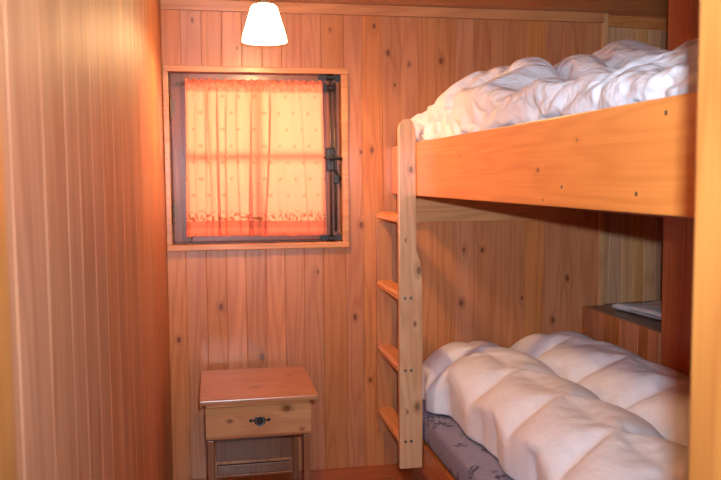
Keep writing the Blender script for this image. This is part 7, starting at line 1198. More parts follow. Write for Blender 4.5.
20,3,7,7,3,-4,2,4,3,4,-2,0,-4,-1,-2,0,6,-5,1,4,-1,0,6,-6,1,4,0,-2,2,6,-1,-8,4,0,3,0,3,-7,1,2,1,3,-2,6,-3,-2,-1,2,2,-3,5,-3,-3,3,1,3,-1,-3,0,0,-1,0,4,-7,-2,1,-3,
20,3,6,2,3,-1,-2,6,2,1,-7,15,-5,0,2,-7,5,2,-4,4,-1,3,-4,2,0,2,1,0,3,0,3,-1,-7,3,8,-6,3,-6,-1,3,1,-2,6,2,0,3,-5,2,2,-1,-1,0,1,4,0,-2,1,2,-5,1,-3,-1,-1,-4,3,-5,2,
20,1,5,2,5,1,-6,9,0,-1,-11,3,4,5,-3,9,-5,4,4,-1,2,-8,3,-2,4,-1,7,0,-3,3,-4,1,2,-3,3,7,0,-6,-5,3,6,2,-4,8,-4,0,-1,2,1,1,-3,-1,-2,2,3,-1,1,0,-2,-2,1,-2,-4,7,-2,-5,0,
20,0,4,4,3,3,-6,1,4,-9,2,3,3,4,-1,3,2,1,1,4,-3,3,-4,1,-2,1,5,4,-3,4,-5,2,2,-4,-4,6,6,-4,-2,3,-3,4,2,3,-2,1,-2,1,-1,0,0,4,-1,-4,0,3,-2,-2,3,4,-3,0,-5,3,-4,-1,-1,
20,1,4,3,1,8,-5,-5,4,-1,-7,3,5,2,4,-3,1,7,-2,-1,3,-1,0,3,-1,2,4,-4,3,-2,3,-1,2,-4,3,-4,3,4,-3,4,-2,5,-4,3,1,-1,0,0,5,0,-1,-3,0,4,-8,1,3,0,-1,0,-2,1,-2,0,1,1,-5,
21,-1,-1,6,-1,-1,-4,3,7,-4,1,0,3,4,-1,3,3,-2,10,-3,-1,0,-1,4,-3,1,5,0,2,1,-7,3,2,1,-3,0,5,1,0,-3,6,1,-3,1,0,0,0,-1,1,5,-6,3,-1,-4,1,-5,3,1,4,0,-4,-2,3,0,0,0,-4,
18,3,3,4,-6,2,-8,0,10,-1,-2,2,3,7,-5,4,-2,5,2,3,-1,-2,1,3,-1,1,1,-3,1,7,-9,3,7,-2,0,2,4,1,-6,5,1,1,1,-2,-1,-2,5,-5,3,-4,0,4,-8,3,2,-1,-3,4,1,-3,2,-2,1,3,-2,-1,-4,
20,-2,0,1,6,-9,4,-5,11,-15,14,0,5,-6,3,2,1,1,7,5,1,-5,3,0,0,4,-1,0,5,-4,-6,4,3,2,2,-2,9,-6,1,-1,3,-1,1,-1,2,0,2,-7,6,-1,0,-5,1,0,-5,0,3,3,2,-2,-1,2,-2,4,-2,-3,-2,
19,-3,-3,8,-1,-6,-5,7,-9,2,5,15,-7,3,2,2,-5,10,5,0,-4,1,1,1,4,-3,6,3,2,0,-10,5,1,3,-4,7,1,-1,-2,4,3,-3,-4,2,4,0,-1,1,-3,1,0,-6,5,-7,3,-1,4,2,-2,0,2,-1,-1,-2,6,-5,-2,
19,2,-4,2,-5,-4,-3,-1,2,2,0,2,10,-4,2,2,2,-3,3,4,6,-3,5,-2,1,8,4,3,2,-6,-7,4,1,2,3,-3,6,1,3,-4,4,-1,4,1,-3,0,-3,3,-4,1,-2,3,-5,0,6,-2,1,-3,4,2,2,-8,3,-4,-3,8,-6,
19,2,-4,5,-6,-1,-6,2,-2,0,4,-4,2,2,6,-4,7,-4,4,2,6,-3,8,-4,3,5,0,5,8,-10,-5,6,3,-3,1,1,-1,11,-8,6,3,-3,5,-1,1,-1,0,1,0,-4,1,-7,3,-1,7,-6,5,4,-3,2,-5,3,-2,-5,0,4,-2,
12,-1,4,-2,1,1,-3,-3,1,1,-1,1,1,2,1,2,2,1,2,2,3,4,3,2,1,2,2,1,1,0,-1,3,2,1,0,0,0,-2,-2,4,4,2,3,1,1,-1,-1,0,-1,-2,0,0,0,0,1,1,2,1,0,-1,0,-1,-1,-1,-1,-1,0,
17,2,6,-9,-3,4,-1,3,-2,2,-2,4,-1,0,3,3,0,2,0,7,4,1,0,5,1,0,6,-1,-5,4,-3,6,3,-1,3,1,-7,7,-6,1,9,-4,7,-2,-3,5,-3,2,0,-3,-5,-1,7,0,-1,-3,8,0,4,-5,1,3,-6,1,-2,-4,2,
20,1,7,-7,-2,-4,0,4,-4,6,-2,4,-2,-1,7,-8,0,2,10,0,2,7,1,3,6,-1,2,2,3,-3,-2,4,2,-7,5,4,1,-9,6,0,1,9,-3,-2,-5,4,-4,5,-6,-2,7,0,-6,-1,9,2,1,-5,8,-2,2,-2,1,-1,-5,2,1,
19,4,2,0,-7,-5,1,5,-3,1,-6,2,4,3,-2,-8,2,6,7,7,2,4,1,3,5,4,-3,1,3,4,-6,3,-2,-5,9,7,-5,-1,2,2,-4,-1,-5,-4,3,5,3,-11,2,2,-3,1,5,-7,6,9,0,-3,10,0,0,-4,3,-4,-3,0,5,
19,8,-2,-7,1,-3,1,0,0,-1,-6,4,4,-5,-3,-3,5,0,7,8,0,8,3,7,4,4,-2,-1,1,-3,1,2,-1,-9,7,5,6,0,-2,5,-3,1,-6,-1,-2,-1,8,-3,-6,0,-1,-2,-1,3,-5,12,7,1,-2,4,-7,5,-6,6,-1,0,5,
13,1,13,-8,1,-5,0,2,-1,-2,-1,1,-5,0,1,-1,2,-1,2,12,-1,13,1,4,9,3,-3,7,-11,0,8,-2,-4,-7,8,5,-1,5,3,1,-5,6,-4,-6,-1,-1,4,2,-3,-1,-3,-3,-1,0,-2,-1,2,4,18,-12,6,-8,0,7,0,0,9,
15,-3,11,6,-2,-15,6,5,-4,0,-2,1,-1,-2,0,1,-2,2,5,3,6,10,1,11,5,-2,7,0,-8,-2,-3,-3,-3,8,0,1,6,4,9,-5,-4,0,5,-5,-3,-2,6,-7,6,-4,2,-2,0,-3,0,-2,-1,-1,3,10,-1,-8,-1,9,10,1,3,
20,0,5,2,-13,6,-5,9,-5,4,-4,4,-5,1,0,-1,3,5,-5,11,5,2,6,10,0,7,3,-3,-5,-2,0,-3,-2,-1,9,-1,10,-6,12,-6,0,-2,-1,8,-9,1,0,2,-2,0,2,-1,3,-3,-1,-3,1,2,-4,5,3,-10,1,9,8,2,6,
19,-1,4,-3,-3,-9,6,1,4,-1,3,1,-1,-5,6,2,-2,3,2,4,5,10,-1,10,-2,5,5,-2,-6,1,1,-5,-2,-1,8,4,-4,1,6,10,-7,1,0,3,-7,0,-2,-1,5,-1,5,-2,3,0,-1,0,-2,-2,2,2,3,-6,-4,9,10,-3,8,
18,1,0,-4,-2,-4,5,4,-1,5,0,-5,4,3,-3,-2,6,-5,5,2,5,8,4,8,6,-2,2,3,-8,5,-3,1,-9,3,5,-3,2,6,10,1,0,-5,2,2,-6,-5,6,-7,6,6,-5,7,3,-7,6,-2,3,1,-1,0,-4,-3,0,7,7,2,5,
19,0,-4,0,-4,-3,4,7,1,-2,8,-6,-4,7,-2,-4,7,0,0,8,2,10,1,2,14,-1,3,-4,-3,1,2,-11,1,4,0,0,1,8,3,8,2,-8,3,-3,-2,0,-4,2,-1,3,4,-3,5,0,6,-4,3,3,1,-3,-2,-2,5,1,6,5,4,
19,4,-13,2,-4,3,-3,3,7,2,8,-9,-1,7,-8,7,5,-1,2,3,7,6,-1,5,4,11,-7,-1,-1,1,0,-10,5,3,-3,0,3,7,4,5,0,-1,1,0,-5,-3,1,0,-1,3,-4,4,6,2,1,1,6,-2,-3,2,-1,-3,2,8,-1,8,0,
18,-13,4,3,-1,-9,4,4,6,-7,12,-1,-4,9,0,-1,-2,7,-4,8,4,-1,10,6,3,8,-1,-3,-2,2,-2,-3,-3,2,-3,3,1,6,2,9,-3,3,-2,5,-7,-6,6,-11,0,4,2,1,-2,7,6,0,3,5,-2,-4,-6,5,5,4,3,5,-1,
13,-12,4,-2,-2,0,7,-1,1,6,-7,0,13,4,-8,3,7,-4,5,8,-3,8,7,7,2,5,-2,7,-6,3,-5,1,-3,-7,7,0,-1,4,9,0,3,-6,9,-3,-3,-8,7,-6,-1,-3,0,3,6,2,8,-1,5,-2,-2,-4,6,-1,8,5,-1,3,1,
11,-3,-4,6,-7,5,5,0,-2,4,-1,2,1,2,4,3,7,-5,9,-3,9,4,6,5,5,3,-3,1,4,-4,3,5,-10,0,5,-6,5,0,6,1,-2,1,5,5,-6,-1,-4,-4,-7,1,2,6,1,1,5,8,2,-2,-9,4,4,1,5,0,5,5,2,
20,-4,1,-8,5,-2,5,1,1,2,2,6,-3,4,1,5,-2,5,0,6,5,5,6,5,-3,9,2,-2,4,-3,3,4,2,-7,-3,1,0,0,6,0,0,4,1,5,-3,-8,3,-2,-5,-5,7,-3,7,0,6,3,4,-12,7,2,3,5,-4,5,7,-3,8,
19,-3,-4,-2,-1,6,4,0,-1,3,3,2,1,-1,3,6,-1,6,0,7,1,7,5,3,-2,3,7,0,7,-3,6,1,1,-3,0,-5,0,1,1,6,-3,2,2,8,-3,-13,0,3,-3,1,-2,4,4,0,0,8,-12,4,6,0,7,-5,2,9,-4,9,5,
20,-2,-4,-7,4,6,-2,3,0,2,5,0,-4,4,10,2,4,-4,5,3,2,7,6,3,-6,10,6,4,-3,3,7,2,-5,4,-1,-2,-2,-1,5,4,-1,0,1,5,-9,2,-4,5,0,-2,-3,0,3,1,2,-6,1,2,5,5,-5,6,4,-3,6,5,3,
20,-4,-2,-7,0,4,2,0,4,-2,8,-3,1,6,1,13,-4,7,-7,14,-1,6,2,-3,6,2,11,-5,8,5,-2,4,0,2,2,-3,2,-5,4,3,-1,6,2,-8,3,-5,4,0,3,-6,3,1,0,2,-11,6,-2,4,4,-3,4,4,3,0,5,1,2,
19,-3,-2,-9,5,-7,5,4,3,5,4,-3,2,1,5,3,8,4,-4,3,8,5,1,3,-2,12,-4,5,4,0,7,0,7,-1,2,0,-2,-3,6,-4,5,5,-2,-1,2,-6,5,3,1,-4,-1,-2,3,-3,1,-4,3,1,1,7,-3,8,-3,1,2,4,1,
19,-4,-3,-9,6,-5,4,5,5,5,-4,4,0,5,2,0,2,4,11,-1,6,5,2,-4,9,3,4,0,3,9,1,3,7,-6,2,-1,1,3,2,-2,5,3,-6,0,5,-4,2,1,3,-1,-1,2,-3,-3,2,0,-3,5,1,0,3,-1,5,1,4,-5,6,
19,-5,-9,-4,-6,8,1,6,7,8,-2,-2,5,3,0,4,1,6,0,6,6,10,0,-3,12,-1,-2,5,8,2,6,-3,4,4,-6,6,-2,3,-3,6,3,1,-1,-1,2,-1,-4,5,4,-5,7,-2,-4,-1,0,-1,2,3,0,-1,2,0,0,7,-1,2,1,
15,-10,0,-4,-8,-2,6,8,13,1,6,2,-1,4,-1,6,2,4,3,-1,18,-2,5,2,0,2,7,0,3,6,4,5,1,-2,1,1,0,6,-2,0,0,0,7,-4,2,-1,-1,0,2,4,2,0,0,-7,5,-1,1,-1,-2,1,3,2,1,0,1,6,-1,
2,12,-4,-10,-2,-5,9,7,8,5,3,2,3,3,4,3,4,4,4,4,4,5,5,3,4,3,3,2,3,3,3,3,2,1,1,1,2,1,1,0,1,0,0,-1,0,-14,16,2,1,1,0,1,0,1,0,0,1,0,0,1,1,1,1,1,1,1,-5,
1009,-3,-14,6,17,11,6,9,-2,-6,-17,-7,1,8,10,-12,2,3,-2,-2,-2,-4,-4,5,-8,-5,-4,-6,-6,-4,-5,-3,-4,1,1,-2,2,6,13,-7,10,4,5,-4,-7,-3,-5,-5,-4,-3,-3,-2,-1,-2,2,1,2,4,3,7,0,2,13,6,-1,-1,-10,
16,-6,-14,6,11,6,13,10,-12,-8,6,-7,2,3,-7,8,0,-1,-1,-1,-7,0,-13,14,-5,-6,-2,-4,-7,-8,1,-8,-5,4,1,3,-2,3,-2,11,5,5,0,-1,-17,14,-15,-6,3,-3,-6,-4,-4,6,2,2,3,-1,6,-2,6,-6,2,18,6,0,-16,
13,-13,-13,8,-3,14,13,11,-19,6,-12,7,5,-11,10,-8,0,1,4,5,-7,-1,-15,9,-7,1,0,-5,-7,-6,0,-5,-2,4,3,1,-6,8,0,1,11,1,-1,0,-21,12,-7,-8,2,-2,-10,0,4,-9,0,2,4,16,1,-5,2,0,8,-8,4,10,-17,
2,-4,-15,7,-8,17,13,8,-5,-19,-1,5,3,5,-8,12,0,0,-3,5,-2,-11,-12,4,-4,-2,4,-8,5,-5,-2,-1,-5,5,1,-7,4,-8,8,10,-5,5,5,-9,-17,11,-9,2,-13,8,-6,3,-1,-5,-4,-3,11,9,5,6,-5,-1,3,8,-14,-13,7,
-12,0,8,-9,11,3,15,-11,10,-17,-2,4,2,11,1,-14,11,7,3,-2,-10,-3,-12,-3,4,-4,-6,9,6,-5,0,-4,-10,11,-8,3,-1,-9,10,-1,4,9,-4,-5,-19,10,-3,-1,-14,10,1,0,-4,-1,-4,-8,10,-6,4,8,16,4,2,-2,-16,-5,-10,
-3,14,0,-16,12,8,12,-10,11,-3,-2,-7,11,5,-20,-2,10,7,9,-10,6,-9,-12,1,-4,-5,0,6,8,0,-10,-4,-1,9,-3,-9,9,-10,0,6,13,-2,-3,-10,-13,6,-4,4,-14,-2,5,7,-4,-10,4,-1,-8,11,-5,7,8,15,4,-8,1,-9,-13,
-2,11,-4,-10,9,11,12,3,3,-15,13,2,3,-16,9,-5,5,11,-9,9,1,-3,-17,-2,-6,-3,7,1,8,3,-14,-5,8,2,-4,-12,12,1,-8,10,1,-6,3,-5,-17,4,5,-10,2,-14,4,9,-10,-5,-2,-2,2,11,-6,12,1,10,2,6,-5,-18,-9,
-7,14,-9,7,1,10,3,2,11,-11,13,5,-14,7,-4,13,2,-2,-7,13,-8,9,-20,-2,0,-6,4,6,-2,7,-14,0,-2,8,-6,-12,10,-9,12,7,-7,3,-8,0,-17,8,-2,-3,0,-15,-2,11,-9,4,-1,0,-7,12,-8,11,6,-4,3,10,-9,-4,-18,
-6,15,1,-7,11,15,13,-13,3,9,0,-12,10,2,-4,10,-13,2,15,5,-6,10,-19,5,-3,-7,6,-8,8,2,-13,-3,1,8,-8,-11,9,-7,1,15,1,3,-8,-8,-17,11,0,0,-8,-15,-1,10,-7,-3,7,-4,-2,12,-10,9,1,8,-5,0,5,-11,-14,
-7,18,-5,13,10,11,-5,12,5,-5,-13,10,3,-8,11,-14,11,7,-2,11,-4,13,-19,5,-1,-2,-11,-2,10,2,-17,-1,7,4,-8,-13,10,-8,5,5,16,-3,-15,-7,-16,6,9,-5,-4,-14,-5,8,2,-9,7,2,-5,11,-11,3,4,3,8,-9,1,-1,-12,
7,1,12,8,7,12,-7,10,8,-13,6,1,-10,12,-14,10,3,13,4,-5,11,6,-16,2,3,-11,-11,6,8,-1,-16,3,-1,9,-13,-7,2,6,-8,9,15,-5,-13,-13,-9,6,10,-9,0,-17,-4,4,9,-11,-1,2,14,3,-12,-2,3,3,10,-4,8,-10,-14,
0,3,13,15,5,-2,10,5,-4,-13,10,-14,13,-6,1,8,13,-2,9,-2,10,7,-14,5,-9,-13,-1,10,-4,7,-16,-5,15,-5,-5,-8,7,-9,-1,13,9,-1,-8,-12,-11,10,-6,-7,2,-18,-2,9,-4,8,-10,-2,14,4,-2,-10,4,2,1,10,6,-18,-15,
-5,10,12,6,15,9,-10,3,-12,9,-10,2,10,11,-5,10,-2,1,9,5,4,11,-11,2,-14,-11,5,3,-4,9,-14,-5,18,-2,-10,-5,1,-12,8,8,-2,-9,12,1,-12,-7,9,-8,-11,-10,-7,3,11,-5,0,4,-8,1,6,-3,-7,4,5,11,4,-7,-20,
-1,10,13,7,7,13,-3,-14,6,-8,3,14,12,1,-6,9,7,-5,1,5,11,8,-7,-1,-15,-11,4,3,-5,13,-8,-10,13,4,-12,1,-12,-6,11,-2,-9,3,9,10,-7,-10,4,-11,-14,-6,-2,5,7,7,0,-2,-9,-9,0,6,-8,7,6,-2,8,-1,-20,
-11,19,2,12,14,12,-14,7,-13,6,10,11,7,-4,6,10,-7,10,-3,5,6,8,-7,-4,-13,-10,0,4,-1,11,-15,8,-2,12,-5,-15,-8,-1,6,-10,0,5,13,10,-9,1,-12,2,-19,-5,-1,10,9,-3,-4,-5,-9,3,-13,7,-6,3,2,8,-2,4,-20,
-3,21,0,19,14,-6,11,-4,-11,13,6,7,12,-4,9,0,8,-7,11,6,-1,-8,4,-3,-17,0,-5,-2,10,4,-15,2,10,11,-13,-15,-3,4,-7,0,-2,14,11,5,-10,-2,5,-18,-5,-6,4,-6,13,-13,-4,3,-6,-5,6,-15,9,-3,6,-5,6,-3,-16,
-1,16,17,11,1,15,-4,-5,2,-2,9,10,14,2,-1,13,4,2,-8,9,-10,4,-8,7,-7,-6,4,-11,1,13,-12,-1,14,4,-9,-17,3,-7,-2,-4,11,12,7,3,-12,7,2,-18,-2,-5,-10,12,-13,-5,3,0,-4,-4,-5,6,-12,7,-6,-3,-2,7,-13,
2,17,8,16,6,14,5,-7,-1,-7,10,13,8,-6,12,10,5,-5,9,-11,3,-10,-10,3,3,10,-9,4,-11,13,-5,-7,13,3,-13,-11,-4,5,-3,-6,13,12,4,0,-11,5,3,-17,-13,-4,11,3,-4,-9,-7,-5,1,-6,0,2,4,-15,2,4,-12,-1,-4,
10,0,16,14,15,1,11,3,-2,-12,13,7,3,3,0,11,4,11,-8,9,-14,-2,-15,14,5,-5,4,-11,1,7,-6,-2,12,-6,-2,-15,-9,4,-2,8,14,5,-2,7,-14,9,-10,-4,-20,8,-3,0,9,-6,-6,-11,-8,1,-3,3,7,-13,3,-7,-6,2,-7,
-10,13,12,17,12,15,-9,3,11,-9,6,-4,4,6,7,11,10,8,-1,-11,4,-13,-15,8,13,4,-10,4,-3,0,5,-7,9,-7,-3,-9,-17,1,8,5,17,-1,9,-1,-15,4,2,-19,4,-9,12,-7,-1,-2,0,-9,-2,-8,-3,-3,5,-1,-10,2,-3,-10,-5,
-3,19,11,16,14,1,12,-4,7,6,-12,9,6,2,10,10,10,-1,7,-13,-2,-14,-13,10,10,-5,12,-2,0,0,3,-11,-1,5,-6,-14,-14,3,11,12,6,10,-6,3,-13,11,-5,-16,-4,6,12,0,-7,-2,-5,0,-6,-9,-3,-9,-3,-3,5,-10,-4,-1,-14,
8,15,6,15,11,11,3,7,8,3,-6,-5,14,8,10,7,5,8,2,-12,-14,-13,1,8,-6,9,7,8,1,-1,-7,-3,-8,2,-4,-18,-7,4,15,9,11,5,-4,-6,-5,4,-12,-3,-10,13,13,4,-2,-6,-4,-3,-9,-2,-4,-7,-7,-1,-6,-1,-11,-1,-15,
-9,16,20,14,16,9,6,6,5,0,-7,-5,18,12,8,8,7,3,-1,-8,-10,-16,-15,7,-4,8,9,6,11,-9,3,-10,-2,-6,-2,-9,-13,12,8,14,11,3,0,-1,-10,-3,-17,-7,4,16,7,3,-7,4,-8,3,-1,-5,-6,-5,-5,-6,-7,-3,-6,-9,-17,
0,16,15,15,16,4,6,5,4,1,1,5,8,8,8,9,9,7,-2,-8,-8,-9,-12,-14,12,7,11,6,-4,4,-11,-8,-3,-3,-5,-4,-14,13,14,13,7,0,2,1,0,-12,-11,-14,12,7,8,2,1,-1,-2,-3,-4,-6,-6,-6,-6,-6,-5,-5,-5,-7,-7,
19,-1,17,17,12,10,9,7,6,3,4,4,5,4,-2,12,0,13,4,-2,-7,-7,-19,-9,9,8,10,4,-2,-3,-7,-10,3,-5,-8,-12,4,5,16,10,6,5,4,1,-13,-7,-11,-12,11,4,10,5,-6,3,-3,-3,-3,-4,-4,-3,-4,-4,-4,-4,-5,-7,-18,
-5,16,7,5,9,10,9,13,6,0,3,5,6,13,4,4,10,-2,5,-8,-7,11,-16,-10,5,12,8,-7,-4,-5,5,-4,-9,5,-13,-11,8,12,10,-7,7,14,-1,9,-15,-5,-14,4,-2,10,-2,11,-2,-4,-10,-5,-3,-4,-6,-1,-7,-1,-3,-6,-2,2,-19,
-5,9,16,15,13,6,-5,5,6,6,8,13,4,5,8,9,12,-1,-9,-14,10,13,-18,6,1,-1,15,-7,-3,-11,2,-11,-3,8,-13,-5,7,11,-7,5,3,15,1,10,-16,-6,2,-14,3,15,-4,10,-10,1,-11,-4,-6,-4,-3,-7,-2,-5,-3,-2,1,2,-18,
-7,21,15,17,-3,9,9,12,3,6,9,3,10,5,10,8,-4,-11,-9,8,15,5,-14,1,-7,15,8,2,-6,-16,-5,-6,-1,10,-11,-2,8,-5,13,8,2,-3,8,4,-15,8,-16,-8,9,8,0,9,-11,-5,-1,-7,-3,-6,-6,-5,-7,-1,-4,-2,0,4,-16,
16,2,18,13,11,9,12,10,8,7,4,7,4,7,-1,-11,-3,-9,11,15,0,9,-12,-5,-8,11,12,11,-10,-15,1,-1,-8,8,-1,-2,-10,11,11,9,-5,8,1,-3,-15,6,-15,5,-7,5,6,13,-11,1,-5,-3,-7,-4,-7,-4,-10,-6,1,-3,5,1,-16,
-15,19,13,18,3,11,10,8,8,9,12,3,9,-8,-6,-5,-5,13,16,1,-1,7,-11,-10,2,21,7,3,-11,-9,8,-1,-7,-9,10,-13,1,17,12,-9,8,0,-10,-6,-1,13,-10,-7,1,-1,10,13,-5,-10,2,-4,-9,-8,-6,-8,-3,-8,-3,1,8,-9,-8,
0,21,12,14,0,11,11,9,7,9,14,8,-10,-7,-1,1,8,10,12,1,-5,7,-14,3,-1,15,12,-8,-4,1,8,-17,6,1,-12,3,5,17,3,-14,-2,7,-7,9,0,14,-4,-13,-2,-8,14,-6,7,-2,-4,-8,-11,-5,-7,-10,-4,-1,-6,4,4,-14,2,
-2,18,15,12,10,16,10,10,5,-7,9,12,-13,0,2,7,15,1,11,-5,-2,5,-14,0,5,15,10,-6,10,2,-12,-4,-11,14,2,-1,4,14,-5,-14,8,-9,10,8,5,4,1,-11,-12,-4,0,3,10,-13,-9,0,-9,-8,-8,-4,-3,-3,-4,9,-7,4,-11,
-1,18,16,17,7,14,11,13,-5,11,-7,-1,4,11,-2,12,-2,13,-4,6,-5,3,-12,-1,9,12,5,5,10,-3,-11,-14,4,-1,17,-4,11,10,-17,-5,9,-3,12,13,-1,7,-3,-11,-13,3,-6,9,1,-10,-10,-16,-7,-4,-5,-3,-4,-1,1,-2,6,-1,-16,
0,19,14,14,12,13,17,10,-2,12,-9,2,10,-8,12,-6,9,7,-4,11,-1,-1,-10,-3,10,15,9,7,-1,-7,-13,-13,3,14,3,15,10,-13,0,-7,11,7,12,7,0,-6,6,-11,-9,-6,8,2,-12,0,-16,-10,-8,-5,-7,-5,0,0,2,0,6,-6,-18,
0,18,14,10,16,18,15,3,10,8,-4,8,-10,7,-10,3,12,4,-3,12,1,-7,-9,14,-7,12,18,6,-2,-16,-10,-12,14,2,17,17,-4,-12,0,0,8,16,14,5,0,-2,-9,4,-18,8,2,-5,-7,-10,-12,-11,-7,-6,0,-7,-2,2,4,2,2,-15,-15,
1,15,13,13,17,15,10,15,9,8,4,-3,-2,-4,-14,9,9,-1,1,12,6,-4,-8,13,-11,13,10,14,-13,-12,-15,3,15,2,18,13,-13,6,0,6,4,15,5,12,-4,5,-8,-4,-16,8,-5,-14,-8,-6,0,-13,-8,4,-4,-9,0,2,6,1,-12,-2,-20,
0,22,8,14,18,16,3,17,7,7,-9,-2,4,1,-2,-10,12,4,0,12,10,-5,3,9,-15,13,13,2,-13,-19,-2,12,0,15,14,9,-8,13,6,5,6,9,2,7,-4,6,-12,-11,7,-2,-11,-4,-13,-6,-1,-13,5,-2,-7,-10,3,0,8,-10,0,-10,-18,
5,9,18,13,15,21,-3,6,11,4,-9,3,-4,3,9,-11,9,8,-1,9,7,18,-2,5,-6,-9,18,-1,-16,-14,9,1,14,10,15,-5,10,6,1,1,13,14,4,4,-7,8,-14,-8,-4,0,6,-11,-14,4,-12,-1,1,-5,-7,-10,0,7,-9,2,-13,1,-13,
2,15,12,14,14,17,7,-5,15,-7,2,-6,0,13,-5,-1,7,0,15,8,10,10,1,-3,-12,1,14,-5,-14,-10,11,4,14,9,16,-6,12,0,-1,11,16,0,4,10,-7,7,-7,-10,1,-4,4,-12,-9,2,-14,5,-7,1,-14,-4,5,-13,-1,1,-13,-1,-21,
0,12,12,16,15,3,13,15,3,-9,-2,0,2,12,-3,4,1,3,13,1,10,11,6,-11,-13,0,15,-4,-16,-2,11,7,12,14,15,2,-10,1,14,8,13,4,0,12,-7,9,-11,-4,2,-1,0,-10,-11,2,-14,5,-9,1,-15,4,-10,-8,-9,5,-13,-5,-18,
2,8,11,16,7,13,13,15,-4,2,-4,1,0,7,11,2,1,2,9,-3,11,6,10,-16,-11,1,13,-3,-14,3,4,14,11,11,6,12,-8,9,8,14,2,5,2,12,-5,9,-7,-3,2,-1,-4,-5,-9,-2,-13,3,-5,-6,-10,-11,-3,-14,-6,6,-15,-2,-21,
9,-2,12,13,12,17,12,14,-6,-2,0,0,4,-2,6,10,8,5,3,-7,10,10,7,-13,-17,-2,16,0,-12,-6,15,11,12,3,12,13,1,-1,11,3,11,3,6,10,-4,9,-7,3,-3,-6,0,-2,-2,-8,-13,2,-12,-6,-3,-12,-7,-14,-6,2,-13,-7,-18,
-14,7,21,12,13,14,16,11,-5,-1,-1,-1,-2,1,4,5,8,8,9,-7,8,11,6,-12,-15,-10,16,-4,-9,1,14,8,16,3,4,17,9,3,-3,12,3,6,9,10,-4,10,-7,1,-6,-3,-3,3,-6,-9,0,-8,-11,-6,-1,-8,-15,-15,-2,-2,-14,-8,-19,
18,7,6,11,14,15,17,9,-5,-2,4,-2,-4,-1,2,2,13,8,7,-6,5,10,8,-16,-13,-12,14,-3,-12,12,14,14,4,7,2,10,15,-1,10,2,6,9,10,9,-4,10,-6,-4,-3,-4,-2,3,-10,-6,-2,-9,-1,-7,-10,-5,-15,-12,-12,1,-8,-17,-17,
-15,11,19,15,7,17,17,11,-4,2,3,-2,-5,0,5,-3,1,5,15,5,-2,3,12,-13,-16,-15,10,-10,7,14,1,10,8,8,12,4,16,7,-1,10,5,8,9,12,-4,10,-3,-4,-5,-5,-6,5,-10,-7,-5,-2,-5,-3,-8,-13,-12,-15,-10,-10,-3,-14,-17,
-6,20,11,12,17,16,17,15,3,2,1,-3,-6,6,-1,1,2,-1,-1,9,9,5,2,-17,-13,-13,0,-6,12,5,14,11,9,9,7,4,10,16,4,3,9,9,9,10,-2,6,-7,0,-7,-7,2,0,-11,1,-5,-3,-5,-5,-9,-13,-11,-13,-12,-11,-9,-18,-7,
0,12,15,14,16,14,17,13,9,3,1,-1,-1,0,-1,1,1,2,4,4,5,6,-2,-14,-15,-11,-13,5,5,15,9,10,9,9,10,10,9,10,10,7,7,8,7,7,6,-2,-3,-4,-3,-4,-3,-3,-3,-4,-4,-5,-6,-7,-11,-13,-13,-13,-12,-12,-9,-14,-2,
-2,17,15,10,20,14,17,15,11,-7,9,3,0,-2,-6,8,5,2,3,2,2,-2,-6,-16,-16,-10,-4,15,3,16,11,14,10,10,11,9,10,8,10,7,7,6,5,4,-5,4,-4,-5,-5,-6,-8,-8,5,0,-3,-1,-9,-3,-11,-12,-12,-14,-14,-12,-14,-3,-14,
0,17,17,16,10,15,16,15,3,12,-1,2,0,0,0,1,-8,4,3,3,-2,4,-3,-19,-2,-15,0,14,8,11,13,8,8,7,15,1,11,9,13,10,10,2,1,10,-5,4,-8,-7,-6,-7,-6,-1,-1,-4,-1,4,-2,-10,-14,-13,-11,-8,-13,-12,-3,-6,-19,
0,18,14,18,13,12,15,6,6,11,-7,-1,-4,4,0,-4,2,3,1,10,-3,-7,10,-5,-11,-15,5,12,19,-1,16,7,6,5,16,0,9,9,7,11,16,-1,6,8,-7,-1,4,-12,-6,-5,-5,-6,-2,-2,-2,0,8,-13,-9,-12,-10,-12,-12,-10,-3,-6,-20,
0,19,14,13,16,19,9,15,5,-10,4,-11,-1,-2,-1,3,-1,3,0,7,-5,14,-2,3,-20,0,13,3,16,2,13,-2,8,13,11,0,10,6,12,9,12,8,3,3,-11,8,0,-1,-4,-7,-11,1,-7,-6,-3,8,1,-12,-6,-12,-7,-13,-14,-7,-1,-12,-20,
1,18,12,18,11,14,18,13,-2,5,-12,-6,-2,-2,-2,-3,3,-1,1,4,12,-4,-8,20,5,-13,-3,15,17,8,-7,10,2,14,13,-1,6,9,11,15,10,4,-5,3,-12,10,-5,2,5,-2,-4,-2,-15,-1,-5,10,-5,-6,-11,-9,-15,-3,-12,-5,-15,-6,-21,
0,17,16,10,17,17,8,14,7,-8,-3,-8,-2,-2,-3,4,-6,5,-1,2,12,-3,-9,22,3,8,-15,8,13,8,12,-8,9,10,10,12,1,4,14,12,3,7,-3,-5,-13,11,0,6,-4,2,-7,0,4,-7,-5,2,-13,-3,-15,-5,-12,3,-9,-15,-4,-14,-22,
1,15,12,18,16,15,15,3,11,-9,-6,-3,-3,-2,-1,5,-1,-6,4,9,3,-6,-9,22,-1,17,3,-4,9,12,11,-11,13,7,7,12,7,7,-1,16,3,-4,-5,-3,-12,12,5,-5,0,-1,8,2,0,0,-2,-12,-8,-11,-12,-8,1,-5,-16,-2,-12,-13,-21,
3,11,15,16,12,14,18,11,-6,5,-3,-3,-5,-2,-2,-1,-7,11,4,-1,1,-11,-3,21,3,19,10,-5,11,13,5,-12,12,5,11,12,2,4,11,3,-5,3,-5,-7,-12,15,2,2,6,3,-5,-2,1,2,-5,-1,-10,-11,-3,-8,-7,-17,-4,-7,-9,-15,-21,
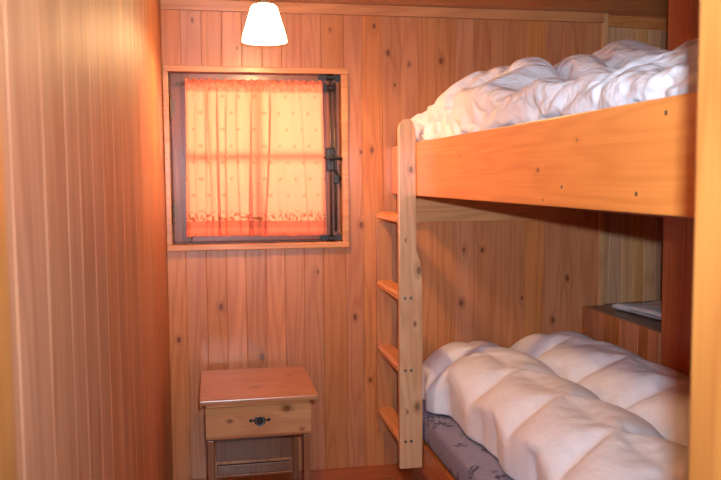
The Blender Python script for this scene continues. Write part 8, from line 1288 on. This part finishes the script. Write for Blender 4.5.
8,1,13,18,16,16,17,1,8,-10,-3,-2,-4,-5,-5,-6,7,9,-9,2,2,5,-8,20,11,15,14,-1,11,1,12,-10,13,7,6,3,5,11,0,-6,5,-3,-1,-2,-14,14,5,4,0,3,8,-6,-1,-3,-1,-7,-10,-2,-15,1,-15,-9,-7,-7,-6,-21,-18,
-7,5,19,15,13,18,16,-1,5,10,-9,-7,-5,-6,1,-2,-11,-1,1,11,3,-1,-9,18,16,12,11,16,1,9,1,7,-5,15,1,6,10,-5,-3,-3,-1,1,0,2,-13,11,3,6,10,1,-1,8,-6,0,-2,-7,-8,-15,-12,3,-4,-8,-11,-4,-18,-14,-21,
-3,9,18,15,12,20,7,12,10,3,-3,-10,-7,-2,-6,-6,5,-10,-7,1,2,10,-2,8,15,17,7,13,17,3,13,-7,-5,15,6,7,1,-4,5,-5,-2,3,3,-14,-2,5,5,13,4,0,-4,3,8,-4,-2,-10,-12,-9,-11,-11,1,10,-9,-16,-19,-8,-23,
-2,14,13,15,21,12,10,11,13,2,-3,-7,-6,-11,-5,-6,-2,10,-4,-11,4,-7,0,18,16,15,13,4,9,15,16,-3,-5,-2,13,6,-2,2,7,0,0,-1,-13,-4,-2,14,5,2,3,1,10,3,-9,-4,-3,-2,-14,-10,-10,-11,10,2,-16,-8,-14,-12,-8,
-1,18,14,16,17,10,11,14,14,-4,-2,1,-10,0,-7,-10,1,-8,1,4,-9,2,-9,20,13,17,19,-1,7,13,20,1,1,-2,-11,4,12,3,-2,-3,-5,4,8,1,-4,17,9,6,4,0,-9,8,0,-10,-9,-14,-2,-9,-12,-13,-6,16,-13,-16,-15,-1,-19,
0,18,15,15,17,9,16,15,13,0,-9,-3,4,-11,-1,-7,0,1,-9,-4,4,-4,-11,20,16,18,12,8,2,13,15,14,-4,-9,-6,5,-13,2,3,8,13,9,1,-5,7,14,9,5,0,-5,4,-8,4,-14,-9,-11,-9,-2,-11,-10,-14,2,10,-18,-18,-16,-13,
0,19,13,15,14,19,14,12,15,-6,-3,6,-9,-2,-7,2,0,-4,0,-9,-5,-5,-6,23,15,7,13,16,4,10,18,11,2,-12,-7,5,-12,-2,14,10,5,7,-5,13,2,15,5,3,-7,7,3,-12,5,-16,-13,-7,-7,-11,-5,-11,-11,-11,2,4,-14,-17,-20,
0,15,19,11,17,16,14,16,14,6,-5,2,-3,-8,-2,-4,1,0,-4,1,-8,-3,-11,15,18,13,11,8,9,10,15,7,9,-8,-12,5,-12,-7,13,4,6,13,5,12,2,9,9,-1,-4,8,3,-13,-4,-4,-13,-4,-11,-12,-11,-8,-5,-14,-7,-6,2,-18,-21,
0,18,13,13,18,11,16,14,12,7,13,-8,1,-2,-8,1,1,-3,-2,-2,2,-7,-8,4,16,19,13,7,7,9,9,14,8,-11,-8,3,-10,-10,7,9,5,7,13,9,6,14,-6,3,6,-4,9,-12,-3,-5,-6,-12,-3,-15,-8,-14,-5,-12,-2,-15,-8,-6,-21,
-1,19,14,16,8,17,14,15,19,2,8,7,-9,0,1,1,-1,-1,-2,-2,-1,3,-12,7,-1,16,19,12,8,7,11,10,11,-8,-10,-1,-9,-9,7,3,6,7,16,12,3,14,-4,5,-4,11,0,-8,-13,-6,-7,-1,-8,-4,-11,-15,-10,-7,-6,-12,-5,-12,-22,
0,24,7,17,16,7,16,17,19,12,7,-3,-1,5,0,4,-1,-1,-1,2,-1,-3,-10,8,-4,9,14,12,16,6,14,8,1,4,-5,-12,-9,-4,-6,13,4,6,17,11,4,14,-5,2,6,5,-8,3,-13,-8,-5,-5,-1,-4,-13,-12,-11,-6,-12,-9,-6,-15,-22,
1,16,19,9,19,9,13,18,18,16,10,-4,6,3,7,4,-1,2,1,-1,-5,-4,-8,2,6,-12,14,17,12,18,5,7,12,1,-5,-5,-13,-10,-8,12,3,11,17,9,5,15,0,1,-4,9,-5,-1,-9,-4,-8,-3,-5,-2,-11,-13,-10,-12,-10,-7,-12,-15,-21,
0,18,8,16,18,17,12,20,15,16,12,6,5,7,7,4,2,-1,-2,5,-3,-3,-9,4,-8,-2,-10,13,19,18,14,7,7,7,-1,-6,-8,-10,-17,3,14,11,9,14,4,12,2,-7,6,5,-1,-2,-5,-5,-4,-6,-5,-5,-8,-11,-11,-10,-12,-12,-16,-14,-23,
0,4,15,17,17,17,15,17,15,17,9,9,9,7,7,6,5,3,3,2,1,0,0,-5,-6,-7,-14,10,7,16,17,14,8,6,1,-3,-6,-10,-10,-11,11,12,12,12,11,2,1,2,0,-1,-2,-3,-2,-3,-4,-3,-5,-6,-7,-12,-12,-13,-13,-13,-15,-15,-16,
1,12,14,14,17,13,21,18,19,15,12,7,7,7,7,4,10,7,6,5,4,3,-12,6,-7,-11,-10,-10,10,16,16,14,4,8,7,-1,-6,-12,-14,-3,12,12,8,13,3,9,-2,-5,0,2,-1,-3,2,-8,-1,-1,-6,-4,-7,-13,-14,-13,-14,-13,-16,-15,-23,
0,21,9,11,17,18,19,18,14,18,10,-2,9,4,8,5,11,10,3,6,11,13,-9,8,-6,-7,-17,-14,-3,20,19,7,13,11,-5,2,1,-18,-11,9,-2,14,14,6,6,9,-6,-2,1,-2,-2,0,4,-6,-8,-2,-10,0,-6,-18,-10,-14,-14,-16,-12,-18,-19,
-1,22,8,13,18,18,19,16,19,10,13,-4,6,3,8,12,12,2,9,15,16,1,1,8,-7,-9,-14,-16,-9,17,19,5,13,14,-3,5,-3,-19,1,-7,10,4,18,10,3,10,-4,2,-3,-3,4,-5,-2,2,-9,-10,-5,-11,-3,-14,-17,-9,-16,-11,-18,-8,-24,
1,19,7,17,19,17,18,18,19,13,8,-6,5,8,4,8,10,13,16,15,12,6,-1,6,-8,-9,-16,-13,-14,17,17,13,6,15,1,2,-5,-13,-14,2,10,8,20,7,5,12,-4,5,-1,-5,-2,3,-2,-9,-4,-6,-14,-11,-4,-18,-17,-11,-6,-20,-6,-12,-25,
3,17,7,18,18,16,19,20,19,12,4,-4,5,5,5,11,12,21,14,13,10,5,1,4,-8,-10,-17,-17,-13,17,15,19,5,12,-4,6,-3,-14,-17,7,9,10,17,9,9,14,0,-1,0,4,-8,-2,3,-13,-8,-1,-12,-13,-11,-16,-17,-10,-11,-18,-1,-19,-22,
3,10,14,13,21,17,20,20,17,12,2,-3,5,6,6,15,14,13,13,17,4,4,8,-4,0,-16,-14,-13,-18,15,18,12,15,9,-5,5,-6,-16,-13,12,12,6,14,15,8,16,4,2,1,-5,3,-9,-9,1,-8,-10,-14,-16,-7,-13,-20,-14,-9,-19,4,-19,-24,
5,1,18,22,16,14,20,16,20,13,-3,2,9,2,9,18,15,5,16,9,16,4,2,1,-12,-12,-6,-18,-20,15,19,14,5,16,-7,6,-7,-19,-6,20,3,11,11,14,10,16,2,8,-1,3,-1,-6,-8,-16,-9,-5,-17,-10,-13,-5,-21,-18,-11,-16,6,-17,-26,
14,-8,15,18,19,12,17,18,20,17,0,-1,7,7,8,16,17,0,14,10,14,8,0,-2,-8,-4,-12,-18,-20,15,17,15,3,14,-5,7,-10,-16,-3,19,12,3,13,13,10,17,1,11,3,1,-9,-7,-1,-17,-14,-12,-4,-14,-7,-13,-14,-19,-21,-9,6,-17,-24,
-17,11,17,12,19,12,17,20,19,18,-2,5,5,10,9,12,18,13,-6,7,15,9,1,-5,-9,3,-6,-20,-20,15,19,10,0,16,-8,10,-10,-13,1,19,7,7,11,16,7,18,3,8,0,6,-5,-6,-11,-17,-10,-17,-7,-3,-15,-16,-9,-17,-20,-10,4,-17,-22,
0,11,19,10,17,14,17,18,20,19,6,-2,11,11,11,15,8,14,5,-6,4,14,-1,-11,-4,8,-1,-18,-22,13,21,-6,15,12,-9,4,5,-17,5,15,12,9,5,17,5,18,7,5,3,0,-6,-13,0,-10,-21,-15,-7,-4,-17,-15,-6,-18,-20,-9,3,-19,-21,
-2,18,9,12,22,16,13,18,19,15,17,0,15,10,13,-1,16,13,0,8,2,-10,6,-12,6,-2,9,-16,-18,7,16,-8,20,5,1,-7,11,-8,-7,19,5,11,15,13,1,17,0,4,2,9,-3,-17,-6,2,-18,-15,-8,-7,-17,-16,-4,-16,-21,-8,1,-21,-23,
-5,23,14,16,11,19,17,12,19,17,14,9,1,13,18,10,-1,6,20,-3,6,-1,-9,-13,10,1,9,-6,-18,-10,15,-2,18,6,1,-8,9,-18,10,5,11,13,14,15,-1,16,-3,9,6,-7,8,-3,-5,-15,-5,-12,-20,-5,-18,-12,-4,-18,-20,-2,-6,-21,-23,
-2,22,18,18,17,13,10,15,9,18,7,13,16,15,13,5,16,-7,19,6,2,-4,-18,-1,3,9,7,-3,-17,-16,7,3,16,0,8,-5,6,-16,4,15,12,13,10,12,-3,12,-1,9,5,5,-9,6,1,-15,-10,-6,-14,-16,-17,-5,-15,-10,-16,-17,2,-19,-25,
-1,19,16,21,17,16,0,17,10,17,3,11,19,16,12,17,14,-9,19,3,8,-5,-20,8,-2,7,10,-4,-13,-21,-2,7,16,-6,8,6,0,-16,5,12,11,12,11,12,-3,13,-1,7,10,4,1,-5,6,-9,-12,-11,-16,-15,-16,-3,-16,-12,-17,-11,-4,-18,-24,
0,20,16,16,18,19,-6,15,18,6,18,6,6,20,18,12,20,-5,16,7,-2,-2,-17,1,16,4,2,-4,-18,-12,-10,9,20,-2,-10,7,7,-12,-4,15,16,7,14,9,-4,13,1,6,11,4,3,0,1,-4,-20,-2,-21,-14,-8,-15,-9,-18,-14,-4,-10,-17,-26,
1,18,18,17,18,13,-5,10,17,19,17,4,8,14,18,17,6,5,17,2,4,-6,-19,15,1,8,3,-9,-13,-21,7,-1,23,-2,-6,-11,5,6,-14,18,15,14,3,10,-2,9,13,2,3,5,8,-2,2,-2,-15,-13,-10,-13,-17,-6,-16,-17,-14,-2,-15,-11,-28,
0,19,16,17,9,14,18,10,4,15,20,11,2,10,21,15,15,-2,9,7,6,-16,-11,18,5,-4,1,1,-19,-16,0,18,2,7,-10,-9,11,-5,-13,21,15,13,0,9,1,9,9,14,2,1,1,5,-2,-11,-3,-21,-13,-1,-15,-10,-18,-16,-6,-8,-14,-18,-24,
0,21,16,9,16,18,16,14,-3,14,21,15,5,3,16,17,17,11,5,3,-5,-15,-3,13,9,-5,5,-13,-14,-15,15,-5,15,-5,-7,-5,10,-10,-7,22,16,9,6,-2,7,15,10,-1,1,5,9,-4,-7,6,-11,-14,-15,-9,-6,-16,-17,-7,-11,-14,-15,-16,-25,
2,19,14,12,15,13,20,17,9,11,5,18,3,16,4,13,14,13,15,-9,-3,4,-13,10,13,-3,-10,-1,-15,-3,-7,10,-6,12,-4,-11,8,-4,-11,16,16,6,9,7,2,15,12,-4,4,2,7,-10,8,-6,-14,-10,-14,-7,-5,-17,-12,-12,-16,-11,-15,-16,-24,
0,23,3,12,19,12,21,17,14,17,14,2,13,9,10,10,13,6,6,6,10,-14,0,11,-10,-7,1,-12,-1,-9,-8,13,-8,6,-6,5,0,-9,-6,18,12,12,2,7,6,18,9,1,-4,7,1,-5,9,-15,-4,-13,-5,-10,-16,-9,-15,-19,-14,-14,-10,-15,-25,
1,23,3,9,14,20,13,20,17,16,20,13,7,13,10,6,10,15,9,7,-11,2,-6,2,4,-11,-14,-10,-2,-17,-6,18,-6,-3,3,-8,8,-1,-7,15,7,17,8,6,4,17,4,6,-5,1,2,11,-10,-1,-6,-8,-10,-18,-12,-10,-16,-16,-18,-15,-12,-14,-24,
-2,24,2,13,19,10,15,23,17,17,19,14,14,11,11,10,10,8,8,4,3,-3,-8,3,-4,-7,-12,-11,-12,-19,-8,22,3,-10,-4,-1,-7,2,-7,18,14,15,10,8,1,16,7,5,3,3,3,-10,2,-8,-7,-11,-5,-12,-13,-15,-14,-17,-17,-16,-16,-11,-24,
20,-19,12,18,17,17,15,16,17,17,18,12,12,12,12,10,10,8,7,6,5,4,2,-5,-6,-10,-12,-14,-15,-13,-11,17,8,2,-5,-6,-8,-9,-7,13,17,15,14,8,9,4,4,4,3,2,2,0,-3,-6,-7,-8,-9,-9,-13,-15,-14,-16,-15,-16,-16,-15,-15,
2,-12,9,12,17,18,15,21,19,17,15,13,14,12,13,7,8,6,-2,13,6,4,-6,5,-4,-9,-9,-14,-14,-13,-19,14,8,2,-2,-7,-6,-11,-11,13,16,11,14,9,-2,13,5,2,2,3,-6,5,-1,-3,-5,-11,-5,-7,-11,-15,-15,-17,-13,-15,-15,-11,-24,
1,-14,12,11,20,18,16,15,18,14,18,11,7,11,14,1,8,7,13,3,6,7,-7,8,-5,-10,-8,-10,-10,-16,-18,1,9,-4,7,-2,-9,-13,-6,8,12,17,8,4,-3,14,-1,4,1,2,2,2,-3,-3,-1,-3,-7,-8,-5,-17,-14,-13,-13,-9,-13,-17,-24,
2,-12,12,12,19,16,10,16,18,12,9,13,14,15,3,0,4,12,11,7,7,6,-8,9,0,-11,-11,-9,-9,-14,-19,5,-8,-1,8,3,-9,-3,-12,14,14,-3,5,4,-2,14,6,-3,-1,2,-1,1,0,0,0,0,-8,-6,-2,-6,-11,-12,-15,-13,-16,-17,-22,
5,-12,8,11,20,16,8,16,11,9,18,17,11,1,2,3,7,5,10,9,6,10,-8,10,1,-6,-9,-9,-12,-18,-16,4,-4,-7,4,5,2,-15,11,-4,17,8,4,0,-8,1,8,3,-5,-5,-2,0,1,1,1,-3,2,-1,-9,0,-15,-10,-13,-9,-15,-13,-23,
-3,4,-1,12,14,16,14,10,7,13,16,17,-3,1,2,7,6,8,8,7,5,8,-4,9,6,-7,-10,-7,-14,-18,-3,-5,-7,-9,8,7,-10,1,12,4,-3,14,2,4,-11,8,-2,7,-4,-7,-7,-2,-1,-4,2,-3,2,3,0,-9,-6,-14,-17,0,-15,-5,-24,
-15,21,6,2,15,3,15,17,17,15,9,16,-5,-6,3,5,7,6,5,10,8,5,-7,14,0,-5,-7,-10,-14,-15,-8,-5,-6,5,-6,2,13,4,1,-1,-5,12,10,4,-13,5,7,-4,-5,-4,-4,-1,-7,-3,-3,0,-5,0,5,4,-15,-14,-15,-7,-7,-2,-21,
0,20,-10,16,9,16,14,12,17,14,15,-3,1,7,-3,0,4,6,5,9,10,-5,-1,14,-3,-1,-6,-10,-15,-11,-13,3,-3,-4,7,-8,5,-1,9,-3,7,2,14,8,-15,6,-1,6,-6,-6,-4,-5,-3,-2,-4,-3,-3,1,-4,-1,0,-17,-15,6,-1,-13,-23,
2,17,-9,15,18,12,11,11,14,15,19,2,2,1,-1,-1,-5,2,4,9,10,2,-10,12,-3,-6,4,-10,-19,-4,-11,0,-9,2,7,-5,-7,1,8,9,-3,9,12,9,-13,6,1,-3,4,-7,-4,-5,0,-1,-2,-3,-5,-10,-3,-3,0,-12,-14,8,-2,-15,-20,
7,5,5,13,9,18,7,13,13,12,18,-7,6,4,-1,-4,5,2,0,-2,8,8,-13,11,2,-3,-10,-3,-19,-7,-5,1,-10,-2,7,-7,-3,4,8,3,9,3,11,10,-13,1,4,-5,0,3,-6,0,-4,-6,0,-6,0,-3,-3,-6,-10,-13,-10,7,2,-9,-22,
-4,7,15,9,15,11,7,9,9,16,18,-14,3,8,-2,-1,5,-1,0,-3,8,5,-13,9,7,-4,-6,-14,-13,-1,-6,-4,-9,4,1,-12,1,3,12,10,5,3,8,12,-16,7,-6,3,-8,7,-7,-6,2,-7,-2,-7,-2,-2,1,-9,-9,-11,0,-6,0,4,-21,
-7,18,12,9,17,15,15,7,-1,11,16,-7,-12,11,-2,5,3,2,-2,-6,9,-1,-10,12,-1,5,-14,-10,-12,-1,-15,0,0,-3,-8,-3,0,8,3,15,8,8,7,5,-15,12,1,-4,-7,-7,-10,-1,4,-3,-6,-5,4,-5,-4,-5,-9,-11,2,2,-5,6,-21,
1,17,17,12,12,9,15,0,17,11,0,-3,-14,8,3,1,-1,4,-5,-1,8,-6,-4,13,2,-1,-7,-12,-13,-9,-9,3,-9,-1,-6,-1,0,3,6,12,6,8,7,9,-13,6,5,-12,-6,-10,1,-5,3,-4,-3,1,6,-6,-5,-6,-14,1,0,1,-6,7,-23,
8,1,16,9,12,18,13,9,8,14,-16,-1,3,-6,-2,3,9,-3,3,1,-6,8,-6,12,-4,1,-13,-6,-5,-12,-12,5,-7,-7,2,-2,-4,1,7,6,8,7,10,8,-11,5,3,-10,-8,-7,-2,-2,-2,6,0,-4,-1,2,-13,-8,-4,1,-1,3,-7,6,-21,
-15,12,10,13,14,15,15,4,15,15,-3,-7,-18,-5,3,3,9,-3,3,-3,7,5,-7,11,-5,-5,-11,-6,-3,-15,-7,4,-5,-3,-3,-5,2,1,1,4,8,5,10,11,-11,10,5,-13,-12,0,-1,-2,-2,-4,2,2,-1,-8,-10,0,-2,-2,6,-9,8,-6,-17,
2,11,2,19,17,13,1,17,16,15,1,-11,-12,-17,-2,10,-1,5,-5,7,5,5,-6,6,-8,-3,-6,-11,-4,-12,-6,-3,5,-9,-3,-2,2,1,1,3,5,6,6,13,-10,0,10,-1,-12,-10,4,-2,2,-5,-3,1,0,-7,0,-2,-5,7,-9,3,4,-14,-6,
4,0,17,14,10,15,3,17,17,8,4,-12,-5,-14,-14,8,-4,3,1,8,1,8,-5,3,-10,-7,1,-10,-8,-11,4,-10,5,-1,-10,2,3,-5,3,-2,3,3,6,13,-9,-3,5,9,-13,-5,0,7,-1,-5,-2,1,-7,3,-3,-4,6,-9,6,6,-12,5,-14,
-3,2,16,5,21,14,14,6,16,0,9,-11,-17,-9,2,-12,9,-7,7,7,1,8,-6,0,-12,-2,0,-9,-12,-1,1,-12,-1,5,-5,5,-5,-3,-2,2,8,0,2,3,-13,11,-1,10,2,-5,-7,8,-6,-2,6,-10,1,-6,-1,6,-9,2,9,-7,7,1,-20,
1,4,16,2,16,17,15,13,3,13,-4,-10,-17,-9,-8,5,-4,6,-8,9,7,6,-8,-5,-2,-8,1,-12,3,-1,-9,4,-11,-3,6,-3,-1,-6,-1,7,7,6,2,-11,-10,3,8,-2,11,-8,5,3,1,-4,-10,1,-5,5,0,-9,6,-2,5,-6,8,1,-15,
3,1,16,1,16,14,14,15,5,10,-7,-15,-12,-11,-3,-5,9,3,-9,4,8,5,-10,2,-9,2,-11,4,-5,-7,7,-7,1,-7,0,1,-8,-3,-1,3,8,11,-7,4,-16,10,-6,8,5,-7,-1,1,6,-13,1,-3,5,-5,-3,6,-2,4,-4,-1,5,3,-15,
-3,9,0,18,8,12,12,16,4,7,-11,-11,-13,-7,-4,-9,3,3,4,-6,10,6,-10,-2,4,-9,1,-8,-5,4,-2,5,-3,0,-3,-8,-4,-1,1,0,6,12,3,-6,-13,12,3,-9,6,-1,-6,-2,4,-11,-1,6,-4,0,4,-4,3,-2,4,-1,5,-5,-9,
2,1,10,-3,14,11,12,17,11,1,-13,-9,-9,-6,-8,-5,-1,5,-3,8,-2,5,-9,0,3,-3,-9,-3,3,-3,3,-1,-1,1,-8,-1,-2,-1,-1,8,5,6,3,-2,-14,14,5,-5,-8,-1,2,-8,-2,5,-6,-1,5,0,-4,-2,0,3,-2,6,0,0,-10,
12,-15,8,9,14,0,10,9,12,1,-2,-6,-7,-7,-8,-8,-7,6,-1,-2,4,2,-11,7,-6,-4,2,1,-1,0,0,-1,3,-5,-1,1,-3,2,-2,-1,2,6,6,4,-12,18,-6,2,-1,-3,-2,-4,-3,-7,3,-1,-5,4,-3,-2,0,0,0,3,3,2,-8,
-19,10,8,11,-3,14,4,-8,10,0,-3,-5,-5,-5,-7,-9,4,-2,-1,-2,-3,0,0,0,0,1,0,-1,0,0,0,2,2,0,0,0,0,-1,0,1,1,1,1,2,2,0,2,0,-2,-4,-3,-4,-3,0,-1,0,2,1,1,1,0,-1,0,0,0,0,-12])

def unpack(d):
    nr, nc, v = d
    ch = []
    for a in range(3):
        rows = []
        for j in range(nr):
            r = v[a * nr * nc + j * nc: a * nr * nc + (j + 1) * nc]
            r[0] += rows[-1][0] if rows else 0
            for i in range(1, nc): r[i] += r[i - 1]
            rows.append(r)
        ch.append(rows)
    return [[(1.4 + ch[0][j][i] * .001, 2.2 + ch[1][j][i] * .001, .4 + ch[2][j][i] * .001) for i in range(nc)] for j in range(nr)]

def duvet(d, base, mat, floor):
    P = unpack(d)
    if floor > 1: P = [[(max(x, .940), y, max(z, 1.394) if x < .976 else max(z, 1.378)) for x, y, z in r] for r in P]
    # turn the hem under, down to what it lies on
    for r in P:
        for e, k in ((0, 1), (-1, -2)):
            q = r[e]; s = (.004 if e == 0 else -.004)
            ex = [(q[0] + s * .5, q[1], q[2] - (q[2] - floor) * .5), (q[0] + s, q[1], floor)] if q[2] > floor + .002 else [(q[0] + s * .5, q[1], q[2]), (q[0] + s, q[1], q[2])]
            if e == 0: r[0:0] = ex[::-1]
            else: r.extend(ex)
    a = P[0]; P.insert(0, [(x, y + .004, min(z, floor)) for x, y, z in a])
    a = P[-1]; P.append([(x, y - .004, min(z, floor)) for x, y, z in a])
    nr, nc = len(P), len(P[0])
    bm = NB(); brd(bm)
    V = [[bm.verts.new(p) for p in r] for r in P]
    for j in range(nr - 1):
        for i in range(nc - 1): bm.faces.new((V[j][i], V[j][i + 1], V[j + 1][i + 1], V[j + 1][i]))
    o = obj('duvet', bm, mat, smooth=True, base=base)
    m = o.modifiers.new('thickness', 'SOLIDIFY'); m.thickness = .003; m.offset = -1
    m = o.modifiers.new('smooth', 'SUBSURF'); m.levels = m.render_levels = 1
    return o
dv = duvet(DUV_LOW, (1.4, 2.2, .340), M_DUV, .340)
tag(dv, 'puffy white quilted duvet folded lengthwise on the lower bunk', 'duvet')
dv = duvet(DUV_UP, (1.4, 2.2, 1.373), M_DUV2, 1.391)
tag(dv, 'crumpled white duvet heaped on the upper bunk', 'duvet')


# ------------------------------------------------------------------ lights
def lamp_obj(name, typ, loc, energy, color, **kw):
    d = bpy.data.lights.new(name, typ); d.energy = energy; d.color = color
    for k, v in kw.items(): setattr(d, k, v)
    o = link(bpy.data.objects.new(name, d)); o.location = loc; return o
fl = lamp_obj('camera_flash', 'AREA', (.230, 0, 1.325), 25, (.74, .87, 1.0), shape='RECTANGLE', size=.035, size_y=.02, spread=math.radians(125))
fl.rotation_euler = Vector((.30, 1, .02)).to_track_quat('-Z', 'Y').to_euler()
dl = lamp_obj('daylight', 'AREA', (.38, YB + .75, 1.42), 27.0, (1.0, .90, .82), shape='RECTANGLE', size=.55, size_y=.55)
dl.rotation_euler = Vector((0, -1, -.05)).to_track_quat('-Z', 'Y').to_euler()
w = bpy.data.worlds.new('sky'); scene.world = w; w.use_nodes = True
bg = w.node_tree.nodes['Background']
sky = w.node_tree.nodes.new('ShaderNodeTexSky'); sky.sky_type = 'HOSEK_WILKIE'; sky.turbidity = 4
w.node_tree.links.new(sky.outputs[0], bg.inputs[0]); bg.inputs[1].default_value = .35

# ------------------------------------------------------------------ camera
F, YAW, PITCH, ROLL = 787.7, -.185, .078, -.008
cd = bpy.data.cameras.new('camera'); cam = link(bpy.data.objects.new('camera', cd)); scene.camera = cam
cd.sensor_fit = 'HORIZONTAL'; cd.sensor_width = 36; cd.lens = 36 * F / 721; cd.clip_start = .02
cam.location = (.189, 0, 1.254)
cam.rotation_euler = (Matrix.Rotation(YAW, 4, 'Z') @ Matrix.Rotation(PI / 2 - PITCH, 4, 'X') @ Matrix.Rotation(ROLL, 4, 'Z')).to_euler()
cd.dof.use_dof = True; cd.dof.focus_distance = 2.9; cd.dof.aperture_fstop = 7.0
scene.view_settings.view_transform = 'Standard'; scene.view_settings.look = 'None'
scene.cycles.use_denoising = True
